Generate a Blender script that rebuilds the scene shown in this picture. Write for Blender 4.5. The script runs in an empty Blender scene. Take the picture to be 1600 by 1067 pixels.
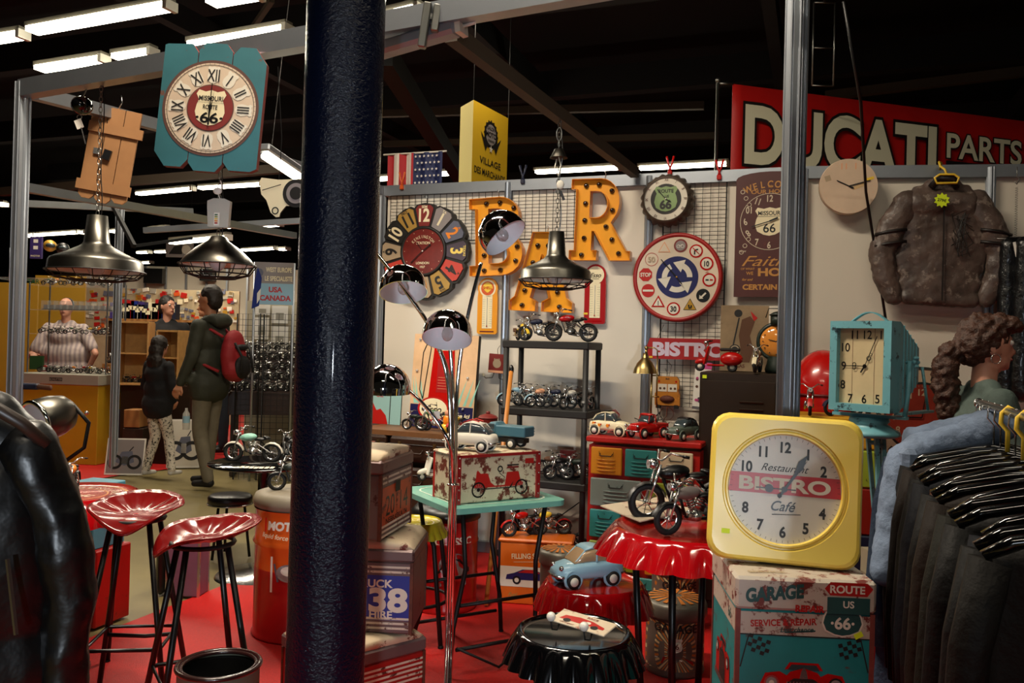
import bpy, math, random
from mathutils import Vector, Matrix, Euler
R=math.radians; PI=math.pi; cos=math.cos; sin=math.sin
SC=bpy.context.scene; COL=SC.collection
rnd=random.Random(7)
# ---------------------------------------------------------------- camera
F=1300.0; ROLL=R(1.5); PIT=R(0.287); CZ=1.38
CAM=Vector((0,0,CZ))
_f=Vector((0,cos(PIT),sin(PIT))); _u0=Vector((0,-sin(PIT),cos(PIT))); _r0=Vector((1,0,0))
_r=_r0*cos(ROLL)+_u0*sin(ROLL); _u=-_r0*sin(ROLL)+_u0*cos(ROLL)
cd=bpy.data.cameras.new('camera'); cam=bpy.data.objects.new('camera',cd); COL.objects.link(cam)
cd.sensor_width=36; cd.lens=F/1600*36; cd.clip_start=.05; cd.clip_end=200
cam.matrix_world=Matrix(((_r.x,_u.x,-_f.x,0),(_r.y,_u.y,-_f.y,0),(_r.z,_u.z,-_f.z,CZ),(0,0,0,1)))
SC.camera=cam
SC.view_settings.view_transform='Standard'; SC.view_settings.look='None'
SC.view_settings.gamma=1; SC.view_settings.use_curve_mapping=False
SC.view_settings.exposure=0.0
# ---------------------------------------------------------------- world: unlit hall, only a trace of bounce
w=bpy.data.worlds.new('world'); SC.world=w; w.use_nodes=True
w.node_tree.nodes['Background'].inputs[0].default_value=(.5,.42,.33,1)
w.node_tree.nodes['Background'].inputs[1].default_value=0.01
SC.cycles.max_bounces=6; SC.cycles.diffuse_bounces=3; SC.cycles.glossy_bounces=4
SC.cycles.transparent_max_bounces=12; SC.cycles.sample_clamp_indirect=4
# ---------------------------------------------------------------- hall lamps overhead (their tubes and housings are built below)
U=Vector((cos(R(-20)),sin(R(-20)),0)); N=Vector((-sin(R(-20)),cos(R(-20)),0))   # along the stand's back wall / into it
LAMPS=[((-.95,2.75,4.3),168,-20),((1.5,1.0,4.3),10,-20),((-.9,-1.4,4.3),35,-20)]
for (x,y,z),e,a in LAMPS:
    l=bpy.data.lights.new('tube_light','AREA'); l.shape='RECTANGLE'; l.size=1.7; l.size_y=.16; l.energy=e; l.color=(1,.86,.68)
    o=bpy.data.objects.new('tube_light',l); COL.objects.link(o); o.location=(x,y,z-.035); o.rotation_euler=(0,0,R(a))
l=bpy.data.lights.new('stand_light','AREA'); l.shape='RECTANGLE'; l.size=1.2; l.size_y=.5; l.energy=22; l.color=(.80,.90,1)   # cool spot bar of the stand opposite
o=bpy.data.objects.new('stand_light',l); COL.objects.link(o); o.location=(-1.2,-4.2,1.25); o.rotation_euler=(R(91),0,R(-8))
l=bpy.data.lights.new('fill_spot','SPOT'); l.energy=620; l.spot_size=R(21); l.spot_blend=.5; l.shadow_soft_size=.12; l.color=(.82,.91,1)   # added cool fill spot from behind the camera, brightens the chrome lamp heads
o=bpy.data.objects.new('fill_spot',l); COL.objects.link(o); o.location=(.25,-4.2,1.15); o.rotation_euler=(R(91),0,R(4.5))
# ---------------------------------------------------------------- placing helpers
def ray(px,py): return _f+_r*((px-800)/F)-_u*((py-533.5)/F)
def at(px,py,d): return CAM+ray(px,py)*d
def gz(px,py,z=0):
    r=ray(px,py); return CAM+r*((z-CZ)/r.z)
def hit(px,py,p0,n):
    r=ray(px,py); return CAM+r*((p0-CAM).dot(n)/r.dot(n))
W0=Vector((1.27,5.0,0))
U2=Vector((.9855,-.1695,0)); N2=Vector((.1695,.9855,0)); W2=W0+U*.435
def onw(px,py,off=0,k=0):
    n=N if k==0 else N2; p=W0 if k==0 else W2
    return hit(px,py,p-n*off,n)
def wrect(x0,y0,x1,y1,off=0,k=0):
    cx,cy=(x0+x1)/2,(y0+y1)/2
    return onw(cx,cy,off,k),(onw(x1,cy,off,k)-onw(x0,cy,off,k)).length,(onw(cx,y1,off,k)-onw(cx,y0,off,k)).length
WA=R(-20); WB=math.atan2(U2.y,U2.x)
# ---------------------------------------------------------------- materials
def lin(c):
    if isinstance(c,str): c=tuple(int(c[i:i+2],16)/255 for i in (0,2,4))
    return tuple((v/12.92 if v<=.04045 else ((v+.055)/1.055)**2.4) for v in c)
MATS={}
def mat(key,col,rough=.5,metal=0,wear=None,bump=0,bscale=60,coat=0,emit=0,alpha=1,trans=0,noise=0,nscale=8,spec=None,wave=None):
    """wear=(colour, scale, amount 0..1) scatters chips/rust; noise varies value a little"""
    m=bpy.data.materials.new(key); m.use_nodes=True; nt=m.node_tree; b=nt.nodes['Principled BSDF']
    c=lin(col); b.inputs['Base Color'].default_value=(*c,1); b.inputs['Roughness'].default_value=rough; b.inputs['Metallic'].default_value=metal
    if coat: b.inputs['Coat Weight'].default_value=coat; b.inputs['Coat Roughness'].default_value=.06
    if spec is not None: b.inputs['Specular IOR Level'].default_value=spec
    if emit: b.inputs['Emission Color'].default_value=(*c,1); b.inputs['Emission Strength'].default_value=emit
    if trans: b.inputs['Transmission Weight'].default_value=trans
    if alpha<1: b.inputs['Alpha'].default_value=alpha
    L=nt.links.new
    if wear or noise or bump or wave:
        tc=nt.nodes.new('ShaderNodeTexCoord'); src=None
        def nz(s,d=6,r=.6):
            n=nt.nodes.new('ShaderNodeTexNoise'); n.inputs['Scale'].default_value=s; n.inputs['Detail'].default_value=d; n.inputs['Roughness'].default_value=r
            L(tc.outputs['Object'],n.inputs['Vector']); return n
        if noise:
            n=nz(nscale); mr=nt.nodes.new('ShaderNodeMapRange'); mr.inputs[1].default_value=.3; mr.inputs[2].default_value=.7
            mr.inputs[3].default_value=1-noise; mr.inputs[4].default_value=1+noise; L(n.outputs[0],mr.inputs[0])
            hv=nt.nodes.new('ShaderNodeHueSaturation'); hv.inputs['Color'].default_value=(*c,1); L(mr.outputs[0],hv.inputs['Value']); src=hv.outputs[0]
        if wear:
            n=nz(wear[1],8,.7); t=.68-.3*wear[2]
            mr=nt.nodes.new('ShaderNodeMapRange'); mr.inputs[1].default_value=t; mr.inputs[2].default_value=t+.05; L(n.outputs[0],mr.inputs[0])
            mx=nt.nodes.new('ShaderNodeMix'); mx.data_type='RGBA'; L(mr.outputs[0],mx.inputs[0])
            if src: L(src,mx.inputs[6])
            else: mx.inputs[6].default_value=(*c,1)
            mx.inputs[7].default_value=(*lin(wear[0]),1); src=mx.outputs[2]
        if wave:
            wv=nt.nodes.new('ShaderNodeTexWave'); wv.inputs['Scale'].default_value=wave[1]; wv.bands_direction=wave[3] if len(wave)>3 else 'X'; wv.inputs['Distortion'].default_value=wave[2] if len(wave)>2 else 4
            L(tc.outputs['Object'],wv.inputs['Vector']); mx=nt.nodes.new('ShaderNodeMix'); mx.data_type='RGBA'; L(wv.outputs[1],mx.inputs[0])
            if src: L(src,mx.inputs[6])
            else: mx.inputs[6].default_value=(*c,1)
            mx.inputs[7].default_value=(*lin(wave[0]),1); src=mx.outputs[2]
        if src: L(src,b.inputs['Base Color'])
        if bump:
            n=nz(bscale,3); bp=nt.nodes.new('ShaderNodeBump'); bp.inputs['Strength'].default_value=bump; bp.inputs['Distance'].default_value=.01
            L(n.outputs[0],bp.inputs['Height']); L(bp.outputs[0],b.inputs['Normal'])
    MATS[key]=m; return key
RUST='5a2a18'
mat('blk','0a0a0b',.35); mat('blk_gloss','050506',.12,coat=.6); mat('blk_matte','0b0b0c',.8); mat('dark','1a1714',.5)
mat('white','e8e4da',.55); mat('cream','e6d9b4',.5); mat('offwhite','d9d2c2',.7); mat('paper','eae6dc',.8)
mat('red','b3100c',.25,coat=.4); mat('red_gloss','a50810',.12,coat=1,noise=.12); mat('red_dk','5c0c0c',.45); mat('redpaint','b01a14',.4,wear=(RUST,30,.15))
mat('orange','e8841a',.3); mat('orange_dk','c8521a',.45); mat('yellow','e8c23a',.35); mat('yellow_p','f0d25a',.3,coat=.5); mat('ylw_neon','d8f020',.6)
mat('green','2f5a34',.4); mat('green_dk','15231a',.45); mat('olive','4a4a30',.6); mat('lime','8a9a28',.4,wear=('2a2a12',25,.25))
mat('blue','1d2f7c',.4); mat('navy','131a33',.5); mat('blue_l','8fb6c8',.35,coat=.3); mat('teal','2f8f8c',.4,wear=(RUST,22,.2)); mat('turq','55b3b5',.4,wear=('6b4a35',30,.12),noise=.08)
mat('turq2','6ba7b2',.4,wear=('1f3038',20,.34),noise=.06); mat('mint','8fc6b4',.4,noise=.1); mat('greyblue','8aa0a0',.45,wear=('3a3a32',22,.2))
mat('chrome','f2f2f2',.05,1); mat('chrome_r','c8c8c8',.22,1); mat('steel','8d8d88',.35,1); mat('alu','a6acb4',.38,.85,noise=.05); mat('alu_cable','9aa2aa',.45,.5)
mat('brass','a08a5a',.32,1,noise=.2); mat('pewter','6d6a62',.33,1,noise=.15,nscale=5); mat('iron','1c1b1a',.5,.4); mat('silver','d0d0cc',.2,.9)
mat('gold','c89a3a',.35,.4); mat('tyre','0c0c0c',.7); mat('glass','c8d8e0',.05,trans=1); mat('glassclr','dfe8e8',.03,alpha=.14,spec=.8)
mat('rust',RUST,.7,noise=.4,nscale=40); mat('rustcream','cfc0a0',.6,wear=('6a2c1c',19,.58),noise=.1); mat('rustwhite','cfc4b0',.6,wear=('5a2a1e',14,.45)); mat('wood','a8743e',.6,noise=.2,nscale=12,wave=('8a5a2c',3,6))
mat('wood_dk','2c1c10',.5,noise=.2,nscale=20); mat('wood_l','c89a5a',.6,noise=.12,nscale=14); mat('ply','94683e',.7,noise=.08,nscale=10); mat('skin','c98a68',.55); mat('skin_d','b07858',.55)
mat('hair','1c120c',.6,noise=.3,nscale=60); mat('hair_b','3e2214',.55,noise=.45,nscale=50,bump=.6,bscale=120); mat('pink','c84a8a',.6); mat('purple','3a2a6a',.5)
mat('bulb','e8e8e8',.1,trans=.6); mat('lampwhite','eef2f8',.5); mat('brownfab','5a3a26',.8); mat('tanb','c9a877',.7); mat('peach','e0a27a',.6)
mat('tubeglow',(1,.97,.86),.5,emit=14); mat('lamphouse','7a7468',.5); mat('shade_in','cfcabc',.5)
mat('lp_red','7a2420',.5,noise=.1)
mat('lp_grey','8a8280',.45)
mat('lp_slate','5f6272',.5)
mat('lp_mauve','4a3f4c',.5)
mat('lp_must','a8843c',.5,noise=.1)
mat('lp_tan','a89478',.5)
mat('lp_scar','c03a2c',.45)
mat('face_red','6e1c16',.4,noise=.35,nscale=9)
mat('marq','e08a12',.32,coat=.3,noise=.1,nscale=6,wear=('7a3a10',18,.1))
mat('marq_in','e39a1e',.35,noise=.08,nscale=5)
mat('dk_bulb','1a0f0a',.08,coat=1)
mat('th_y','e29420',.35,coat=.3)
mat('th_r','a0141a',.3,coat=.4)
mat('capmetal','5c5046',.45,.5,wear=('3a2a20',20,.3))
mat('sign_green','7f9a64',.5,noise=.12)
mat('tin_cream','d8c8b2',.3,noise=.08,coat=.3,wear=('a8604a',9,.12))
mat('sign_blue','20245a',.35)
mat('tin_red','a02a22',.3,coat=.4)
mat('board_brown','4a1c18',.5,noise=.12,nscale=5,wear=('7a3020',7,.2))
mat('let_gold','b8803a',.55)
mat('let_cream','c8b8a0',.6)
mat('bist_red','a01818',.4,coat=.2)
mat('bist_w','c8b8c8',.5)
mat('bus','b8741e',.45,wear=(RUST,18,.3))
mat('beige','cdb49a',.55,noise=.1,nscale=5)
mat('jkt','54453e',.45,noise=.5,nscale=7,bump=.5,bscale=22,wear=('7c6e64',16,.4))
mat('jkt_dk','1c1614',.45)
mat('blk_leather','0a0a0c',.32,bump=.5,bscale=40,coat=.2)
mat('ban_red','b8100c',.55,noise=.05)
mat('ban_cream','e6e2c4',.6)
mat('ban_blk','120a08',.6)
mat('vm_y','d2a818',.6)
mat('vm_side','d8c878',.6)
mat('flag_r','a81a22',.7)
mat('flag_w','d8d0c4',.7)
mat('flag_b','16204a',.7)
mat('glassdark','3a4448',.08,coat=.6)
mat('seat_red','6e0c0c',.17,spec=.45,noise=.1)
mat('tr_teal','1f8487',.42,wear=('5a2e22',12,.22),noise=.1)
mat('tr_lid','b9aea0',.5,wear=('6e2a20',20,.5))
mat('tr_rust','7a3a30',.6,noise=.3,nscale=20)
mat('tr_top','3e8a80',.4,wear=('6a3028',7,.4))
mat('garage_g','1f4a48',.5)
mat('ck_face','cfc8ba',.35,noise=.05,wear=('8a7f72',24,.14))
mat('ck_red','b8262a',.35)
mat('clockglass','f0f0f0',.02,alpha=.015,spec=.5)
mat('red_top','b01c14',.16,coat=.6)
mat('tin_paper','cfbfa6',.4,wear=('9a6a58',9,.35))
mat('porc','e0ddd4',.1,coat=.5)
mat('tanwin','a88a68',.15,coat=.6)
mat('bin_grey','6f6a5e',.4,.3,noise=.15,nscale=12,wear=('8a5a40',9,.15))
mat('ray_o','c8762e',.5)
mat('ray_c','d8c08a',.5)
mat('fs_or','d06414',.3,coat=.3)
mat('navycar','1c1c58',.4)
mat('plankface','c6b48c',.5,noise=.12,nscale=6)
mat('dr_or','d08418',.4,wear=('4a2c14',22,.2))
mat('dr_cream','d6c4a4',.45,wear=('5a2e1c',22,.22))
mat('dr_gr','83928c',.45,wear=('22241f',22,.2))
mat('dr_teal','2f8480',.4,wear=('22302c',20,.2))
mat('green2cv','59665c',.35,coat=.4)
mat('lockm','2e2116',.42,.3,noise=.15)
mat('canv','8a7458',.8,noise=.25,nscale=7,wear=('5a3a2a',6,.2))
mat('or_face','d88a3a',.12,coat=1)
mat('blkplas','1c1b1a',.55)
mat('handlewood','c07a34',.4)
mat('case_br','2e1c12',.4,noise=.25,nscale=10,bump=.2,bscale=60)
mat('sb_top','6e4a2c',.5,noise=.2,nscale=9)
mat('es_tan','d6b088',.4,noise=.12,wear=('a87850',5,.15))
mat('es_navy','1c1a48',.4)
mat('sign_teal','8fb6b4',.5)
mat('tab_mint','6fb3a4',.35,wear=('5a3a28',20,.14),noise=.08,coat=.3)
mat('tab_line','cfe0d0',.4)
mat('rededge','8c1418',.35,coat=.4)
mat('pick','3f6a78',.4)
mat('clearpl','dcdad2',.25,alpha=.55)
mat('cl_teal','2c6670',.5,noise=.12,nscale=6,wear=('6a4030',14,.2))
mat('cl_edge','7a2a26',.5,noise=.2)
mat('cl_cream','cdb9a2',.5,noise=.08,wear=('b0704a',7,.2))
mat('cl_ring','5a3c34',.5)
mat('tin_or','b8481c',.4,wear=('4a1e16',12,.25),noise=.1)
mat('tin_pl','6e5a58',.4,.3,wear=('4a2420',12,.3))
mat('tin_blue','20308a',.4,wear=('6a3a36',9,.2))
mat('tin_red','9a1c18',.4,wear=('5a2018',12,.2))
mat('pad_tex','c8b496',.65,wear=('6a2e1e',15,.4),noise=.1)
mat('cap_y','c8b82a',.25,coat=.5,noise=.08)
mat('drum_r','a81414',.3,coat=.4,noise=.06)
mat('redprint','b03a2e',.25,coat=.4,noise=.08)
mat('drum_o','d0581a',.25,coat=.5)
mat('cush','7e7462',.5,noise=.15)
mat('lilac','7a5068',.4,noise=.1,nscale=8)
mat('bin_body','5a5a4a',.5)
mat('rimb','2a1210',.25,coat=.5)
mat('beer_b','4f9ab2',.45,noise=.08)
mat('lenswhite','a9b0b2',.35)
mat('cs_navy','0f1830',.4)
mat('cs_red','7e1a0e',.35,wear=('2a120c',20,.15))
mat('cs_yel','b8881a',.4,wear=('4a3412',16,.15))
mat('gare_c','b09a80',.45,noise=.08)
mat('gare_r','7a2a1e',.35,noise=.35,nscale=4)
mat('bx1','9a8f78',.7)
mat('bx2','7a6a58',.7)
mat('bx3','7a3430',.6,noise=.1)
mat('g_blk','060607',.6,spec=.15,bump=.4,bscale=35)
mat('g_brn','170f0a',.65,spec=.15,bump=.4,bscale=35,noise=.2)
mat('g_dk','0e0c0a',.65,spec=.15,bump=.5,bscale=35,noise=.2)
mat('g_navy','0a0d14',.7,spec=.15,bump=.4,bscale=35)
mat('g_tan','3a1e0e',.6,spec=.15,bump=.5,bscale=35,noise=.2)
mat('g_denim','3e4c62',.85,spec=.15,bump=.5,bscale=60,noise=.3,nscale=14)
mat('g_olive','12120d',.7,spec=.15,bump=.5,bscale=35,noise=.2)
mat('dn2','6f7f98',.85,bump=.4,bscale=60,noise=.3,nscale=16)
mat('lea','030304',.36,bump=.22,bscale=20)
mat('lea_p','2e211a',.4)
mat('eyew','d8d4cc',.2)
mat('eyed','1a100c',.2)
mat('lip','8a4a40',.5)
mat('denimgreen','4a5852',.8,noise=.2,nscale=10,bump=.3,bscale=60)
mat('jeans_d','1c2430',.8)
mat('parka','2c2e22',.75,noise=.15,bump=.2,bscale=40)
mat('jeans_g','6a6250',.8,noise=.15)
mat('shoe_d','0e0b0a',.6)
mat('shoe_w','c8c4bc',.6)
mat('shirt_s','b4a49c',.8,wave=('8a7c80',7,.0,'Y'))
mat('coat_b','0b0a0e',.85,noise=.3)
mat('leopard','d0c6b4',.8,wear=('1a1614',46,.52))
mat('shirt_w','c8bfae',.8)
mat('skin_p','c89078',.5,noise=.05)
mat('bp_red','8e121a',.7,bump=.2,bscale=60)
mat('bp_blk','0c0b0d',.7)
mat('mustard','b8901c',.5,noise=.05)
mat('mustard_w','9a7416',.6)
mat('greyw','9c988a',.6)
mat('nbwall','b0a68e',.7)
mat('whitep','c9c1ae',.7)
mat('cardbg','a89878',.7,noise=.1)
# ---------------------------------------------------------------- mesh accumulator
_tx={}
def glyphs(s,bold,shear,space):
    k=(s,bold,shear,space)
    if k not in _tx:
        c=bpy.data.curves.new('t','FONT'); c.body=s; c.size=1; c.offset=bold; c.shear=shear; c.resolution_u=5; c.space_character=space; c.align_x='CENTER'
        o=bpy.data.objects.new('t',c); COL.objects.link(o); me=bpy.data.meshes.new_from_object(o)
        _tx[k]=([(v.co.x,v.co.y) for v in me.vertices],[tuple(p.vertices) for p in me.polygons])
        bpy.data.objects.remove(o); bpy.data.curves.remove(c); bpy.data.meshes.remove(me)
    return _tx[k]
def fill2d(loops):
    c=bpy.data.curves.new('t','CURVE'); c.dimensions='2D'; c.fill_mode='BOTH'
    for lp in loops:
        s=c.splines.new('POLY'); s.points.add(len(lp)-1); s.use_cyclic_u=True
        for i,(x,z) in enumerate(lp): s.points[i].co=(x,z,0,1)
    o=bpy.data.objects.new('t',c); COL.objects.link(o); me=bpy.data.meshes.new_from_object(o)
    r=([(v.co.x,v.co.y) for v in me.vertices],[tuple(p.vertices) for p in me.polygons])
    bpy.data.objects.remove(o); bpy.data.curves.remove(c); bpy.data.meshes.remove(me); return r
def circle(r,n=32,cx=0,cz=0,a0=0,a1=2*PI,ex=1):
    full=abs(a1-a0-2*PI)<1e-6; k=n if full else n+1
    return [(cx+r*ex*cos(a0+(a1-a0)*i/n),cz+r*sin(a0+(a1-a0)*i/n)) for i in range(k)]
def rrect(w,h,r,n=5,cx=0,cz=0):
    o=[]
    for sx,sz,a in ((1,1,0),(-1,1,90),(-1,-1,180),(1,-1,270)):
        for i in range(n+1):
            t=R(a+90*i/n); o.append((cx+sx*(w/2-r)+r*cos(t),cz+sz*(h/2-r)+r*sin(t)))
    return o
class Mx:
    def __init__(s,T=None): s.v=[]; s.f=[]; s.m=[]; s.sm=[]; s.T=T or Matrix(); s.warp=None; s.ms=[]
    def mi(s,k):
        if k not in s.ms: s.ms.append(k)
        return s.ms.index(k)
    def add(s,vs,fs,k,sm=False):
        b=len(s.v); i=s.mi(k)
        for v in vs:
            v=Vector(v)
            if s.warp: v=Vector(s.warp(v))
            s.v.append(s.T@v)
        for f in fs: s.f.append(tuple(b+j for j in f)); s.m.append(i); s.sm.append(sm)
        return s
    def box(s,c,d,k,rot=None,bev=0):
        M=Matrix.Translation(Vector(c))@(Euler(rot).to_matrix().to_4x4() if rot else Matrix())
        x,y,z=d[0]/2,d[1]/2,d[2]/2
        if bev:
            b=min(bev,x*.99,y*.99,z*.99); vs=[];fs=[]
            P=[(a,bb,cc) for a in (-1,1) for bb in (-1,1) for cc in (-1,1)]
            for (a,bb,cc) in P:
                vs+=[(a*x,bb*(y-b),cc*(z-b)),(a*(x-b),bb*y,cc*(z-b)),(a*(x-b),bb*(y-b),cc*z)]
            ix={p:i*3 for i,p in enumerate(P)}
            for a in (-1,1):
                fs.append([ix[(a,q,r_)] for q,r_ in ((-1,-1),(1,-1),(1,1),(-1,1))][::a])
                fs.append([ix[(q,a,r_)]+1 for q,r_ in ((-1,-1),(1,-1),(1,1),(-1,1))][::-a])
                fs.append([ix[(q,r_,a)]+2 for q,r_ in ((-1,-1),(1,-1),(1,1),(-1,1))][::a])
            for a in (-1,1):
                for c2 in (-1,1):
                    fs.append((ix[(a,c2,-1)],ix[(a,c2,1)],ix[(a,c2,1)]+1,ix[(a,c2,-1)]+1))
                    fs.append((ix[(a,-1,c2)],ix[(a,1,c2)],ix[(a,1,c2)]+2,ix[(a,-1,c2)]+2))
                    fs.append((ix[(-1,a,c2)]+1,ix[(1,a,c2)]+1,ix[(1,a,c2)]+2,ix[(-1,a,c2)]+2))
            for p in P: fs.append((ix[p],ix[p]+1,ix[p]+2))
            s.add([M@Vector(v) for v in vs],fs,k); return s
        vs=[(-x,-y,-z),(x,-y,-z),(x,y,-z),(-x,y,-z),(-x,-y,z),(x,-y,z),(x,y,z),(-x,y,z)]
        s.add([M@Vector(v) for v in vs],[(0,3,2,1),(4,5,6,7),(0,1,5,4),(1,2,6,5),(2,3,7,6),(3,0,4,7)],k); return s
    def tube(s,pts,r,k,n=8,closed=False,caps=True,r1=None):
        pts=[Vector(p) for p in pts]; m=len(pts); vs=[]; fs=[]; prev=None
        for i,p in enumerate(pts):
            if closed: t=pts[(i+1)%m]-pts[i-1]
            else: t=pts[min(i+1,m-1)]-pts[max(i-1,0)]
            t=t.normalized() if t.length>1e-9 else Vector((0,0,1))
            if prev is None:
                a=Vector((0,0,1)) if abs(t.z)<.9 else Vector((1,0,0)); x=t.cross(a).normalized()
            else:
                x=(prev-t*prev.dot(t)); x=x.normalized() if x.length>1e-6 else t.orthogonal().normalized()
            prev=x; y=t.cross(x); rr=r if r1 is None else r+(r1-r)*i/(m-1)
            for j in range(n):
                a=2*PI*j/n; vs.append(p+(x*cos(a)+y*sin(a))*rr)
        for i in range(m if closed else m-1):
            for j in range(n):
                a=i*n+j; b=i*n+(j+1)%n; c=((i+1)%m)*n+(j+1)%n; d=((i+1)%m)*n+j; fs.append((a,b,c,d))
        if caps and not closed: fs+= [tuple(range(n))[::-1],tuple((m-1)*n+j for j in range(n))]
        s.add(vs,fs,k,n>5); return s
    def cyl(s,a,b,r,k,r1=None,n=16): return s.tube([a,b],r,k,n,r1=r1)
    def lathe(s,prof,k,n=32,c=(0,0,0),rot=None,fl=None,ks=None):
        """profile [(r,z)]; fl=(count, [amp per profile point]) flutes the radius"""
        M=Matrix.Translation(Vector(c))@(Euler(rot).to_matrix().to_4x4() if rot else Matrix()); vs=[];fs=[];m=len(prof)
        for i,(r,z) in enumerate(prof):
            for j in range(n):
                a=2*PI*j/n; rr=r
                if fl: rr=r+fl[1][i]*abs(cos(fl[0]*a/2))
                vs.append(M@Vector((rr*cos(a),rr*sin(a),z)))
        for i in range(m-1):
            for j in range(n): fs.append((i*n+j,i*n+(j+1)%n,(i+1)*n+(j+1)%n,(i+1)*n+j))
        if prof[0][0]>1e-5: pass
        s.add(vs,fs,k,True); return s
    def disc(s,r,z,k,n=32,c=(0,0,0)): s.add([(c[0]+r*cos(2*PI*j/n),c[1]+r*sin(2*PI*j/n),c[2]+z) for j in range(n)],[tuple(range(n))],k); return s
    def sph(s,c,r,k,n=12,rot=None):
        if not hasattr(r,'__len__'): r=(r,r,r)
        M=Matrix.Translation(Vector(c))@(Euler(rot).to_matrix().to_4x4() if rot else Matrix()); vs=[];fs=[];h=max(4,n//2+1)
        for i in range(h+1):
            p=PI*i/h
            for j in range(n):
                a=2*PI*j/n; vs.append(M@Vector((r[0]*sin(p)*cos(a),r[1]*sin(p)*sin(a),r[2]*cos(p))))
        for i in range(h):
            for j in range(n): fs.append((i*n+j,(i+1)*n+j,(i+1)*n+(j+1)%n,i*n+(j+1)%n))
        s.add(vs,fs,k,True); return s
    def torus(s,c,R0,r,k,n=28,m=8,rot=None,sc=(1,1)):
        M=Matrix.Translation(Vector(c))@(Euler(rot).to_matrix().to_4x4() if rot else Matrix())
        s.tube([M@Vector((R0*sc[0]*cos(2*PI*i/n),R0*sc[1]*sin(2*PI*i/n),0)) for i in range(n)],r,k,m,closed=True); return s
    # flat artwork in the XZ plane, facing -Y
    def poly(s,pts,y,k): s.add([(x,y,z) for x,z in pts],[tuple(range(len(pts)))],k); return s
    def rect(s,cx,cz,w_,h,y,k,rot=0):
        c,q=cos(rot),sin(rot); s.poly([(cx+a*w_/2*c-b*h/2*q,cz+a*w_/2*q+b*h/2*c) for a,b in ((-1,-1),(1,-1),(1,1),(-1,1))],y,k); return s
    def circ(s,cx,cz,r,y,k,n=32,ex=1): s.poly(circle(r,n,cx,cz,ex=ex),y,k); return s
    def ring(s,cx,cz,r0,r1,y,k,n=40,a0=0,a1=2*PI):
        vs=[];fs=[]
        for i in range(n+1):
            a=a0+(a1-a0)*i/n
            vs+=[(cx+r0*cos(a),y,cz+r0*sin(a)),(cx+r1*cos(a),y,cz+r1*sin(a))]
        for i in range(n): fs.append((2*i,2*i+1,2*i+3,2*i+2))
        s.add(vs,fs,k); return s
    def fill(s,loops,y,k):
        v,f=fill2d(loops); s.add([(a,y,b) for a,b in v],f,k); return s
    def slab(s,pts,y0,y1,k,ks=None):
        """outline in XZ pulled from y0 (front) to y1 (back)"""
        n=len(pts); s.add([(x,y0,z) for x,z in pts],[tuple(range(n))],k); s.add([(x,y1,z) for x,z in pts],[tuple(range(n))[::-1]],ks or k)
        s.add([(x,y0,z) for x,z in pts]+[(x,y1,z) for x,z in pts],[(i,(i+1)%n,n+(i+1)%n,n+i) for i in range(n)],ks or k); return s
    def line(s,a,b,w_,y,k):
        d=Vector((b[0]-a[0],b[1]-a[1])); L=d.length or 1e-6; q=(-d.y/L*w_/2,d.x/L*w_/2)
        s.poly([(a[0]+q[0],a[1]+q[1]),(a[0]-q[0],a[1]-q[1]),(b[0]-q[0],b[1]-q[1]),(b[0]+q[0],b[1]+q[1])],y,k); return s
    def text(s,t,cx,cz,h,y,k,rot=0,bold=.02,shear=0,w_=None,sx=1,space=1,out=None):
        """centred lettering; h is the capital height; w_ squeezes to a width"""
        v,f=glyphs(t,bold,shear,space); S=h/.73
        x0=min(a for a,b in v); x1=max(a for a,b in v)
        if w_: sx=w_/((x1-x0)*S)
        mx=(x0+x1)/2; c,q=cos(rot),sin(rot); o=[]
        if out: s.text(t,cx,cz,h,y+.002,out[0],rot,out[1],shear,None,sx,space)
        for a,b in v:
            a=(a-mx)*S*sx; b=b*S-h/2; o.append((cx+a*c-b*q,y,cz+a*q+b*c))
        s.add(o,f,k); return s
    def arc(s,t,cx,cz,r,h,y,k,mid=90,step=None,bold=.02,up=True,sx=1):
        st=step or math.degrees(h*.95*sx/r); n=len(t)
        for i,ch in enumerate(t):
            if ch==' ': continue
            a=R(mid+(-1 if up else 1)*(i-(n-1)/2)*st); s.text(ch,cx+r*cos(a),cz+r*sin(a),h,y,k,rot=a-PI/2 if up else a+PI/2,bold=bold,sx=sx)
        return s
    def build(s,name,parent=None,loc=None,rz=0,rot=None,shade=None):
        me=bpy.data.meshes.new(name); me.from_pydata(s.v,[],s.f)
        for k in s.ms: me.materials.append(MATS[k])
        me.polygons.foreach_set('material_index',s.m); me.polygons.foreach_set('use_smooth',s.sm); me.update()
        o=bpy.data.objects.new(name,me); COL.objects.link(o)
        if parent: o.parent=parent
        if loc is not None: o.location=loc
        o.rotation_euler=rot if rot else (0,0,rz)
        return o
def tag(o,label,cat,group=None,kind=None):
    if label: o['label']=label
    if cat: o['category']=cat
    if group: o['group']=group
    if kind: o['kind']=kind
    return o
def thing(name,label,cat,loc=(0,0,0),rz=0,group=None,rot=None):
    o=bpy.data.objects.new(name,None); o.empty_display_size=.05; COL.objects.link(o); o.location=loc; o.rotation_euler=rot if rot else (0,0,rz); return tag(o,label,cat,group)
def struct(name,m,label=None,loc=None,rz=0):
    o=m.build(name,None,loc,rz); o['kind']='structure'
    if label: o['label']=label
    return o
def dup(o,loc,rz=None,label=None,group=None,parent=None,sc=None):
    kids=[c for c in COL.objects if c.parent==o] if o.get('_kids') is None else [bpy.data.objects[n] for n in o['_kids']]
    c=o.copy(); COL.objects.link(c); c.parent=parent
    if loc is not None: c.location=loc
    if rz is not None: c.rotation_euler=(0,0,rz)
    if sc is not None: c.scale=(sc,sc,sc)
    if label: c['label']=label
    if group: c['group']=group
    for ch in kids: dup(ch,None,parent=c)
    return c
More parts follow.
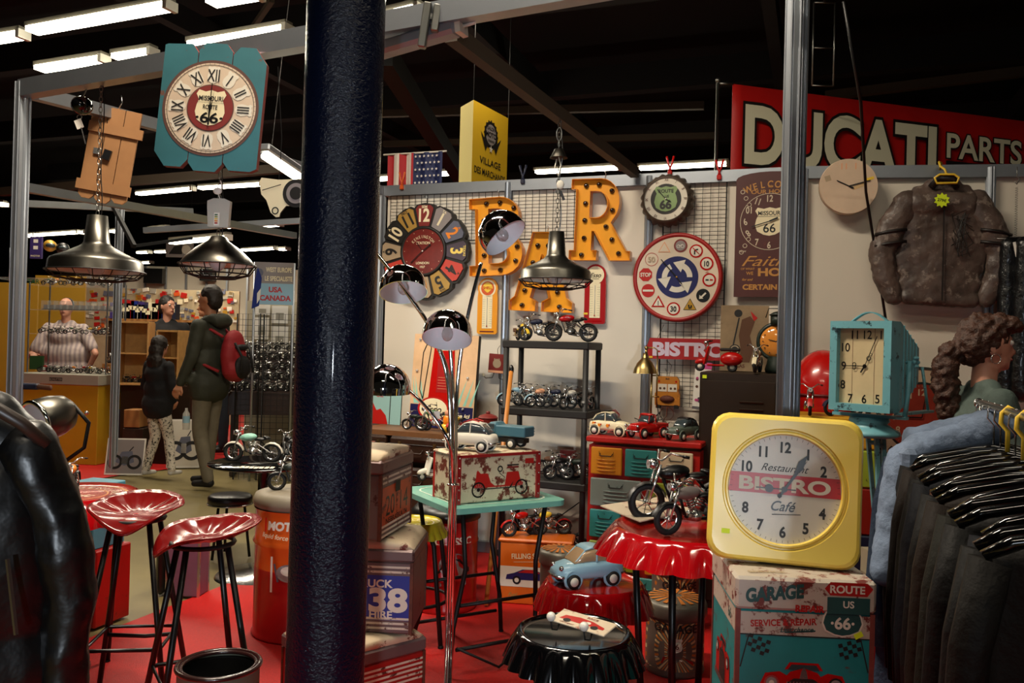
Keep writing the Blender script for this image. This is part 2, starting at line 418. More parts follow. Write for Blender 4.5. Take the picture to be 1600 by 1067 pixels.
def caps_mesh(caps):
    m=Mx()
    for c in caps:
        if len(c)==4:
            a,ra,b,rb=c; a=Vector(a); b=Vector(b); m.sph(a,ra,'blk',10); m.sph(b,rb,'blk',10)
            if (b-a).length>1e-4: m.tube([a,b],ra,'blk',10,r1=rb)
        else: m.sph(c[0],c[1],'blk',14,rot=c[2] if len(c)>2 else None)
    return m
def organic(name,caps,k,parent=None,vox=.012,smooth=4,disp=0,dscale=.08,loc=None,rz=0,extra=None):
    """capsules ((a),ra,(b),rb) and ellipsoids (c,(r)[,rot]) grown together into one skin"""
    m=caps_mesh(caps)
    if extra: extra(m)
    o=m.build(name,parent,loc,rz); o.data.materials.clear(); o.data.materials.append(MATS[k])
    r=o.modifiers.new('r','REMESH'); r.mode='VOXEL'; r.voxel_size=vox; r.use_smooth_shade=True
    if smooth: q=o.modifiers.new('s','SMOOTH'); q.iterations=smooth; q.factor=.6
    if disp:
        t=bpy.data.textures.new('w','CLOUDS'); t.noise_scale=dscale; t.noise_depth=3
        d=o.modifiers.new('d','DISPLACE'); d.texture=t; d.strength=disp; d.mid_level=.5; d.texture_coords='LOCAL'
    return o
# ================================================================ SETTING
mat('hallfloor','7d7048',.45,noise=.12,nscale=3,bump=.05,bscale=200); mat('carpet','c01410',.55,noise=.18,nscale=90,bump=.35,bscale=260)
mat('wallpanel','d6cdbd',.6,noise=.02,nscale=1.5); mat('ceil','06070a',.9); mat('truss','0c0d10',.8); mat('tray','3a2f22',.7); mat('hallwall','0b0c10',.9)
m=Mx(); m.box((-6,16,-.05),(50,44,.1),'hallfloor'); struct('floor',m,'olive grey hall floor of the aisle')
a=Vector((-1.85,3.83,0)); b=a-N*2.6; c_=W0+U2*3.4; m=Mx()
q=[a+N*2.02,b,b+U*5.6,b+U*5.6+N*6.2]
m.add([(p.x,p.y,z) for z in (.012,0.0) for p in q],[(0,1,2,3),(0,4,5,1)],'carpet'); struct('floor_carpet',m,'red sparkly stand carpet')
m=Mx(); q=[Vector((-3.8,8.2,0)),Vector((-3.8,8.2,0))-N*2,Vector((-14,11,0)),Vector((-14,26,0)),Vector((2,26,0)),Vector((2.4,9.6,0)),Vector((-1.9,11.2,0))]
m.add([(p.x,p.y,.01) for p in q],[tuple(range(7))],'carpet'); struct('floor_carpet_far',m,'red carpet of the stands beyond the aisle')
m=Mx(); m.box((-6,16,7.05),(50,44,.1),'ceil'); struct('ceiling',m,'black hall roof')
m=Mx(); m.box((-6,37.9,3.5),(50,.2,7),'hallwall'); struct('wall_far',m,'dark far wall of the hall')
def beam(name,a,b,w_,h,k,label=None):
    a,b=Vector(a),Vector(b); d=b-a; m=Mx(); L=d.length; m.box((L/2,0,0),(L,w_,h),k)
    o=m.build(name); o.location=a; o.rotation_euler=(0,-math.atan2(d.z,math.hypot(d.x,d.y)),math.atan2(d.y,d.x)); o['kind']='structure'
    if label: o['label']=label
    return o
for i in range(7):
    p=Vector((-14,9+i*4,6.6-.1*i))-N*0; beam('beam_roof',p,p+U*30,.25,.5,'truss','black roof truss of the hall')
for i in range(6):
    p=Vector((-9+i*4.5,2,6.2)); beam('beam_purlin',p,p+N*32,.18,.35,'truss','black roof purlin')
for d,y0,y1,x0,x1 in ((14,178,165,590,1100),(11,150,112,1290,1600),(17,225,212,600,1120),(12,300,262,0,460)):
    beam('beam_tray',at(x0,y0,d*1.06),at(x1,y1,d*.94),.1,.12,'tray','brown cable tray under the hall roof')
beam('beam_brace',at(600,85,9),at(725,285,15),.2,.25,'truss'); beam('beam_brace',at(425,0,10),at(300,180,15),.06,.06,'tray')
# ---- white shell-scheme wall with grooved aluminium posts
H=2.45
def wallseg(name,p,u,L,ang):
    m=Mx(); m.box((L/2,.015,H/2),(L,.02,H-.02),'wallpanel'); o=struct(name,m,'white shell scheme wall panels of the stand'); o.location=p; o.rotation_euler=(0,0,ang)
wallseg('wall_back',W0-U*2.30,U,2.30+.42,WA); wallseg('wall_right',W2+U2*.02,U2,3.2,WB)
def post(name,p,h,ang,w_=.05,label='grooved aluminium post of the stand frame',z0=0):
    m=Mx(); n=16; pts=[]
    for i in range(n):
        a=2*PI*(i+.5)/n; r=w_/2*(1.06 if i%2 else .92); pts.append((r*cos(a)*1.05,r*sin(a)*1.05))
    vs=[(x,y,z) for z in (z0,h) for x,y in pts]; m.add(vs,[(i,(i+1)%n,n+(i+1)%n,n+i) for i in range(n)]+[tuple(range(n,2*n))],'alu')
    for j in range(8):
        a=2*PI*j/8+.39; m.tube([(w_*.53*cos(a),w_*.53*sin(a),z0),(w_*.53*cos(a),w_*.53*sin(a),h)],w_*.07,'alu',4)
    return struct(name,m,label,loc=(p.x,p.y,0),rz=ang)
for t in (-2.33,-1.396,-.4645,.435): post('trim_post',W0+U*t-N*.02,H,WA,.045,'thin aluminium post between wall panels')
for t in (1.0,1.95): post('trim_post',W2+U2*t-N2*.02,H,WB,.045,'thin aluminium post between right wall panels')
beam('trim_rail',Vector((*(W0-U*2.33-N*.01).xy,H-.02)),Vector((*(W0+U*.435-N*.01).xy,H-.02)),.045,.07,'alu','aluminium top rail of the back wall')
beam('trim_rail',Vector((*(W2-N2*.01).xy,H-.02)),Vector((*(W2+U2*3.2-N2*.01).xy,H-.02)),.045,.07,'alu','aluminium top rail of the right wall')
beam('baseboard_back',Vector((*(W0-U*2.33-N*.01).xy,.05)),Vector((*(W0+U*.435-N*.01).xy,.05)),.04,.07,'alu','aluminium bottom rail')
beam('trim_rail',W0-U*2.33-N*.01+Vector((0,0,.05)),W0-U*2.33-N*.01+Vector((0,0,H)),.04,.04,'alu')
# ---- front portal of the stand
lp=at(37,132,3.73); rp=at(1239,300,2.68)
ftop=2.5; post('trim_post',Vector((lp.x,lp.y,0)),ftop,WA,.06,'left grooved aluminium post of the front frame'); post('trim_post',Vector((rp.x,rp.y,0)),3.0,WA,.066,'tall fluted aluminium post standing before the back wall')
A=at(37,140,3.73); B=at(830,-2,2.72); dirb=(B-A); Cc=A+dirb*1.75
BEAM=(A,Cc); beam('beam_front',A,Cc,.06,.075,'alu','aluminium front beam of the stand frame')
def onbeam(px):   # point of the front beam seen in picture column px
    best=min((abs(((A+(Cc-A)*t-CAM).dot(_r))/((A+(Cc-A)*t-CAM).dot(_f))*F+800-px),t) for t in [i/2000 for i in range(1100)])
    return A+(Cc-A)*best[1]
DB0=at(705,52,2.95); DB1=at(992,270,5.12); beam('beam_depth',DB0,DB1,.05,.06,'tray','brown lit beam from the front frame to the back wall')
beam('beam_depth',A+Vector((.02,.05,-.0)),at(255,198,4.55),.05,.06,'alu'); 
beam('beam_depth',at(255,198,4.55),W0-U*2.33+Vector((0,0,H-.02)),.05,.06,'alu')
for q in ((664,5,664,75,2.9),(682,8,682,50,2.9)):
    m=Mx(); a_=at(q[0],(q[1]+q[3])/2,q[4]-.06); hh=(q[3]-q[1])/1300*2.9; m.box((0,0,0),(.028,.03,hh),'steel',bev=.004); m.box((.03,0,hh*.2),(.04,.02,.02),'steel')
    tag(m.build('beam_clamp',None,a_,rot=(0,.12,0)),'grey steel clamp %s gripping the front beam above the column'%('bracket' if q[0]==664 else 'hook'),'clamp')
# neighbouring frame seen at left
def bm(x0,y0,x1,y1,d0,d1,w_=.05,h=.06,k='alu'): beam('beam_neighbour',at(x0,y0,d0),at(x1,y1,d1),w_,h,k,'aluminium frame beam of a neighbouring stand')
bm(40,293,460,368,5.6,8.5,.06,.06); bm(40,318,300,330,7.5,9); bm(205,385,300,372,8,8.5,.03,.03,'truss'); bm(176,320,210,385,8,7.6,.03,.04,'truss')
bm(225,360,470,345,9,9,.05,.06)
p_=at(180,600,8.2); post('trim_post',Vector((p_.x,p_.y,0)),2.68,WA,.075,'slim aluminium post at the aisle in front of the glass display')
# ---- tube lamps
def lamp(x0,y0,x1,y1,z=4.5,wd=.15,light=0,label='fluorescent hall lamp in the roof'):
    a,b=gz(x0,y0,z),gz(x1,y1,z); d=b-a; L=d.length; r=thing('ceiling_lamp',label,'ceiling lamp',(a+b)/2,math.atan2(d.y,d.x),'fluorescent hall lamps')
    m=Mx(); m.box((0,0,.055),(L+.08,wd*.8,.05),'lamphouse'); m.box((L/2+.03,0,.0),(.05,wd,.09),'white'); m.build('housing',r)
    m=Mx(); m.box((0,0,0),(L,wd,.05),'tubeglow'); m.build('tube',r)
    if light:
        l=bpy.data.lights.new('tube_light','AREA'); l.shape='RECTANGLE'; l.size=L; l.size_y=wd; l.energy=light; l.color=(1,.86,.68)
        o=bpy.data.objects.new('tube_light',l); COL.objects.link(o); o.parent=r; o.location=(0,0,-.03)
    return r
LL=[(50,48,262,10,60),(-75,72,33,55,0),(62,108,160,93,50),(182,90,236,82,0),(300,71,446,46,50),(590,30,652,15,0),(692,17,850,-9,30),(330,4,400,-8,0),
(216,303,300,295,40),(313,294,408,288,0),(130,308,168,304,0),(580,281,724,269,30),(838,269,966,262,0),(1000,263,1135,256,0)]
for i,(x0,y0,x1,y1,e) in enumerate(LL):
    lamp(x0,y0,x1,y1,light=e,label=['wide fluorescent lamp at the top edge, first above the portal'][0] if i==0 else 'fluorescent lamp glowing under the dark hall roof')
for x0,y0,x1,y1 in [(40,369,56,367),(60,367,123,363),(128,364,135,363),(175,362,188,361),(235,359,260,356),(280,357,314,355),(318,356,338,354),(352,355,360,354),(413,353,437,351),(217,395,233,394),(245,394,262,393),(380,391,430,388),(438,390,449,389),(221,411,236,410),(0,318,6,320),(575,347,596,346)]:
    lamp(x0,y0,x1,y1,4.2,.2,label='small distant fluorescent lamp in the hall roof')
lamp(269,379,355,371,2.9,.12,light=45,label='bright tube lamp above the neighbouring wooden crates')
def stand_tube(a,b,label,e):
    d=b-a; L=d.length; r=thing('tube_lamp',label,'tube lamp',(a+b)/2,rot=(0,-math.atan2(d.z,math.hypot(d.x,d.y)),math.atan2(d.y,d.x)))
    m=Mx(); m.box((0,0,.03),(L,.07,.04),'alu',bev=.008); m.build('housing',r); m=Mx(); m.cyl((-L/2+.02,0,-.01),(L/2-.02,0,-.01),.02,'tubeglow'); m.build('tube',r)
    for q in (-.4,.4): mw=Mx(); mw.tube([(q*L,0,.05),(q*L,0,4.55)],.002,'iron',4); mw.build('hanging_wire',r)
    if e:
        l=bpy.data.lights.new('tube_light','AREA'); l.shape='RECTANGLE'; l.size=L; l.size_y=.05; l.energy=e; l.color=(1,.9,.75)
        o=bpy.data.objects.new('tube_light',l); COL.objects.link(o); o.parent=r; o.location=(0,0,-.04)
    return r
stand_tube(at(410,238,4.2),at(520,312,4.9),'bright tube lamp of the stand passing behind the dark column',22)
# white unlit tube housing under the front beam beside the column
m=Mx(); m.box((0,0,0),(.62,.07,.05),'alu_cable',bev=.012); m.box((.32,0,.0),(.02,.06,.055),'offwhite'); m.tube([(.33,0,0),(.37,0,.0),(.39,0,.03)],.006,'white')
o=m.build('lamp_housing',None,at(598,78,2.98),rot=(0,R(-7)*-1*-1,R(-25))); tag(o,'white lamp housing slung under the front beam, right of the dark column','lamp housing')
# overhead tubes outside the frame
for (x,y,z),e,a_ in LAMPS:
    r=thing('ceiling_lamp','fluorescent lamp above the stand, out of the frame','ceiling lamp',(x,y,z),R(a_),'fluorescent lamps over the stand'); m=Mx(); m.box((0,0,.03),(1.8,.2,.05),'lamphouse'); m.build('housing',r)
    m=Mx(); m.box((0,0,-.012),(1.7,.15,.02),'tubeglow'); m.build('tube',r)
# ---- great dark column
mat('column','060b1c',.2,coat=.05,spec=.22,bump=.5,bscale=110)
cp=at(520,533,2.1); m=Mx(); r_=.098
m.lathe([(r_,0),(r_,7)],'column',64); o=struct('column',m,'glossy blue black steel column in front of the stand',loc=(cp.x,cp.y,0)); o.rotation_euler=(0,R(.3),0)
# ================================================================ ON THE BACK WALL
def wthing(name,label,cat,x0,y0,x1,y1,off=.02,k=0,group=None,tilt=0):
    p,W,Hh=wrect(x0,y0,x1,y1,off,k); return thing(name,label,cat,p,group=group,rot=(0,tilt,WA if k==0 else WB)),W,Hh
def grid(label,x0,y0,x1,y1,off,pit,k=0):
    t,W,Hh=wthing('wire_grid_panel',label,'grid panel',x0,y0,x1,y1,off,k); m=Mx()
    nx=round(W/pit); nz=round(Hh/pit)
    for i in range(1,nx): m.box((-W/2+W*i/nx,0,0),(.003,.003,Hh),'iron')
    for i in range(1,nz): m.box((0,-.003,-Hh/2+Hh*i/nz),(W,.003,.003),'iron')
    m.build('wires',t); m=Mx(); m.tube([(-W/2,0,-Hh/2),(W/2,0,-Hh/2),(W/2,0,Hh/2),(-W/2,0,Hh/2)],.0045,'iron',6,closed=True); m.build('frame',t)
grid('wide black wire grid behind the licence plate clock and yellow letters',604,290,912,375,.018,.047)
grid('tall black wire grid behind the road sign clock and red BISTRO arrow',1033,271,1131,636,.018,.05)
# --- clock of licence plates

t,W,Hh=wthing('plate_clock','large round clock ringed by twelve licence plates, KENSINGTON STATION','clock',590,317,736,469,.07); s=Hh/2/1.0
m=Mx(); pts=[]
for i in range(12):
    a=R(90-30*i)
    for da,rr in ((15,.93),(11,.985),(0,1.0),(-11,.985)): pts.append((s*rr*cos(a+R(da)),s*rr*sin(a+R(da))))
m.slab(pts,-.005,.045,'dark','dark'); m.build('back_plate',t)
cols=['lp_red','lp_grey','lp_slate','lp_mauve','lp_scar','lp_must','lp_tan','lp_mauve','lp_scar','lp_tan','dark','lp_must']
nc=['cream','cream','orange','yellow_p','dark','dark','dark','cream','cream','dark','cream','dark']
for i in range(12):
    a=90-30*i; m=Mx(); f=lambda r_,d:(s*r_*cos(R(a+d)),s*r_*sin(R(a+d)))
    m.slab([f(.53,12),f(.53,-12),f(.9,-12.8),f(.955,-8),f(.96,8),f(.9,12.8)],-.014,-.005,cols[i])
    m.text(str(i or 12),s*.75*cos(R(a)),s*.75*sin(R(a)),s*.27,-.0155,nc[i],rot=R(a-90),bold=.03,sx=.8)
    m.text(['SEM','TA','','TEXAS','','WA','','','EB','','','FRO'][i] or 'A',s*.915*cos(R(a)),s*.915*sin(R(a)),s*.055,-.0155,nc[i],rot=R(a-90)); o=m.build('number_plate',t)
m=Mx(); m.lathe([(s*.5,0),(s*.52,.02),(s*.49,.028),(s*.46,.022)],'dark',48,rot=(PI/2,0,0)); m.circ(0,0,s*.47,-.021,'face_red',48)
m.arc('KENSINGTON',0,0,s*.30,s*.065,-.023,'cream',step=11,sx=.75,bold=.0); m.text('STATION',0,s*.17,s*.055,-.023,'cream'); m.text('LONDON',0,-s*.24,s*.05,-.023,'cream'); m.text('1927',0,-s*.32,s*.045,-.023,'cream')
for i in range(12): m.circ(s*.42*cos(R(30*i)),s*.42*sin(R(30*i)),s*.008,-.023,'cream',8)
m.build('dial',t,loc=(0,0,0)); m=Mx(); m.line((0,0),(-s*.26,-s*.24),.006,-.03,'blk'); m.line((0,0),(s*.16,s*.12),.007,-.03,'blk'); m.circ(s*.16,s*.12,.008,-.03,'blk',12); m.line((0,0),(-s*.14,s*.18),.004,-.029,'blk'); m.sph((0,-.03,0),.006,'white',8); m.build('hands',t)
m=Mx(); m.tube([(0,.02,s*.98),(.01,.0,s*1.1),(0,-.005,s*1.16),(-.012,0,s*1.12)],.0025,'chrome_r',6); m.build('hook',t)
# --- marquee letters

def arcp(cx,cz,r,a0,a1,n=9): return [(cx+r*cos(R(a0+(a1-a0)*i/n)),cz+r*sin(R(a0+(a1-a0)*i/n))) for i in range(n+1)]
LET={'B':([[(0,0),(.42,0)]+arcp(.42,.27,.27,-90,65)+arcp(.40,.755,.245,-50,90)+[(0,1),(0,.87),(.08,.87),(.08,.13),(0,.13)],[(.25,.15)]+arcp(.38,.275,.125,-90,90)+[(.25,.40)],[(.25,.62)]+arcp(.37,.74,.12,-90,90)+[(.25,.86)]],
  [(.165,.07),(.38,.07),(.58,.18),(.60,.36),(.165,.27),(.165,.48),(.165,.72),(.2,.94),(.38,.94),(.56,.86),(.56,.67),(.40,.55)]),
 'R':([[(0,0),(.42,0),(.42,.12),(.335,.12),(.335,.36),(.37,.36),(.62,.0),(.93,0),(.93,.11),(.87,.11),(.62,.46)]+arcp(.45,.71,.29,-48,90)+[(0,1),(0,.88),(.075,.88),(.075,.12),(0,.12)],[(.29,.52)]+arcp(.40,.685,.165,-90,90)+[(.29,.85)]],
  [(.17,.07),(.2,.28),(.2,.5),(.2,.71),(.2,.93),(.40,.94),(.6,.86),(.62,.62),(.53,.42),(.63,.26),(.74,.09)]),
 'A':([[(0,0),(.40,0),(.40,.12),(.31,.17),(.345,.30),(.56,.30),(.60,.17),(.50,.12),(.50,0),(.95,0),(.95,.12),(.86,.18),(.60,1),(.30,1),(.08,.18),(0,.12)],[(.385,.44),(.52,.44),(.452,.72)]],
  [(.17,.07),(.2,.26),(.26,.45),(.30,.62),(.36,.84),(.52,.84),(.6,.6),(.66,.42),(.7,.25),(.74,.07)])}
def marquee(ch,label,x0,y0,x1,y1,lean=0):
    t,W,Hh=wthing('marquee_letter',label,'letter sign',x0,y0,x1,y1,.03,tilt=lean,group='yellow bulb letters BAR'); loops,bl=LET[ch]
    wmax=max(p[0] for p in loops[0]); sx=W/wmax; T_=lambda p:((p[0]-wmax/2)*sx,(p[1]-.5)*Hh); L=[[T_(p) for p in lp] for lp in loops]
    m=Mx(); m.fill(L,-.02,'marq_in'); m.fill(L,.0,'marq'); m.build('face',t)
    m=Mx()
    for lp in L:
        n=len(lp); m.add([(x,-.065,z) for x,z in lp]+[(x,0.0,z) for x,z in lp],[(i,(i+1)%n,n+(i+1)%n,n+i) for i in range(n)],'marq')
    o=m.build('rim',t); so=o.modifiers.new('t','SOLIDIFY'); so.thickness=.004; so.offset=0
    for b in bl:
        x,z=T_(b); m=Mx(); m.torus((x,-.022,z),.013,.004,'dark',14,6,rot=(PI/2,0,0)); m.sph((x,-.032,z),.015,'dk_bulb',12); m.build('bulb',t)
    m=Mx(); m.tube([(0,0,Hh/2),(.01,-.01,Hh/2+.04),(0,-.02,Hh/2+.055)],.0025,'chrome_r',6); m.build('hook',t)

marquee('B','yellow metal letter B with dark bulbs, behind the topmost chrome lamp head',739,311,820,431,R(-2)); marquee('A','yellow metal letter A with dark bulbs, behind the caged pendant lamp',803,365,900,487,R(2)); marquee('R','large yellow metal letter R with dark bulbs on the white wall',895,282,989,408,R(1))
# --- thermometers
def thermo(label,x0,y0,x1,y1,base,face,logo,k):
    t,W,Hh=wthing('wall_thermometer',label,'thermometer',x0,y0,x1,y1,.02); m=Mx(); r=W*.5
    body=[(W/2,-Hh/2+.01),(W/2,Hh/2-W*.95)]+arcp(0,Hh/2-r,r,-20,200,14)+[(-W/2,Hh/2-W*.95),(-W/2,-Hh/2+.01),(-W/2+.01,-Hh/2),(W/2-.01,-Hh/2)]
    m.slab(body,-.012,.012,base); m.build('body',t); m=Mx(); zc=Hh/2-r; m.circ(0,zc,r*.82,-.0135,face,32)
    if logo=='shell':
        m.circ(0,zc,r*.66,-.0142,'orange_dk'); m.poly([(r*.5*cos(R(a)),zc-.0+r*.55*sin(R(a))) if a<=180 else (r*.2*cos(R(a)),zc+r*.42*sin(R(a))) for a in (0,20,40,60,80,100,120,140,160,180,250,290)],-.0149,'yellow')
        m.text('SHELL',0,zc+r*.05,r*.25,-.0156,'red',bold=.03)
    else: m.text('Esso',r*.02,zc,r*.42,-.0156,'blk',shear=.4,bold=.01); m.rect(0,zc-r*.36,r*.7,r*.04,-.0156,'blk')
    m.build('badge',t); m=Mx(); zz=-Hh*.11; hh=Hh*.58; m.rect(0,zz,W*.5,hh,-.0135,'cream')
    for i in range(13):
        for q in (-1,1): m.rect(q*W*.13,zz-hh*.42+hh*.8*i/12,W*.06,.0012,-.0142,'dark'); m.text(str(abs(50-i*8)),q*W*.2,zz-hh*.42+hh*.8*i/12,.005,-.0142,'dark',bold=0)
    m.build('scale',t); m=Mx(); m.tube([(0,-.016,zz-hh*.42),(0,-.016,zz+hh*.44)],.002,'bulb',6); m.sph((0,-.017,zz-hh*.43),.005,'red',8); m.build('tube',t)
    m=Mx(); m.rect(0,-Hh*.455,W*.7,.008,-.0135,'red_dk' if logo=='shell' else 'red_gloss')
    if logo!='shell': m.rect(-W*.42,-Hh*.33,W*.2,.012,-.0142,'yellow')
    m.build('caption',t)

thermo('small yellow wall thermometer with a round SHELL badge, under the letter B',747,434,778,522,'th_y','cream','shell',0)
thermo('red wall thermometer with a round cream Esso badge, under the letter R',914,413,947,506,'th_r','cream','esso',0)
ROM=['XII','I','II','III','IIII','V','VI','VII','VIII','IX','X','XI']
# --- bottle cap route clock

def shield(cx,cz,w,h): # road shield outline
    P=[(0,-.5),(.2,-.46),(.42,-.34),(.5,-.12),(.46,.08),(.40,.22),(.5,.38),(.42,.5),(.2,.45),(0,.5)]
    return [(cx+w*x,cz+h*z) for x,z in P]+[(cx-w*x,cz+h*z) for x,z in P[-2:0:-1]]
t,W,Hh=wthing('bottle_cap_clock','round bottle cap clock with a green ROUTE US 66 shield','clock',1000,271,1084,354,.06); s=Hh/2
m=Mx(); m.lathe([(s*.8,.045),(s*.88,.04),(s*.93,.0),(s*.95,-.02)],'capmetal',126,rot=(PI/2,0,0),fl=(21,[0,0,s*.06,s*.08])); m.build('cap_rim',t)
m=Mx(); m.circ(0,0,s*.86,-.036,'offwhite',48)
for i in range(12): a=R(90-30*i); m.text(ROM[i],s*.73*cos(a),s*.73*sin(a),s*.12,-.038,'rust',rot=a-PI/2,bold=0,sx=.7)
m.ring(0,0,s*.55,s*.57,-.038,'dark'); m.circ(0,0,s*.55,-.037,'dark',40); m.poly(shield(0,0,s*.86,s*.95),-.040,'sign_green'); m.text('ROUTE',0,s*.3,s*.13,-.042,'dark'); m.text('US',s*.04,s*.1,s*.1,-.042,'dark'); m.text('66',0,-s*.2,s*.32,-.042,'dark',bold=.04); m.build('dial',t)
m=Mx(); m.line((0,0),(-s*.32,s*.36),.005,-.047,'blk'); m.line((0,0),(s*.2,-s*.12),.005,-.047,'blk'); m.sph((0,-.047,0),.005,'white',8); m.build('hands',t)
# --- road sign clock

t,W,Hh=wthing('road_sign_clock','large round tin clock with road signs for hours and a blue roundabout','clock',988,364,1129,503,.07); s=Hh/2
m=Mx(); m.lathe([(s*.9,.012),(s*.95,.03),(s,.015),(s*1.0,-.03)],'tin_red',64,rot=(PI/2,0,0)); m.lathe([(s*.89,.014),(s*.9,.012)],'dark',64,rot=(PI/2,0,0)); m.build('rim',t)
m=Mx(); m.circ(0,0,s*.94,-.014,'tin_cream',64); m.circ(0,0,s*.47,-.016,'sign_blue',48)
for j in range(3):
    a=90+120*j-20; m.ring(0,0,s*.22,s*.34,-.018,'offwhite',12,R(a-5),R(a-70))
    q=R(a); c=Vector((cos(q),sin(q)))*s*.28; tq=Vector((-sin(q),cos(q))); rq=Vector((cos(q),sin(q)))
    m.poly([tuple(c+rq*s*.15-tq*s*.04),tuple(c-rq*s*.15-tq*s*.04),tuple(c+tq*s*.2)],-.018,'offwhite')
def tri(cx,cz,r,y,k): m.poly([(cx+r*cos(R(a)),cz+r*sin(R(a))) for a in (90,210,330)],y,k)
RS=s*.71
for i in range(12):
    a=R(90-30*i-5); x,z=RS*cos(a),RS*sin(a); q=s*.15
    if i==11: tri(x,z,q*1.1,-.016,'peach'); tri(x,z,q*.85,-.018,'tin_cream')
    elif i==0: m.circ(x,z,q,-.016,'lp_red'); m.circ(x,z,q*.75,-.018,'lp_grey'); m.ring(x-q*.3,z-q*.1,q*.2,q*.26,-.02,'white',12); m.ring(x+q*.3,z-q*.1,q*.2,q*.26,-.02,'white',12); m.line((x-q*.3,z-q*.1),(x+q*.3,z+q*.2),q*.06,-.02,'white')
    elif i==1: m.circ(x,z,q,-.016,'red'); m.circ(x,z,q*.78,-.018,'offwhite'); m.line((x-q*.2,z-q*.5),(x-q*.2,z+q*.1),q*.2,-.02,'blk'); m.line((x-q*.25,z+.1*q),(x+q*.3,z+q*.25),q*.2,-.0201,'blk'); m.line((x-q*.5,z+q*.5),(x+q*.5,z-q*.5),q*.12,-.022,'red')
    elif i==2: m.circ(x,z,q,-.016,'red'); m.circ(x,z,q*.75,-.018,'offwhite'); m.text('10',x,z,q*.8,-.02,'blk',bold=.03,sx=.8)
    elif i==3: m.circ(x,z,q,-.016,'red'); m.circ(x,z,q*.75,-.018,'offwhite'); m.rect(x-q*.3,z,q*.45,q*.22,-.02,'blk'); m.rect(x+q*.32,z,q*.42,q*.22,-.02,'red')
    elif i==4: m.circ(x,z,q,-.016,'blk'); m.line((x+q*.4,z+q*.4),(x-q*.3,z-q*.3),q*.25,-.018,'offwhite'); m.poly([(x-q*.55,z-q*.5),(x-q*.5,z+q*.1),(x+q*.05,z-q*.45)],-.018,'offwhite')
    elif i==5: tri(x,z,q*1.15,-.016,'dark'); tri(x,z,q*1.0,-.018,'gold'); m.rect(x-q*.12,z-q*.1,q*.2,q*.6,-.02,'blk',.2); m.rect(x+q*.18,z-q*.12,q*.2,q*.5,-.02,'blk',-.2)
    elif i==6: m.circ(x,z,q,-.016,'red'); m.circ(x,z,q*.78,-.018,'offwhite'); m.text('30',x,z,q*.8,-.02,'blk',bold=.03,sx=.85)
    elif i==7: tri(x,z,q*1.2,-.016,'red'); tri(x,z,q*.8,-.018,'offwhite'); m.rect(x,z,q*.1,q*.7,-.02,'blk')
    elif i==8: m.circ(x,z,q,-.016,'redpaint'); m.rect(x,z,q*1.6,q*.3,-.018,'offwhite')
    elif i==9: m.poly([(x+q*1.05*cos(R(22.5+45*j)),z+q*1.05*sin(R(22.5+45*j))) for j in range(8)],-.016,'redpaint'); m.text('STOP',x,z,q*.6,-.018,'offwhite',w_=q*1.6,bold=.03)
    elif i==10: m.ring(x,z,q*.93,q,-.016,'redpaint'); m.text('50',x,z,q*.8,-.018,'lp_tan',bold=.02)
m.build('dial',t); m=Mx(); m.line((0,0),(-s*.36,s*.4),.006,-.03,'blk'); m.line((0,0),(s*.12,-s*.16),.006,-.03,'blk'); m.sph((0,-.03,0),.006,'gold',8); m.build('hands',t)
# --- welcome panel

t,W,Hh=wthing('welcome_clock_board','tall brown wooden clock board, WELCOME TO OUR HOME','clock',1148,268,1256,464,.04)
m=Mx(); top=[(W/2,-Hh/2),(W/2,Hh*.44)]+[(W/2*cos(a),Hh*.44+Hh*.06*sin(a)) for a in [PI*i/10 for i in range(1,10)]]+[(-W/2,Hh*.44),(-W/2,-Hh/2)]
m.slab(top,-.008,.012,'board_brown'); m.build('board',t); m=Mx(); y=-.0095
m.arc('WELCOME',0,-Hh*.02,Hh*.42,Hh*.055,y,'let_gold',step=8,sx=.85); m.text('to',0,Hh*.385,Hh*.025,y,'let_gold',shear=.3); m.text('OUR HOME',0,Hh*.34,Hh*.032,y,'let_gold',w_=W*.55)
r=W*.43; cz=Hh*.1; m.ring(0,cz,r*.98,r,y,'let_cream')
for i in range(12): a=R(90-30*i); m.text(str(i or 12),r*.82*cos(a),cz+r*.82*sin(a),r*.24,y,'let_cream',rot=(a-PI/2)*(.6 if i not in (5,6,7) else 0),sx=.75)
m.poly(shield(0,cz,r*.98,r*1.0),y,'cream'); m.text('MISSOURI',0,cz+r*.3,r*.15,y-.0008,'dark',w_=r*.78); m.rect(0,cz+r*.18,r*.85,r*.015,y-.0008,'dark'); m.text('66',0,cz-r*.22,r*.32,y-.0008,'blk',bold=.01)
for q in (-1,1):
    for z in (1,-1):
        for j in range(3): m.ring(q*W*(.40-.05*j),cz+z*r*(.93-.2*j)*1.15,W*.025,W*.034,y,'let_cream',12)
m.text('NOW',-W*.38,-Hh*.135,Hh*.015,y,'let_cream'); m.text('Faith',-W*.06,-Hh*.21,Hh*.085,y,'let_gold',shear=.45,bold=.0,w_=W*.66); m.text('is being',W*.36,-Hh*.21,Hh*.02,y,'let_gold',w_=W*.2)
m.text('OF WHAT',-W*.3,-Hh*.275,Hh*.017,y,'let_gold'); m.text('WE',-W*.27,-Hh*.31,Hh*.026,y,'let_gold'); m.text('HOPE',W*.13,-Hh*.30,Hh*.062,y,'let_gold',bold=.04,w_=W*.56); m.text('for and',-W*.3,-Hh*.36,Hh*.02,y,'let_gold',shear=.3)
m.text('CERTAIN',-W*.12,-Hh*.42,Hh*.042,y,'let_gold',bold=.04,w_=W*.5); m.text('OF WHAT',W*.27,-Hh*.405,Hh*.017,y,'let_gold',w_=W*.2); m.text('DO NOT SEE',W*.27,-Hh*.43,Hh*.017,y,'let_gold',w_=W*.22); m.build('lettering',t)
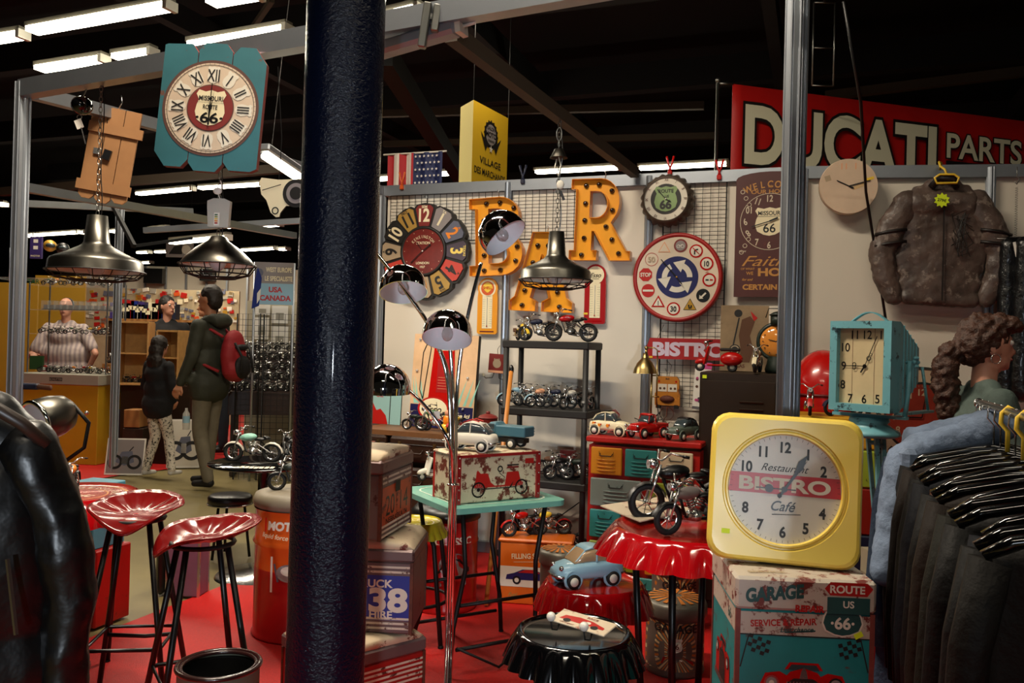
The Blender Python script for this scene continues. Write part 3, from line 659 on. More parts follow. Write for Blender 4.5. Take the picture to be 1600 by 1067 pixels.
m=Mx(); m.line((0,cz),(-r*.6,cz-r*.18),.006,-.02,'blk'); m.line((0,cz),(r*.28,cz+r*.12),.01,-.02,'blk'); m.build('hands',t)
# --- bistro arrow

t,W,Hh=wthing('bistro_sign','red metal arrow sign with grey white capitals BISTRO','sign',1007,529,1146,562,.06)
m=Mx(); m.slab([(-W/2,0),(-W/2+.012,.015),(-W/2+.03,Hh/2),(W/2-.03,Hh/2),(W/2,0),(W/2-.03,-Hh/2),(-W/2+.03,-Hh/2),(-W/2+.012,-.015)],-.012,.008,'bist_red'); m.build('plate',t)
m=Mx(); m.text('BISTRO',0,0,Hh*.62,-.0135,'bist_w',bold=.05,w_=W*.82); m.circ(-W*.47,0,.004,-.0135,'dark',10); m.rect(-W*.43,-Hh*.42,.022,.012,-.0135,'yellow'); m.build('lettering',t)
m=Mx(); m.tube([(-W*.36,0,Hh/2),(-W*.3,.03,Hh*1.15)],.0015,'iron',5); m.build('wire',t)
# --- school bus hook

t,W,Hh=wthing('bus_wall_hook','flat orange tin school bus front hanging on the grid below BISTRO','wall hook',1024,588,1063,637,.06); m=Mx()
m.slab([(-W*.5,-Hh*.42),(W*.5,-Hh*.42),(W*.5,-Hh*.05),(W*.46,.0),(W*.46,Hh*.38),(W*.36,Hh*.5),(-W*.36,Hh*.5),(-W*.46,Hh*.38),(-W*.46,0),(-W*.5,-Hh*.05)],-.02,.01,'bus'); m.build('body',t)
m=Mx(); m.rect(-W*.2,Hh*.14,W*.36,Hh*.24,-.0215,'offwhite'); m.rect(W*.2,Hh*.14,W*.36,Hh*.24,-.0215,'offwhite')
for q in (-.28,-.12,.14,.3): m.circ(q*W,Hh*.12,W*.05,-.023,'brownfab',10)
m.build('windscreen',t); m=Mx(); m.sph((0,-.02,-Hh*.22),(W*.3,.02,Hh*.12),'rust',14); m.build('grille',t); m=Mx(); m.text('BUS',0,Hh*.43,Hh*.05,-.0215,'dark')
for q in (-1,1): m.circ(q*W*.34,Hh*.34,W*.04,-.0215,'red',10); m.box((q*W*.36,-.005,-Hh*.46),(W*.16,.03,Hh*.12),'tyre')
m.build('trim',t); m=Mx(); m.tube([(0,-.02,-Hh*.45),(0,-.03,-Hh*.75),(-.02,-.045,-Hh*.95),(0,-.05,-Hh*1.05),(.02,-.04,-Hh*.95)],.003,'rust',6); m.torus((0,-.02,-Hh*.68),.04,.002,'rust',16,5,rot=(PI/2,0,0)); m.build('hook',t)
m=Mx(); m.tube([(-.02,0,Hh*.75),(.005,0,Hh*.5),(.02,0,Hh*.85),(-.01,0,Hh*1.0)],.0015,'iron',5); m.build('wire',t)
# --- pink card
t,W,Hh=wthing('picture_card','narrow pale card with a pink top, clipped to the grid beside the locker','card',1084,566,1110,640,.06,tilt=R(3)); m=Mx(); m.slab(rrect(W,Hh,.003,1),-.003,0,'white'); m.rect(0,Hh*.43,W,Hh*.14,-.0036,'pink'); m.rect(0,-Hh*.47,W,Hh*.06,-.0036,'silver')
for i in range(9): m.circ((rnd.random()-.5)*W*.7,(rnd.random()-.6)*Hh*.6,W*.09,-.0042,rnd.choice(['brownfab','pink','lp_mauve']),8)
m.build('card',t)
# --- coat hook plaque
t,W,Hh=wthing('coat_hook_plaque','small dark red plaque with two cream knobbed hooks left of the black shelf','coat hook',764,553,790,583,.06,tilt=R(3)); m=Mx(); m.slab(rrect(W,Hh,.003,2),-.006,.004,'lp_red'); m.circ(-.0,.0,W*.25,-.0068,'lp_tan',16); m.rect(0,-Hh*.42,W,Hh*.12,-.0068,'peach'); m.text('BAR',0,Hh*.2,Hh*.14,-.0074,'lp_tan'); m.build('plaque',t)
for q in (-1,1):
    m=Mx(); m.tube([(q*W*.15,0,-Hh*.5),(q*W*.2,-.01,-Hh*.75),(q*W*.5,-.035,-Hh*.8),(q*W*.62,-.045,-Hh*.68)],.002,'iron',6); m.sph((q*W*.62,-.047,-Hh*.65),.011,'cream',10); m.build('hook',t)
m=Mx(); m.tube([(-.0,0,Hh*.5),(-.005,.0,Hh*.75),(.01,0,Hh*.95)],.002,'steel',6); m.build('wire',t)
# --- ================ right wall: beige clock, jacket, black trousers

t,W,Hh=wthing('round_wall_clock','plain beige round wall clock below the red banner','clock',1282,248,1369,335,.10,k=1); s=Hh/2
m=Mx(); m.lathe([(0,-.02),(s,-.02),(s,.0),(s*.97,.012)],'beige',48,rot=(PI/2,0,0)); m.circ(0,0,s*.98,-.0125,'beige',48); m.build('case',t)
m=Mx(); m.text('11',-s*.18,s*.72,s*.22,-.0135,'peach'); m.text('1',s*.22,s*.72,s*.22,-.0135,'peach'); m.rect(-s*.72,s*.28,s*.2,s*.2,-.0132,'lp_tan',.3); m.rect(s*.7,s*.26,s*.3,s*.1,-.0132,'yellow',.3); m.rect(s*.35,0,s*.4,s*.12,-.0132,'tanb',.4)
for i in range(24): a=R(15*i); m.circ(s*.86*cos(a),s*.86*sin(a),s*.012,-.0132,'peach',6)
m.build('dial',t); m=Mx(); m.line((0,0),(s*.72,s*.2),.006,-.018,'blk'); m.line((0,0),(-s*.42,s*.2),.006,-.018,'blk'); m.line((0,0),(s*.15,-s*.08),.01,-.018,'blk'); m.build('hands',t)

P,_,_=wrect(1372,275,1570,478,.12,1); s=(P.y)/1300*1.03; t=thing('leather_jacket','distressed brown grey leather biker jacket on a yellow hanger, neon price star','jacket',P,rot=(0,0,WB))
q=lambda px,py,y=0:((px-1471)*s,y,(376-py)*s)
organic('torso',[(q(1470,385),(62*s,.05,82*s)),(q(1470,440),(60*s,.05,34*s)),(q(1436,320),22*s,q(1505,320),22*s),(q(1470,400),(66*s,.045,60*s)),(q(1440,350),(36*s,.05,52*s)),(q(1502,350),(36*s,.05,52*s)),(q(1452,290),9*s,q(1488,290),9*s),(q(1435,300),9*s,q(1505,300),9*s),(q(1425,462),12*s,q(1515,466),12*s)],'jkt',t,.011,3,.02,.06).scale.y=.66
for sd in (-1,1):
    X=lambda x,sd=sd:1470+sd*x
    organic('sleeve',[(q(X(50),318),20*s,q(X(68),352),22*s),(q(X(68),352),22*s,q(X(84),392),20*s),(q(X(84),392),20*s,q(X(80),430),18*s),(q(X(80),430),18*s,q(X(66),462),14*s)],'jkt',t,.011,3,.022,.05).scale.y=.66
    m=Mx()
    for z in (360,378): m.tube([q(X(52),z,-.036),q(X(66),z+2,-.052),q(X(80),z+4,-.05),q(X(96),z+8,-.026)],.010,'jkt_dk',6)
    m.build('sleeve_stripe',t)
m=Mx(); m.box(q(1470,392,-.046),(.006,.006,150*s),'jkt_dk'); m.build('zip',t)
m=Mx(); m.tube([q(1452,296,-.03),q(1460,283,-.05),q(1480,283,-.05),q(1488,296,-.03)],.02,'jkt_dk',8); m.build('collar',t)
m=Mx()
for i in range(14): m.tube([q(1478+rnd.random()*34,330+rnd.random()*75,-.05) for _ in range(4)],.0022,'jkt_dk',4)
m.build('embroidery',t)
m=Mx(); m.poly([( .042*(1 if i%2 else .72)*cos(PI*i/10)+q(1463,318)[0], .042*(1 if i%2 else .72)*sin(PI*i/10)+q(1463,318)[2]) for i in range(20)],-.085,'ylw_neon'); m.text('279€',*[q(1463,318)[0],q(1463,318)[2]],.016,-.0865,'dark',rot=-.2); o=m.build('price_star',t); tag(o,'neon yellow price star',None)
h=thing('clothes_hanger','yellow plastic hanger holding the leather jacket on the wall','hanger',P,rot=(0,0,WB)); m=Mx(); z0=q(0,283)[2]; m.tube([q(1453,284,-.075),q(1456,292,-.075),q(1484,292,-.075),q(1487,284,-.075),q(1480,279,-.075),q(1460,279,-.075)],.0065,'yellow',8,closed=True); m.tube([q(1470,279,-.07),q(1469,270,-.05),q(1464,264,-.03),q(1465,256,.0),q(1472,255,.04),q(1474,262,.09)],.006,'yellow',8); m.build('frame',h)
def trousers(label,x0,dx,y0=383,d=.2):
    P,_,_=wrect(x0,y0,x0+dx,y0+110,d,1); t=thing('leather_trousers',label,'trousers',P,rot=(0,0,WB),group='black leather trousers on the right wall'); w_=dx*s*.5
    organic('legs',[((-w_*.45,0,.19),.05,(-w_*.5,0,-.6),.055),((w_*.45,0,.19),.05,(w_*.5,0,-.6),.055),((0,0,.17),(w_*.9,.045,.06))],'blk_leather',t,.013,3,.012,.05); m=Mx(); m.box((0,0,.215),(w_*1.7,.06,.03),'blk'); m.rect(-w_*.3,.16,.014,.08,-.07,'white',.2); m.build('waistband',t)

trousers('black leather trousers clipped beside the brown jacket, first of the pair',1568,28,383,.16); trousers('black leather trousers at the right picture edge, second of the pair',1592,34,383,.22)
t=thing('spring_chain','thin coiled steel spring holding the black trousers on the right wall','spring',onw(1589,275,.17,1)); m=Mx(); hh=.36; m.tube([(0.006*cos(i*.9),.006*sin(i*.9),-.06-hh*i/160*.8) for i in range(160)],.0012,'steel',4); m.tube([(0,0,.05),(0,0,0),(.015,0,-.015),(0,0,-.045),(-.012,0,-.03)],.0025,'steel',6); m.build('spring',t); m=Mx(); m.tube([(-.1,0,-hh*.95),(.16,0,-hh*.95)],.003,'steel',6); m.build('clip_bar',t)
# ================================================================ ABOVE THE WALL

a=at(1145,132,5.6); b=at(1600,190,6.3); a.z=b.z=3.18; u=(b-a); u.z=0; u.normalize(); nn=Vector((-u.y,u.x,0)); b=a+u*3.2
t=thing('banner','long red banner reading DUCATI PARTS above the right wall','banner',a,rot=(0,0,math.atan2(u.y,u.x)))
def bx_(px,py): p=hit(px,py,a,nn); return (p-a).dot(u),p.z-a.z
m=Mx(); nb=40
vs=[(3.2*i/nb,.012*sin(i*1.3)*(j/4),-.85*j/4) for j in range(5) for i in range(nb+1)]; m.add(vs,[(j*(nb+1)+i,(j+1)*(nb+1)+i,(j+1)*(nb+1)+i+1,j*(nb+1)+i+1) for j in range(4) for i in range(nb)],'ban_red',True); o=m.build('cloth',t); so=o.modifiers.new('t','SOLIDIFY'); so.thickness=.004
m=Mx(); x0,z0=bx_(1162,160); x1,_=bx_(1459,240); _,z1=bx_(1162,250); hh=z0-z1
m.text('DUCATI',(x0+x1)/2,(z0+z1)/2-.01,hh,-.025,'ban_cream',bold=.035,w_=(x1-x0),out=('ban_blk',.075)); m.build('lettering',t); m=Mx()
x0,z0=bx_(1476,203); x1,_=bx_(1592,240); _,z1=bx_(1476,244); m.text('PARTS',(x0+x1)/2,(z0+z1)/2-.015,(z0-z1)*.95,-.025,'ban_cream',bold=.02,w_=(x1-x0),out=('ban_blk',.06)); m.rect(x0+.25,z1-.085,.5,.1,-.02,'ban_blk'); m.text('SERVICE',x0+.25,z1-.085,.06,-.022,'ban_cream')
m.build('lettering',t)
t=thing('banner_pole','thin steel pole carrying the left end of the red banner','pole',Vector((a.x-.1,a.y,0))); m=Mx(); m.cyl((0,0,0),(0,0,3.2),.012,'steel'); m.sph((0,0,3.2),.018,'steel'); m.cyl((0,0,3.18),(.1,0,3.18),.008,'steel'); m.build('pole',t)
# yellow hanging box banner
A_,B_,C_=at(720,158,8.0),at(740,153,7.75),at(794,190,8.35); zt=3.66

t=thing('village_banner','tall yellow hanging banner box reading VILLAGE DES MARCHANDS','banner',(B_.x,B_.y,zt)); m=Mx(); P3=[Vector((p.x-B_.x,p.y-B_.y,0)) for p in (A_,B_,C_)]; P4=P3[0]+P3[2]
Q=[P3[0],P3[1],P3[2],P4]; hb=1.5; vs=[(q_.x,q_.y,z) for z in (0,-hb) for q_ in Q]; m.add(vs,[(1,2,6,5),(2,3,7,6),(0,1,2,3)],'vm_y'); m.add(vs,[(0,1,5,4),(3,0,4,7)],'vm_side'); m.build('box',t)
dv=P3[2]; L=dv.length; ang=math.atan2(dv.y,dv.x); m=Mx(); y=-.003
m.ring(L/2,-.25,.1,.13,y,'dark',20); m.circ(L/2,-.25,.1,y,'lp_grey',20)
for i in range(16): aa=2*PI*i/16; m.rect(L/2+.128*cos(aa),-.25+.13*sin(aa),.022,.022,y,'dark',aa)
m.text('SALON',L/2,-.19,.035,y-.002,'dark'); m.text('MOTO',L/2,-.25,.05,y-.002,'blk',bold=.03); m.text('LEGENDE',L/2,-.31,.022,y-.002,'dark')
for q in (-1,1): m.poly([(L/2+q*.06,-.36),(L/2+q*.2,-.25),(L/2+q*.1,-.42)],y-.001,'dark')
m.poly([(L/2+.04*(1 if i%2 else .4)*cos(PI*i/5+PI/2*3),-.39+.04*(1 if i%2 else .4)*sin(PI*i/5+PI/2*3)) for i in range(10)],y-.003,'offwhite')
m.text('VILLAGE',L/2,-.52,.065,y,'dark',w_=L*.6,bold=.02); m.text('DES MARCHANDS',L/2,-.63,.065,y,'dark',w_=L*.88,bold=.02); m.build('lettering',t,loc=(0,0,0),rz=ang)
m=Mx(); m.tube([(P3[1].x,P3[1].y,.0),(P3[1].x,P3[1].y,3.3)],.003,'iron',5); m.tube([(P3[2].x,P3[2].y,.0),(P3[2].x,P3[2].y,3.3)],.003,'iron',5); m.build('hanging_wires',t)
# flag

P=hit(648,266,W0+N*.05,N); s=P.y/1300; t=thing('flag','stars and stripes flag hanging behind the left end of the white wall','flag',P,rz=WA); m=Mx(); w_=96*s; h_=54*s
def fx(i): return (-w_/2+w_*i/9)
n=27; vs=[(-w_/2+w_*i/n,.012*sin(i*.9),h_/2-h_*1.25*j) for j in (0,1) for i in range(n+1)]
for i in range(n): m.add([vs[i],vs[i+1],vs[n+1+i+1],vs[n+1+i]],[(3,2,1,0)],('flag_r' if (i//3)%2==0 else 'flag_w') if i<13 else 'flag_b')
for r_ in range(5):
    for c in range(6): cx=w_*.03+w_*.075*(c+.5*(r_%2)); cz=h_*.38-h_*.19*r_; m.poly([(cx+.011*(1 if i%2 else .4)*cos(PI*i/5-PI/2),cz+.011*(1 if i%2 else .4)*sin(PI*i/5-PI/2)) for i in range(10)],-.016,'flag_w')
m.build('cloth',t); m=Mx(); m.cyl((-w_*.58,0,h_/2),(w_*.56,0,h_/2),.006,'offwhite'); m.build('rod',t)
def clamp(label,px,py,k,col): 
    p=onw(px,py,.04,k); t=thing('spring_clamp',label,'clamp',p,group='clamps on the wall rail',rz=WA if k==0 else WB); m=Mx()
    for q in (-1,1): m.tube([(q*.022,0,.07),(q*.01,0,.02),(0,0,0),(q*.006,0,-.03)],.007,col,6)
    m.build('handle',t); m=Mx(); m.box((0,0,-.035),(.028,.02,.03),col,bev=.004); m.build('jaw',t)
clamp('orange spring clamp on the wall rail under the flag',628,285,0,'orange_dk'); clamp('black spring clamp on the wall rail left of the chain lamp',817,275,0,'navy'); clamp('red spring clamp above the bottle cap clock',1047,262,0,'red'); clamp('red spring clamp on the top right corner of the tall grid',1124,268,0,'red')
# ================================================================ BUILDERS
def xf(loc,rz=0,rot=None,sc=1):
    return Matrix.Translation(Vector(loc))@(Euler(rot).to_matrix().to_4x4() if rot else Matrix.Rotation(rz,4,'Z'))@Matrix.Scale(sc,4)
def axis_m(loc,up):
    z=Vector(up).normalized(); x=z.cross(Vector((0,1,0))); x=x.normalized() if x.length>.01 else Vector((1,0,0)); y=z.cross(x)
    return Matrix(((x.x,y.x,z.x,loc[0]),(x.y,y.y,z.y,loc[1]),(x.z,y.z,z.z,loc[2]),(0,0,0,1)))
def moto_parts(tank,fend,eng='silver',style=0):
    """unit motorcycle, front towards +X, about 1.1 long; returns {part: function(m)}"""
    def wheel(m,x):
        m.torus((x,0,.19),.155,.038,'tyre',18,7,rot=(PI/2,0,0)); m.torus((x,0,.19),.125,.010,'silver',16,5,rot=(PI/2,0,0)); m.cyl((x,-.04,.19),(x,.04,.19),.03,'silver',n=8)
        for i in range(8): a=PI*i/4+.2; m.tube([(x,0,.19),(x+.125*cos(a),0,.19+.125*sin(a))],.005,'silver',4)
    def fen(m,x,a0,a1,k): 
        pts=[(x+.205*cos(R(a0+(a1-a0)*i/7)),.19+.205*sin(R(a0+(a1-a0)*i/7))) for i in range(8)]
        m.add([(p[0],y,p[1]-.02*abs(y)/.05) for p in pts for y in (-.05,0,.05)],[(3*i+j,3*i+j+1,3*i+j+4,3*i+j+3) for i in range(7) for j in (0,1)],k,True)
        m.add([(p[0],y,p[1]-.012-.02*abs(y)/.05) for p in pts for y in (-.05,0,.05)],[(3*i+j,3*i+j+3,3*i+j+4,3*i+j+1) for i in range(7) for j in (0,1)],k,True)
    def frame(m):
        m.tube([(.24,0,.52),(.12,0,.2),(-.15,0,.16),(-.36,0,.19)],.018,'blk',6); m.tube([(.24,0,.5),(-.12,0,.44),(-.36,0,.19)],.016,'blk',6)
        for q in (-1,1): m.tube([(.25,q*.05,.56),(.37,q*.045,.19)],.014,'silver',6); m.tube([(-.1,q*.07,.36),(-.36,q*.05,.19)],.01,'silver',5)
    def engine(m):
        m.sph((0,0,.22),(.1,.07,.08),eng,10); m.box((0,0,.22),(.2,.11,.08),eng,bev=.02)
        for a in (-.42,.42):
            for i in range(4): 
                r=.09+.035*i; m.lathe([(0,-.012),(.052,-.012),(.052,.012),(0,.012)],eng,10,c=(r*sin(a),0,.24+r*cos(a)),rot=(0,a,0))
        m.cyl((-.0,-.08,.2),(-.0,.08,.2),.05,'silver',n=12)
    P={'front_wheel':lambda m:wheel(m,.37),'rear_wheel':lambda m:wheel(m,-.37),'frame':frame,'engine':engine,
     'fuel_tank':lambda m:(m.sph((.09,0,.475),(.17,.085,.075),tank,14,rot=(0,.12,0))),
     'seat':lambda m:(m.sph((-.15,0,.44),(.13,.08,.035),'blk',12,rot=(0,.1,0)),m.sph((-.27,0,.475),(.08,.07,.03),'blk',10,rot=(0,-.25,0))),
     'front_fender':lambda m:fen(m,.37,15,165,fend),'rear_fender':lambda m:fen(m,-.37,10,175,fend),
     'handlebar':lambda m:(m.tube([(.1,-.22,.66),(.19,-.15,.68),(.24,-.05,.6),(.24,.05,.6),(.19,.15,.68),(.1,.22,.66)],.011,'silver',6),m.cyl((.1,-.22,.66),(.04,-.24,.65),.017,'blk',n=6),m.cyl((.1,.22,.66),(.04,.24,.65),.017,'blk',n=6)),
     'headlight':lambda m:(m.sph((.31,0,.56),(.06,.05,.055),'chrome_r',12),m.lathe([(0,.0),(.045,0)],'bulb',12,c=(.365,0,.56),rot=(0,PI/2,0))),
     'exhaust_pipe':lambda m:(m.tube([(.1,-.09,.3),(.06,-.1,.16),(-.1,-.11,.13),(-.5,-.12,.17)],.022,'chrome_r',7),m.tube([(.0,-.1,.3),(-.1,-.11,.19),(-.42,-.125,.22)],.016,'chrome_r',6))}
    if style==1: P['windscreen']=lambda m:m.add([(.30,-.14,.62),(.30,.14,.62),(.22,.12,.86),(.22,-.12,.86)],[(0,1,2,3)],'glassclr')
    if style==2: P['saddle_bag']=lambda m:(m.box((-.34,-.13,.34),(.2,.07,.14),'brownfab',bev=.02),m.box((-.34,.13,.34),(.2,.07,.14),'brownfab',bev=.02))
    if style==3: P['cargo_box']=lambda m:(m.box((-.42,0,.42),(.3,.24,.18),tank,bev=.03))
    return P
MCAT='toy motorcycle'
def moto(label,loc,rz,L=.25,tank='red',fend='blk',eng='silver',style=0,group=None,name='toy_motorcycle',lean=0,single=False):
    S=L/1.12; P=moto_parts(tank,fend,eng,style)
    if single:
        m=Mx(xf((0,0,0),sc=S)); [f(m) for f in P.values()]; o=m.build(name,None,loc,rot=(lean,0,rz)); tag(o,label,MCAT,group); return o
    t=thing(name,label,MCAT,loc,group=group,rot=(lean,0,rz))
    for k,f in P.items():
        m=Mx(xf((0,0,0),sc=S)); f(m); m.build('wheel' if 'wheel' in k else 'fender' if 'fender' in k else k,t)
    return t
def loft(m,st,k,n=14,e=.55):
    vs=[];fs=[]
    for x,z0,z1,hw in st:
        for j in range(n):
            a=2*PI*(j+.5)/n; c,s_=cos(a),sin(a); vs.append((x,hw*math.copysign(abs(c)**e,c),(z0+z1)/2+(z1-z0)/2*math.copysign(abs(s_)**e,s_)))
    for i in range(len(st)-1):
        for j in range(n): fs.append((i*n+j,(i+1)*n+j,(i+1)*n+(j+1)%n,i*n+(j+1)%n))
    fs+=[tuple(range(n)),tuple(((len(st)-1)*n+j) for j in range(n))[::-1]]; m.add(vs,fs,k,True)
CARS={'fiat':([(-.5,.17,.32,.15),(-.46,.1,.42,.2),(-.3,.1,.46,.225),(0,.1,.47,.235),(.25,.1,.45,.23),(.42,.1,.40,.2),(.5,.15,.30,.15)],[(-.42,.4,.47,.15),(-.28,.4,.66,.175),(-.05,.4,.72,.185),(.12,.4,.67,.18),(.28,.42,.46,.17)],[(-.26,.655,.69,.15),(-.1,.69,.735,.165),(.02,.685,.735,.165),(.11,.655,.69,.155)],(-.3,.31,.1)),
'twocv':([(-.5,.15,.34,.15),(-.45,.1,.42,.19),(-.25,.1,.46,.2),(.1,.1,.46,.2),(.3,.12,.44,.15),(.46,.14,.40,.13),(.5,.18,.32,.1)],[(-.44,.36,.44,.15),(-.3,.4,.62,.17),(-.08,.4,.72,.175),(.08,.4,.68,.17),(.2,.4,.48,.16)],[(-.34,.58,.63,.14),(-.2,.66,.71,.155),(-.06,.7,.745,.16),(.06,.67,.71,.155)],(-.32,.33,.1)),
'coupe':([(-.5,.16,.34,.17),(-.46,.1,.4,.2),(-.2,.1,.42,.21),(.2,.1,.41,.21),(.44,.1,.38,.2),(.5,.14,.30,.16)],[(-.46,.36,.42,.17),(-.36,.38,.56,.17),(-.1,.38,.61,.175),(.06,.38,.57,.175),(.2,.38,.42,.17)],[(-.38,.56,.59,.15),(-.1,.6,.64,.16),(.05,.565,.6,.155)],(-.31,.3,.1))}
def zc(z): return .1+(z-.1)*.7
def car(label,loc,rz,L,kind,body,roof=None,name='toy_car',extra=None,cat='toy car',wheelm='offwhite',win='glassdark'):
    S=L; t=thing(name,label,cat,loc,rz); b,c,r,(xr,xf_,wr)=CARS[kind]; b,c,r=[[(x_,zc(p_),zc(q_),h_) for x_,p_,q_,h_ in v_] for v_ in (b,c,r)]; T_=xf((0,0,0),sc=S)
    m=Mx(T_); loft(m,b,body)
    for x in (xr,xf_):
        for q in (-1,1): m.torus((x,q*.2,.12),.125,.022,body,14,6,rot=(PI/2,0,0),sc=(1,1))
    m.build('body',t); m=Mx(T_); loft(m,c,win); m.build('windows',t); m=Mx(T_); loft(m,r,roof or body); hw=.17
    for q in (-1,1):
        m.tube([(r[-1][0],q*.14,zc(.66)),(c[-1][0]-.02,q*.155,zc(.45))],.013,roof or body,5); m.tube([(r[0][0]+.02,q*.13,r[0][1]+.02),(c[0][0]+.04,q*.14,zc(.45))],.02,roof or body,5); m.tube([(-.06,q*.178,zc(.7)),(-.05,q*.195,zc(.45))],.013,roof or body,5)
    m.build('roof',t)
    for x in (xr,xf_):
        for q in (-1,1):
            m=Mx(T_); m.lathe([(0,-.035),(wr,-.035),(wr,.035),(0,.035)],'tyre',18,c=(x,q*.2,wr),rot=(PI/2,0,0)); m.lathe([(0,-.04),(wr*.62,-.04),(wr*.62,.04),(0,.04)],wheelm,14,c=(x,q*.2,wr),rot=(PI/2,0,0)); m.build('wheel',t)
    for q in (-1,1): m=Mx(T_); m.sph((.46,q*.13,zc(.34)),(.035,.04,.04),'chrome_r',10); m.build('headlight',t)
    m=Mx(T_); m.tube([(.42,-.2,.16),(.52,-.15,.16),(.535,0,.16),(.52,.15,.16),(.42,.2,.16)],.022,'chrome_r',6); m.build('bumper',t)
    m=Mx(T_); m.tube([(-.42,-.2,.16),(-.52,-.15,.16),(-.535,0,.16),(-.52,.15,.16),(-.42,.2,.16)],.022,'chrome_r',6); m.build('bumper',t)
    if extra: extra(t,T_)
    return t

def scooter(label,loc,rz,L,body,seat='brownfab',name='toy_scooter',lean=0):
    T_=xf((0,0,0),sc=L); t=thing(name,label,'toy scooter',loc,rot=(lean,0,rz)); m=Mx(T_)
    m.sph((-.28,0,.27),(.24,.13,.15),body,14); m.box((.03,0,.13),(.36,.2,.04),body,bev=.015); m.box((.22,0,.33),(.05,.3,.4),body,rot=(0,-.25,0),bev=.02); m.sph((.35,0,.21),(.13,.06,.06),body,10,rot=(0,.3,0)); m.build('body',t)
    for x in (.36,-.3): m=Mx(T_); m.torus((x,0,.1),.075,.032,'tyre',16,7,rot=(PI/2,0,0)); m.lathe([(0,-.02),(.05,-.02),(.05,.02),(0,.02)],'offwhite',10,c=(x,0,.1),rot=(PI/2,0,0)); m.build('wheel',t)
    m=Mx(T_); m.box((-.25,0,.46),(.42,.17,.07),seat,bev=.03); m.build('seat',t)
    m=Mx(T_); m.cyl((.24,0,.45),(.2,0,.6),.02,'silver'); m.tube([(.14,-.17,.64),(.2,-.06,.62),(.2,.06,.62),(.14,.17,.64)],.016,'blk',6); m.build('handlebar',t); m=Mx(T_); m.sph((.24,0,.6),(.05,.05,.045),'chrome_r',10); m.build('headlight',t); return t
def bottle_cap(m,r,h,k,kt=None,sk=.1):
    """cap top at z=h"""
    n=168; m.lathe([(0,h-.012),(r*.8,h-.012),(r*.87,h-.008),(r*.9,h)],kt or k,n); m.lathe([(r*.9,h),(r*.94,h-.003),(r*.98,h-.018),(r*1.02,h-.04),(r*1.07,h-sk*.75),(r*1.1,h-sk)],k,n,fl=(21,[0,0,r*.01,r*.04,r*.07,r*.09])); m.lathe([(r*1.08,h-sk),(r*.9,h-.02)],k,n,fl=(21,[r*.09,0]))
def cap_seat(label,loc,r,h,k,nl=4,name='bottle_cap_stool',kt=None,legm='blk',splay=1.05,cat='stool',sk=.1,art=None,rz=0,lr=.012,ring=True):
    t=thing(name,label,cat,loc,rz); m=Mx(); bottle_cap(m,r,h,k,kt,sk); m.build('table_top' if cat=='table' else 'seat',t)
    for i in range(nl):
        a=2*PI*(i+.5)/nl; m=Mx(); m.tube([(r*.72*cos(a),r*.72*sin(a),h-.03),(r*splay*cos(a),r*splay*sin(a),.012)],lr,legm,8); m.sph((r*splay*cos(a),r*splay*sin(a),.012),lr*1.2,legm,8); m.build('leg',t)
    if ring: m=Mx(); f=.3; m.torus((0,0,h*f),r*(.72+(splay-.72)*(1-f)),.008,legm,40,6); m.build('foot_ring',t)
    if art: m=Mx(Matrix.Translation((0,0,h-.0115))@Matrix.Rotation(-PI/2,4,'X')); art(m); m.build('print',t)
    return t
def tractor_stool(label,loc,rz,h=.75):
    t=thing('tractor_stool',label,'stool',loc,rz,'red tractor seat bar stools'); m=Mx(); vs=[];fs=[]; nr,na=9,48
    for i in range(nr+1):
        f=i/nr
        for j in range(na):
            a=2*PI*j/na; c,s_=cos(a),sin(a)
            rx=.185; ry=.165*(1-.30*max(0,-c)**2); x=rx*c*f+(0.03*max(0,-c)**3*f); y=ry*s_*f
            z=f**2.4*(.030+.028*max(0,c)**1.5+.006*abs(s_))-f**2.6*.075*max(0,-c)**3
            if c>-.3 and .35<f<.9: z+=.006*(1 if abs(((math.degrees(a)+180)%24)-12)<5 else 0)
            vs.append((x,y,z))
    for i in range(nr):
        for j in range(na): fs.append((i*na+j,(i+1)*na+j,(i+1)*na+(j+1)%na,i*na+(j+1)%na))
    m.add([(x,y,z+h-.03) for x,y,z in vs],fs,'seat_red',True); o=m.build('seat',t); so=o.modifiers.new('t','SOLIDIFY'); so.thickness=.006; so.offset=-1
    m=Mx(); m.torus((0,0,h-.045),.1,.008,'iron',24,6); m.build('seat_ring',t); tops=[]
    for i in range(4):
        a=2*PI*(i+.5)/4; m=Mx(); m.tube([(.09*cos(a),.09*sin(a),h-.04),(.235*cos(a),.235*sin(a),.012)],.0105,'blk',8); m.sph((.235*cos(a),.235*sin(a),.012),.015,'blk',8); m.build('leg',t)
    z=.26; q=.09+.145*(1-z/(h-.04)); m=Mx(); m.tube([(q*cos(2*PI*(i+.5)/4),q*sin(2*PI*(i+.5)/4),z) for i in range(4)],.008,'blk',6,closed=True); m.tube([(q*cos(R(45)),q*sin(R(45)),z-.03),(q*.9,0,z-.05),(q*cos(R(-45)),q*sin(R(-45)),z-.03)],.008,'blk',6); m.build('footrest',t); return t

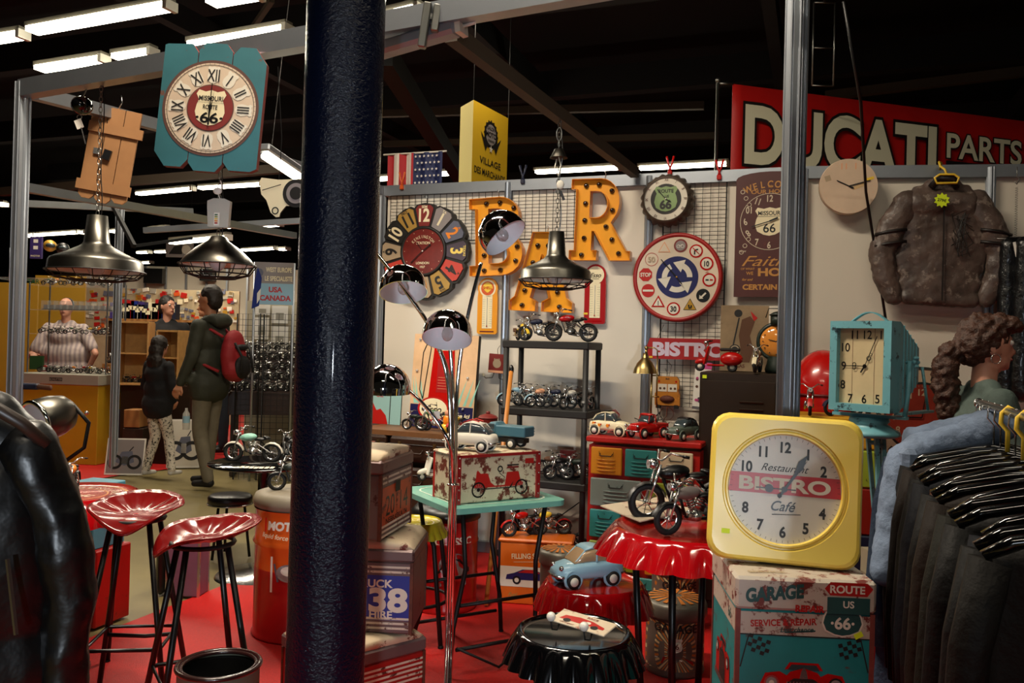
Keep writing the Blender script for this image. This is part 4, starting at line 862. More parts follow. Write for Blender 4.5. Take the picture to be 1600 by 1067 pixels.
def trunk(name,label,loc,rz,w_,d,h,body,lid,pad=None,art=None,lidart=None,topart=None,lidh=.09,cat='trunk',group=None,edge='rust',sideart=None):
    t=thing(name,label,cat,loc,rz,group); m=Mx(); hb=h-lidh; m.box((0,0,hb/2),(w_-.012,d-.012,hb),body,bev=.006); m.build('body',t)
    for x in (-1,1):
        for y in (-1,1): m=Mx(); m.box((x*(w_/2-.009),y*(d/2-.009),hb/2),(.012,.012,hb),edge); m.build('corner_trim',t)
    m=Mx(); m.box((0,0,hb+lidh/2),(w_,d,lidh),lid,bev=.008); m.build('lid',t)
    if pad: m=Mx(); loft(m,[(-w_/2+.004,h-.01,h+.004,d/2*.9),(-w_*.42,h-.01,h+.025,d/2*.97),(0,h-.01,h+.04,d/2*.98),(w_*.42,h-.01,h+.025,d/2*.97),(w_/2-.004,h-.01,h+.004,d/2*.9)],pad,24,.4); m.build('cushion',t)
    if art: m=Mx(Matrix.Translation((0,-d/2+.0055,0))); art(m,w_-.02,hb); m.build('front_print',t)
    if sideart: m=Mx(Matrix.Rotation(-PI/2,4,'Z')@Matrix.Translation((0,-w_/2+.0055,0))); sideart(m,d-.02,hb); m.build('side_print',t)
    if lidart: m=Mx(Matrix.Translation((0,-d/2-.0005,hb))); lidart(m,w_,lidh); m.build('lid_print',t)
    if topart: m=Mx(Matrix.Translation((0,0,h+(.04 if pad else .0015)))@Matrix.Rotation(-PI/2,4,'X')); topart(m); m.build('top_print',t)
    return t
def pendant(label,px,pytop,pybot,d,rad,top,kind=0,chain=True,grp=None):
    """top: world z where it hangs from"""
    p=at(px,pybot,d); z=p.z; t=thing('pendant_lamp',label,'pendant lamp',p,group=grp); hh=(pybot-pytop)/1300*d; r=rad
    if kind==0: pr=[(r*.20,hh),(r*.21,hh),(r*.27,hh*.52),(r*.30,hh*.48),(r*.36,hh*.44),(r*.62,hh*.33),(r*.93,hh*.22),(r*.97,hh*.17),(r*.985,.006),(r*1.0,0)]
    else: pr=[(r*.10,hh),(r*.22,hh*.95),(r*.3,hh*.8),(r*.6,hh*.55),(r*.86,hh*.25),(r*.99,.004),(r*1.0,0)]
    m=Mx(); m.lathe([(0,pr[0][1])]+pr,'pewter',48); m.lathe([(r*.985,0.001),(pr[-3][0]*.98,pr[-3][1]*.9),(r*.5,hh*.3),(0,hh*.36)],'shade_in',32); m.build('shade',t)
    m=Mx()
    dz=-.035 if kind==0 else -.045
    for q,f in ((1.03,0),(.86,dz*.8),(.5,dz*1.15)): m.torus((0,0,f),r*q,.003,'iron',36,5)
    for i in range(16): a=2*PI*i/16; m.tube([(r*1.03*cos(a),r*1.03*sin(a),0),(r*.86*cos(a),r*.86*sin(a),dz*.8),(r*.5*cos(a),r*.5*sin(a),dz*1.15),(0,0,dz*1.2)],.0022,'iron',4)
    m.build('cage',t); m=Mx(); m.sph((0,0,.02),(.035,.035,.045),'bulb',14); m.cyl((0,0,.05),(0,0,.1),.018,'white'); m.build('bulb',t)
    if chain:
        m=Mx(); L=top-z-hh; n=max(3,int(L/.022)); s_=L/n
        for i in range(n): m.torus((0,0,hh+s_*(i+.5)),.007,.0018,'steel',10,4,rot=(PI/2,0,PI/2*(i%2)),sc=(1,s_*.62/.007))
        m.tube([(.012+.006*sin(i*.8),.006*cos(i),hh+L*i/14) for i in range(15)],.0022,'blk',5); m.build('chain',t)
    return t
# ================================================================ FRONT RIGHT: garage trunk and yellow clock

def car_front(m,cx,cz,s,y=-.001,red='red'):
    P=lambda L:[(cx+s*a,cz+s*b) for a,b in L]
    m.poly(P([(-.36,.42),(-.27,.56),(.27,.56),(.36,.42)]),y,red); m.poly(P([(-.30,.42),(-.23,.52),(.23,.52),(.30,.42)]),y-.0006,'glassdark')
    for q in (-1,1):
        m.poly(P([(q*.3,.30),(q*.45,.38),(q*.72,.34),(q*.82,.12),(q*.82,-.5),(q*.3,-.5)]),y,red); m.circ(cx+q*s*.6,cz+s*.16,s*.14,y-.0012,'chrome_r',24); m.circ(cx+q*s*.6,cz+s*.16,s*.105,y-.0018,'lp_grey',24); m.circ(cx+q*s*.6,cz+s*.16,s*.05,y-.0024,'offwhite',16)
    m.poly(P([(-.42,-.5),(-.40,.2),(-.26,.38),(0,.46),(.26,.38),(.40,.2),(.42,-.5)]),y-.0006,red); m.poly(P([(-.36,-.4),(-.33,.16),(-.18,.26),(.18,.26),(.33,.16),(.36,-.4)]),y-.0012,'dark')
    for i in range(-5,6): m.rect(cx+s*i*.062,cz-s*.1,s*.022,s*.6,y-.0018,'silver')
    m.poly(P([(-.08,.26),(-.05,.40),(0,.48),(.05,.40),(.08,.26)]),y-.0018,'silver'); m.rect(cx,cz-s*.46,s*1.7,s*.14,y-.0024,'silver')
def flagc(m,x,z,q,s,y):
    for i in range(5):
        for j in range(4):
            if (i+j)%2==0: m.rect(x+q*i*s+j*.15*s*q,z-j*s+i*.35*s,s,s*.9,y,'dark',rot=q*.3)
    m.line((x+q*4.6*s,z+1.5*s),(x+q*6.4*s,z-6*s),s*.3,y,'dark')
def g_front(m,w_,h):
    m.rect(0,h*.90,w_,h*.17,-.0006,'tr_lid'); m.rect(0,h*.815,w_,.003,-.001,'dark'); m.text('SERVICE & REPAIR',-w_*.16,h*.915,.017,-.0014,'redpaint',rot=.07,bold=.03,w_=w_*.5); m.text('Last chance',-w_*.06,h*.865,.013,-.0014,'garage_g',rot=.05,shear=.4); m.line((-w_*.15,h*.84),(w_*.08,h*.86),.004,-.0014,'garage_g')
    car_front(m,.0,h*.40,.135,-.001); flagc(m,-w_*.27,h*.76,-1,.011,-.001); flagc(m,w_*.27,h*.76,1,.011,-.001)
    m.poly(shield(w_*.28,h*.955,.105,.09),-.0016,'offwhite'); m.poly(shield(w_*.28,h*.955,.096,.082),-.0022,'garage_g'); m.text('·66·',w_*.28,h*.93,.03,-.003,'offwhite',bold=.03); m.rect(w_*.40,h*.845,.022,.014,-.003,'ylw_neon',rot=.5)
def g_lid(m,w_,h):
    m.text('GARAGE',-w_*.22,h*.55,.034,-.0008,'garage_g',rot=.12,bold=.05,shear=.15,w_=w_*.42); m.text('REPAIR',w_*.03,h*.12,.017,-.0008,'redpaint',bold=.04)
    m.poly([(w_*.17,h*.95),(w_*.43,h*.95),(w_*.47,h*.78),(w_*.43,h*.55),(w_*.17,h*.55),(w_*.13,h*.75)],-.0006,'redpaint'); m.text('ROUTE',w_*.29,h*.75,.02,-.0012,'offwhite',bold=.03); m.rect(w_*.3,h*.25,w_*.3,h*.5,-.0006,'garage_g'); m.text('US',w_*.3,h*.3,.018,-.0012,'offwhite')
def g_top(m):
    car_front(m,0,.02,.11,-.001,'tr_rust'); m.text('SERVICE',-.09,-.13,.02,-.001,'lp_tan',rot=.1)
def g_side(m,w_,h): m.rect(0,h*.90,w_,h*.17,-.0006,'tr_lid'); car_front(m,0,h*.42,.12,-.001,'redpaint'); m.text('66',w_*.25,h*.9,.03,-.001,'garage_g')
TZ=.80; gl=at(1150,905,2.15); gl.z=0
g_rz=R(-4); gu=Vector((cos(g_rz),sin(g_rz),0)); gn=Vector((-sin(g_rz),cos(g_rz),0)); gc=gl+gu*.178+gn*.18
o=trunk('trunk','large square tin trunk, GARAGE lid over teal front with red vintage car',(gc.x,gc.y,.37),g_rz,.356,.36,.43,'tr_teal','tr_lid',None,g_front,g_lid,g_top,.085,edge='tr_rust',sideart=g_side)
t=thing('low_stand','plain dark wooden stand beneath the garage trunk','stand',(gc.x,gc.y,0),g_rz); m=Mx(); m.box((0,0,.355),(.34,.34,.03),'wood_dk'); m.build('top',t)
for x in (-1,1):
    for y in (-1,1): m=Mx(); m.box((x*.15,y*.15,.175),(.03,.03,.35),'wood_dk'); m.build('leg',t)
# yellow bistro clock

cc=gc+gn*-.07+gu*-.005; t=thing('square_wall_clock','big square yellow clock, Restaurant BISTRO Café, standing on the garage trunk','clock',(cc.x-.017,cc.y+.04,TZ+.205),rot=(R(-7),R(1.5),R(-13))); W=.40
m=Mx()
def ring2(A,B,ya,yb,k,m): n=len(A); m.add([(x,ya,z) for x,z in A]+[(x,yb,z) for x,z in B],[(i,(i+1)%n,n+(i+1)%n,n+i) for i in range(n)],k,True)
def rsq(w_,r,n=96):
    o=[]; h=w_/2
    for i in range(n):
        a=2*PI*i/n; c,s_=cos(a),sin(a); t_=h/max(abs(c),abs(s_)); x,z=abs(c*t_),abs(s_*t_); q=h-r
        if x>q and z>q:
            b=-(abs(c)+abs(s_))*q; cc_=2*q*q-r*r; t_=-b+math.sqrt(max(0,b*b-cc_)); x,z=abs(c)*t_,abs(s_)*t_
        o.append((math.copysign(x,c),math.copysign(z,s_)))
    return o
sq=[rsq(W*f,.05*f) for f in (.97,1.0,1.0,.97,.93)]; ys=(.03,.02,-.012,-.024,-.028)
for i in range(4): ring2(sq[i+1],sq[i],ys[i+1],ys[i],'yellow_p',m)
nn=len(sq[0]); cir=[]
for x,z in sq[4]: L=math.hypot(x,z); cir.append((x/L*.165,z/L*.165))
ring2(cir,sq[4],-.027,-.028,'yellow_p',m)
for (r0,y0),(r1,y1) in (((.165,-.027),(.162,-.020)),((.162,-.020),(.158,-.020)),((.158,-.020),(.154,-.026)),((.154,-.026),(.150,-.026)),((.150,-.026),(.147,-.012))):
    ring2([(x/.165*r1,z/.165*r1) for x,z in cir],[(x/.165*r0,z/.165*r0) for x,z in cir],y1,y0,'yellow_p',m)
m.poly(sq[0][::-1],.03,'dark'); m.build('case',t)
m=Mx(); r=.148; m.circ(0,0,r,-.012,'ck_face',64); zb=.012; hb=.027; a=[math.asin((zb+q*hb)/r) for q in (-1,1)]
m.poly([(r*cos(a[0]),zb-hb),(r*cos(a[1]),zb+hb),(-r*cos(a[1]),zb+hb),(-r*cos(a[0]),zb-hb)],-.0128,'ck_red'); m.text('BISTRO',0,zb,.036,-.0136,'offwhite',bold=.035,w_=.24)
m.text('Restaurant',.0,.058,.021,-.013,'dark',shear=.45,bold=.0,w_=.125); m.text('Café',0,-.045,.028,-.013,'blk',shear=.4,bold=.01,w_=.065); m.line((-.03,-.07),(.045,-.065),.002,-.013,'dark')
for i in range(12):
    if i in (9,3): continue
    a_=R(90-30*i); rr=.118 if i in (0,6,1,5,7,11) else .116; m.text(str(i or 12),rr*cos(a_)*1.0,rr*sin(a_)*.97,.029,-.013,'dark',bold=.035,sx=.85)
for i in range(60): a_=R(6*i); m.rect(.141*cos(a_),.141*sin(a_),.001,.007,-.013,'dark',a_-PI/2)
m.build('dial',t); m=Mx(); m.poly([(-.012,-.026),(.06,.085),(.025,.045),(-.016,-.02)],-.018,'blk'); m.poly([(.022,.038),(.034,.078),(.058,.098),(.046,.056)],-.0182,'blk'); m.line((-.075,.0),(.03,.0),.003,-.0175,'blk'); m.circ(-.04,0,.011,-.0176,'blk'); m.circ(-.012,-.018,.006,-.018,'blk'); m.circ(0,0,.008,-.0184,'blk'); m.build('hands',t)
m=Mx(); m.circ(0,0,.149,-.0215,'clockglass',64); m.build('glass',t); m=Mx(); m.rect(-.15,-.125,.022,.013,-.0287,'ylw_neon'); m.build('price_sticker',t)

# ================================================================ RED BOTTLE CAP TABLE
tp=gz(1078,822,.76); cap_seat('large red bottle cap table carrying a printed sheet and model motorcycles',(tp.x,tp.y,0),.285,.76,'red_gloss',4,'bottle_cap_table',cat='table',splay=.55,sk=.095,lr=.013,ring=False,kt='red_top',rz=.3)

def onz(px,py,z): p=gz(px,py,z); return (p.x,p.y,z)
m=Mx(); P=[Vector(onz(*q,.763)) for q in ((938,791),(1000,816),(1088,797),(1068,772))]; c0=sum(P,Vector())/4; P=[p-c0 for p in P]
m.add([p+Vector((0,0,h)) for h in (0,.004) for p in P],[(4,5,6,7),(0,1,5,4),(1,2,6,5),(2,3,7,6),(3,0,4,7)],'tin_paper'); t=thing('tin_plate','cream printed tin plate lying on the red bottle cap table','tin sign',c0); m.build('plate',t)

m=Mx(); ang=math.atan2((P[3]-P[0]).y,(P[3]-P[0]).x); m.T=Matrix.Rotation(ang,4,'Z')@Matrix.Rotation(-PI/2,4,'X')@Matrix.Translation((0,-.006,0)); m.text('OLD GARAGE RACING',-.0,.045,.026,0,'tr_rust',w_=.24,bold=.03); m.rect(.0,-.02,.17,.04,0,'lp_tan'); m.circ(-.05,-.035,.015,-.0005,'tr_rust'); m.circ(.05,-.035,.015,-.0005,'tr_rust'); m.build('print',t)
p=onz(1040,822,.76); moto('large model motorcycle with silver tank, standing in front on the red bottle cap table',(tp.x-.0,tp.y-.06,.749),R(205),.33,'lp_grey','blk','silver',0)
p=onz(1055,778,.76); moto('tall black model motorcycle with ape hanger bars standing at the back of the red table',(tp.x+.0,tp.y+.15,.749),R(193),.42,'blk','blk','silver',0)
# ================================================================ STOOLS IN FRONT
bp=gz(897,984,.45); cap_seat('black glossy bottle cap stool in front, with a coat hook plaque on it',(bp.x,bp.y,0),.2,.45,'blk_gloss',4,lr=.011,splay=.9)
t=thing('coat_hook_plaque','cream tin plaque with red racing car and two white porcelain knobs, on the black stool','coat hook',(bp.x+.03,bp.y+.0,.475),rot=(R(6),R(4),R(-32))); m=Mx(); m.box((0,0,0),(.2,.1,.006),'tin_paper',bev=.002); m.build('plate',t)
m=Mx(Matrix.Rotation(-PI/2,4,'X')@Matrix.Translation((0,-.0036,0))); m.poly([(-.08,-.02),(-.07,.01),(-.02,.02),(.03,.015),(.08,-.005),(.08,-.02)],0,'redpaint')
for x in (-.05,.05): m.circ(x,-.022,.013,-.0005,'dark',16)
m.text('RACE',.02,.032,.012,-.0005,'tr_rust'); m.text('Old Legend',-.04,-.04,.008,-.0005,'tr_rust',shear=.3); m.circ(.02,-.005,.01,-.001,'offwhite',12); m.build('print',t)
for x in (-.07,.05):
    m=Mx(); m.tube([(x,-.03,-.003),(x+.005,-.06,-.02),(x,-.085,-.01),(x-.005,-.085,.02)],.003,'iron',6); m.sph((x-.005,-.085,.032),.0155,'porc',14); m.build('hook',t)

rp_=gz(928,907,.45); cap_seat('red bottle cap stool carrying a pale blue model car',(rp_.x,rp_.y,0),.205,.45,'red_gloss',4,sk=.11,splay=.8,kt='red_top')
def fiat_x(t,T_):
    m=Mx(T_); m.poly([(-.22,.77),(.0,.77),(.0,.78),(-.22,.78)],0,'tanb'); m.build('roof_rack',t)
car('pale blue little model car with tan interior, parked on the red bottle cap stool',(rp_.x-.03,rp_.y-.0,.439),R(203),.285,'fiat','blue_l','blue_l',win='tanwin')

# garage bins

def bin_(label,loc,r,h,rz=0):
    t=thing('metal_bin',label,'bin',loc,rz,'grey tin garage bins'); m=Mx(); m.lathe([(0,0),(r*.97,0),(r,.01),(r*.97,.02),(r*.97,h-.04),(r,h-.03)],'bin_grey',48); m.build('body',t)
    m=Mx(); m.lathe([(r*1.03,h-.05),(r*1.05,h-.045),(r*1.05,h-.005),(r*.98,h+.012),(r*.6,h+.02),(0,h+.022)],'bin_grey',48); m.build('lid',t)
    m=Mx(); m.warp=lambda v:Vector(((r*.985-v.y)*sin(v.x/r),-(r*.985-v.y)*cos(v.x/r),v.z)); zc=h*.38
    for i in range(36):
        a0,a1=2*PI*i/36,2*PI*(i+.5)/36; f=lambda a,q:(max(-r*1.5,min(r*1.5,q*r*2.2*cos(a))),max(.03,min(h-.06,zc+q*h*1.2*sin(a))))
        m.poly([f(a0,.12),f(a0,.32),f((a0+a1)/2,.34),f(a1,.32),f(a1,.12)],0.0,'ray_o' if i%2 else 'ray_c')
        m.poly([f(a0,.32),f(a0,.6),f((a0+a1)/2,.62),f(a1,.6),f(a1,.32)],0.0,'ray_o' if i%2 else 'ray_c')
    m.text('GARAGE',0,h*.72,.035,-.002,'dark',w_=r*1.5,bold=.02); m.poly(shield(0,h*.48,.06,.06),-.002,'offwhite'); m.text('66',0,h*.47,.022,-.003,'red_dk'); m.poly([(-.06,h*.22),(-.05,h*.3),(0,h*.32),(.05,h*.29),(.08,h*.24),(.08,h*.2),(-.06,h*.2)],-.002,'redpaint'); m.rect(-.03,h*.27,.12,.006,-.003,'offwhite')
    m.build('print',t); m=Mx()
    for i in range(18):
        a0,a1=2*PI*i/18,2*PI*(i+.5)/18; m.add([(r*.2*cos(a0),r*.2*sin(a0),h+.0245),(r*.9*cos(a0),r*.9*sin(a0),h+.0185),(r*.9*cos(a1),r*.9*sin(a1),h+.0185),(r*.2*cos(a1),r*.2*sin(a1),h+.0245)],[(0,1,2,3)],'ray_o')
    m.build('lid_print',t); return t
b1=gz(1053,1048,0); bin_('small round grey tin bin with orange rays and GARAGE print, under the red table',(b1.x,b1.y,.012),.128,.29,R(-10))
b2=at(1056,900,4.1); bin_('second grey tin bin half hidden behind the first under the red table',(b2.x,b2.y,.012),.12,.33)
# round grey canister behind the fiat stool
c3=gz(893,942,0); bin_('squat grey tin bin with cream and orange lid, behind the red stool',(.262,4.04,.012),.1,.375,1.2)
# orange filling station box

def fs_art(m,w_,h):
    m.text('FILLING STATION',-w_*.02,h*.80,.028,-.001,'cream',rot=.06,w_=w_*.62); m.rect(0,h*.705,w_*.6,.002,-.001,'cream',rot=.06); m.rect(0,h*.45,w_,h*.33,-.0006,'offwhite')
    P=[(-.14,.13),(-.135,.155),(-.10,.165),(-.06,.185),(.0,.187),(.04,.168),(.10,.162),(.135,.15),(.14,.13)]; m.poly([(x*1.1,z+.0) for x,z in P],-.0012,'navycar'); m.poly([(-.09,.168),(-.05,.185),(.0,.186),(.03,.168)],-.0018,'redpaint')
    for x in (-.095,.10): m.circ(x,.128,.022,-.0018,'blk',20); m.circ(x,.128,.012,-.0024,'offwhite',16)
    m.text('Supermarket',w_*.18,h*.18,.022,-.001,'dark',shear=.4,rot=.08); m.text('Fuel',-w_*.3,h*.16,.02,-.001,'lp_must',shear=.4); m.line((.02,h*.62),(.09,h*.72),.004,-.0016,'redpaint')

ob=gz(838,950,0); OB=(ob.x,ob.y+.1,.012); trunk('storage_box','orange tin box printed FILLING STATION with a dark blue car, under the shelf',OB,R(-8),.40,.2,.345,'fs_or','fs_or',None,fs_art,None,None,.02,cat='box',edge='blk')
moto('red and black model motorcycle with tall bars on top of the orange box, left',(OB[0]-.07,OB[1],.353),R(200),.27,'red','redpaint','silver',0)
moto('yellow tanked model motorcycle on top of the orange box, in the middle',(OB[0]+.06,OB[1]+.05,.353),R(190),.26,'yellow','red','silver',0)
# red stool at far right
rs=gz(1352,962,.46); cap_seat('red bottle cap stool half hidden behind the garage trunk, beside the turquoise tripod',(rs.x,rs.y,0),.155,.46,'red_gloss',4,kt='red_top',splay=.8,sk=.12)
# ================================================================ TURQUOISE PROJECTOR CLOCK ON TRIPOD
hp=at(1350,572,3.2); t=thing('projector_clock','turquoise spotlight shaped clock with square wooden dial, on a tripod stand','clock',hp,rot=(0,0,R(-46)))
W=.235; Hh=.345; m=Mx(); fr=.028; dp=.085
for c_,d_ in (((0,0,Hh/2-fr/2),(W,dp,fr)),((0,0,-Hh/2+fr/2),(W,dp,fr)),((-W/2+fr/2,0,0),(fr,dp,Hh-2*fr)),((W/2-fr/2,0,0),(fr,dp,Hh-2*fr))): m.box(c_,d_,'turq2')
m.box((0,dp/2-.006,0),(W-.01,.006,Hh-.01),'turq2'); m.build('frame',t)
m=Mx(); A_=[(-W/2,dp/2,-Hh/2),(W/2,dp/2,-Hh/2),(W/2,dp/2,Hh/2),(-W/2,dp/2,Hh/2)]; B_=[(-W*.3,.36,-Hh*.18),(W*.3,.36,-Hh*.18),(W*.3,.36,Hh*.22),(-W*.3,.36,Hh*.22)]; m.add(A_+B_,[(4,5,6,7),(0,1,5,4),(1,2,6,5),(2,3,7,6),(3,0,4,7)],'turq2')
for i in range(1,6):
    f=i/6; e=[Vector(A_[j]).lerp(Vector(B_[j]),f) for j in range(4)]; m.tube(e,.005,'turq2',4,closed=True)
m.build('housing',t)

m=Mx(); iw=W-2*fr; ih=Hh-2*fr; y=-dp*.15; m.rect(0,0,iw,ih,y,'plankface')
for x in (-.22,.25): m.rect(x*iw,0,.0015,ih,y-.0006,'rust')
for ch,x,z in (('11',-.18,.42),('12',.1,.42),('1',.38,.42),('10',-.37,.25),('9',-.41,0),('8',-.42,-.25),('7',-.25,-.43),('6',.05,-.43),('5',.33,-.42)): m.text(ch,x*iw,z*ih,.034,y-.001,'blk',bold=.01,sx=.85)
m.build('dial',t); m=Mx(); y-=.006; m.line((0.01,0),(.055,.115),.003,y,'blk'); m.ring(.025,.03,.006,.009,y,'blk',16); m.ring(.032,.045,.004,.006,y,'blk',16); m.line((0.01,0),(-.07,.0),.003,y,'blk'); m.ring(-.03,.006,.005,.008,y,'blk',14); m.ring(-.03,-.006,.005,.008,y,'blk',14); m.line((.01,0),(-.005,-.025),.006,y,'blk'); m.circ(.01,0,.008,y,'blk'); m.build('hands',t)
m=Mx(); pts=[(-W*.25+W*.5*i/10,.03+.04*i/10,Hh/2+.035*sin(PI*i/10)) for i in range(11)]
m.add([(x,y_+q*.014,z) for x,y_,z in pts for q in (-1,1)],[(2*i,2*i+1,2*i+3,2*i+2) for i in range(10)],'turq2'); o=m.build('handle',t); so=o.modifiers.new('t','SOLIDIFY'); so.thickness=.004
m=Mx()
for q in (-1,1): m.tube([(q*(W/2+.015),.1,.02),(q*(W/2+.018),.08,-.1),(q*(W/2+.016),.06,-Hh/2-.02)],.009,'turq2',6)
m.box((0,.06,-Hh/2-.02),(W+.05,.03,.012),'turq2'); m.box((W*.5,.2,-Hh/2-.005),(.03,.33,.01),'turq2'); m.tube([(W*.5,.34,-Hh/2),(W*.42,.32,0)],.006,'turq2',6); m.build('yoke',t)
m=Mx(); m.cyl((W/2,.1,.02),(W/2+.04,.1,.02),.006,'turq2')
for i in range(6): a=PI*i/3; m.sph((W/2+.038,.1+.018*cos(a),.02+.018*sin(a)),.008,'turq2',8)
m.build('tilt_knob',t)
m=Mx(); zz=-Hh/2-.03; m.lathe([(0,zz+.005),(.07,zz+.005),(.075,zz-.01),(.065,zz-.02),(.085,zz-.035),(.112,zz-.05),(.115,zz-.062),(.10,zz-.07),(0,zz-.07)],'turq2',36,c=(0,.06,0)); m.build('swivel_head',t)
zl=zz-.07; zf=-hp.z
for (dx,dy) in ((.10,-.02),(-.16,-.13),(-.02,.22)):
    m=Mx()
    for q in (-1,1):
        o_=Vector((-dy,dx,0)).normalized()*.022*q; m.tube([Vector((dx*.45,.06+dy*.3,zl))+o_,Vector((dx*1.15,.06+dy*1.6,zf+.02))+o_*.8],.0105,'turq2',4)
    for f in (.03,.35,.97): a_=Vector((dx*.45,.06+dy*.3,zl)).lerp(Vector((dx*1.15,.06+dy*1.6,zf+.02)),f); o_=Vector((-dy,dx,0)).normalized()*.022; m.tube([a_-o_,a_+o_],.009,'turq2',4)
    m.build('leg',t)
# ================================================================ CHEST OF COLOURED DRAWERS
ch=at(1004,690,4.42); Z=.90; CH=Vector((ch.x,ch.y,0)); crz=R(-22); w_=.60; d_=.36; cu=Vector((cos(crz),sin(crz),0)); cn=Vector((-sin(crz),cos(crz),0)); CC=CH+cn*d_/2
t=thing('drawer_chest','red metal chest with louvred drawers in orange, teal, cream, grey and lime','chest of drawers',(CC.x,CC.y,.012),crz); m=Mx(); m.box((0,.01,.42),(w_,d_-.02,.84),'redpaint'); m.build('body',t); m=Mx(); m.box((0,0,Z-.027),(w_+.02,d_+.02,.03),'redpaint',bev=.006); m.build('top',t)

def drawer(x0,x1,z0,z1,k):
    m=Mx(); cx=(x0+x1)/2; cz=(z0+z1)/2; W_=x1-x0; H_=z1-z0; m.box((cx,-d_/2-.0,cz),(W_,.016,H_),k,bev=.005)
    for i in range(4): m.sph((cx,-d_/2-.008,z0+H_*(.16+.13*i)),(min(W_*.32,.07),.010,.0045),k,12)
    m.tube([(cx-.04,-d_/2-.01,z0+H_*.85),(cx-.04,-d_/2-.013,z0+H_*.70),(cx+.04,-d_/2-.013,z0+H_*.70),(cx+.04,-d_/2-.01,z0+H_*.85)],.0012,'iron',4)
    o=m.build('drawer',t); m=Mx(); m.tube([(cx-.035,-d_/2-.008,z0+H_*.78),(cx-.03,-d_/2-.022,z0+H_*.70),(cx+.03,-d_/2-.022,z0+H_*.70),(cx+.035,-d_/2-.008,z0+H_*.78)],.003,'iron',5); m.build('handle',o)
w3=(w_-.05)/3
for i,k in enumerate(('dr_or','dr_teal','dr_cream')): drawer(-w_/2+.02+i*(w3+.005),-w_/2+.02+i*(w3+.005)+w3-.012,.685,.832,k)
drawer(-w_/2+.02,-.0,.515,.665,'dr_gr'); drawer(.03,w_/2-.02,.515,.665,'lime')
for i,k in enumerate(('dr_teal','dr_cream','dr_or')): drawer(-w_/2+.02+i*(w3+.005),-w_/2+.02+i*(w3+.005)+w3-.012,.345,.495,k)
drawer(-w_/2+.02,-.0,.175,.325,'lime'); drawer(.03,w_/2-.02,.175,.325,'dr_or'); drawer(-w_/2+.02,w_/2-.02,.03,.155,'dr_teal')
def onchest(px,py,dz=0): p=gz(px,py,Z+dz); return (p.x,p.y,Z+dz)
T0=Z+.002
cp2=CC+cu*-.205+cn*-.07
def deux_x(t,T_):
    m=Mx(T_)
    for x,z in ((-.2,.25),(.02,.25),(-.35,.28)): m.circ(x,z-.02,.04,-.215,'orange',10); m.circ(x+.05,z,.02,-.217,'redpaint',8)
    m.build('flower_print',t); m=Mx(T_); m.box((-.12,0,.565),(.2,.2,.02),'dark'); m.build('roof_rack',t)
car('cream model car with painted flowers on the red drawer chest',(cp2.x,cp2.y,T0),R(-35),.235,'twocv','cream','cream',extra=deux_x,wheelm='offwhite')
# red tow truck
def tow(t,T_):
    m=Mx(T_); m.tube([(-.2,-.1,.34),(-.4,0,.56),(-.2,.1,.34)],.016,'dark',5); m.tube([(-.4,0,.56),(-.44,0,.4)],.008,'dark',4); m.build('crane',t); m=Mx(T_); m.box((-.28,0,.28),(.4,.42,.08),'redpaint',bev=.01); m.build('bed',t)
CARS['tow']=([(-.5,.14,.3,.18),(-.2,.12,.32,.2),(.0,.12,.46,.2),(.1,.12,.48,.17),(.35,.13,.45,.14),(.47,.15,.42,.12),(.5,.18,.36,.1)],[(-.06,.42,.62,.15),(-.02,.42,.68,.165),(.08,.42,.68,.165),(.16,.42,.48,.16)],[(-.08,.66,.72,.16),(.0,.68,.74,.17),(.09,.66,.72,.16)],(-.3,.33,.11))
cp2=CC+cu*.0+cn*-.07; car('red model tow truck in the middle of the red drawer chest',(cp2.x,cp2.y,T0),R(218),.24,'tow','red','red',name='toy_tow_truck',extra=tow)
cp2=CC+cu*.195+cn*-.07; car('grey green model car with open black roof on the right of the red drawer chest',(cp2.x,cp2.y,T0),R(225),.22,'twocv','green2cv','blk',wheelm='offwhite')

m=Mx(); p=CC+cu*-.24+cn*.11; t=thing('red_flower_ornament','small dark red geometric rose ornament behind the cream model car','ornament',(p.x,p.y,T0))
for i in range(5): m.torus((0,0,.09),.012+.006*i,.003,'lp_red',6,5,rot=(PI/2,i*.2,0))
m.cyl((0,0,0),(0,0,.06),.003,'iron'); m.disc(.02,0,'iron'); m.build('flower',t)
# desk lamp (brass)
p=CC+cu*-.03+cn*.14; t=thing('desk_lamp','brass adjustable desk lamp with bell shade on the red chest','desk lamp',(p.x,p.y,T0),R(-20))
m=Mx(); m.lathe([(.0,.012),(.02,.02),(.055,.012),(.06,0)],'brass',28); m.build('base',t)
m=Mx(); m.cyl((0,0,0),(0,0,.36),.006,'brass'); m.cyl((.03,0,.15),(.03,0,.44),.004,'brass'); m.tube([(.03,0,.44),(.027,0,.475),(.012,0,.487),(-.03,0,.487)],.004,'brass',8)
for z in (.21,.33): m.cyl((-.004,0,z),(.045,0,z),.004,'brass')
m.build('pole',t); m=Mx(); m.sph((-.035,0,.485),.012,'brass',12); m.cyl((-.035,0,.475),(-.035,0,.455),.008,'brass'); m.build('joint',t)
m=Mx(); m.lathe([(0,.458),(.014,.456),(.015,.435),(.022,.425),(.045,.40),(.062,.365),(.066,.345),(.068,.34)],'brass',32,c=(-.04,0,0)); m.lathe([(.064,.342),(.058,.365),(.02,.42)],'shade_in',24,c=(-.04,0,0)); m.build('shade',t)
m=Mx(); m.tube([(.03,.0,.2),(.04,.01,.12),(.025,.015,.05),(.05,.02,.1),(.09,.02,.06),(.04,.03,.02),(-.04,.03,.06),(-.1,.03,.08),(-.08,.02,.05),(.06,.03,.08),(.1,.03,.03)],.003,'blk',6); m.build('cord',t)
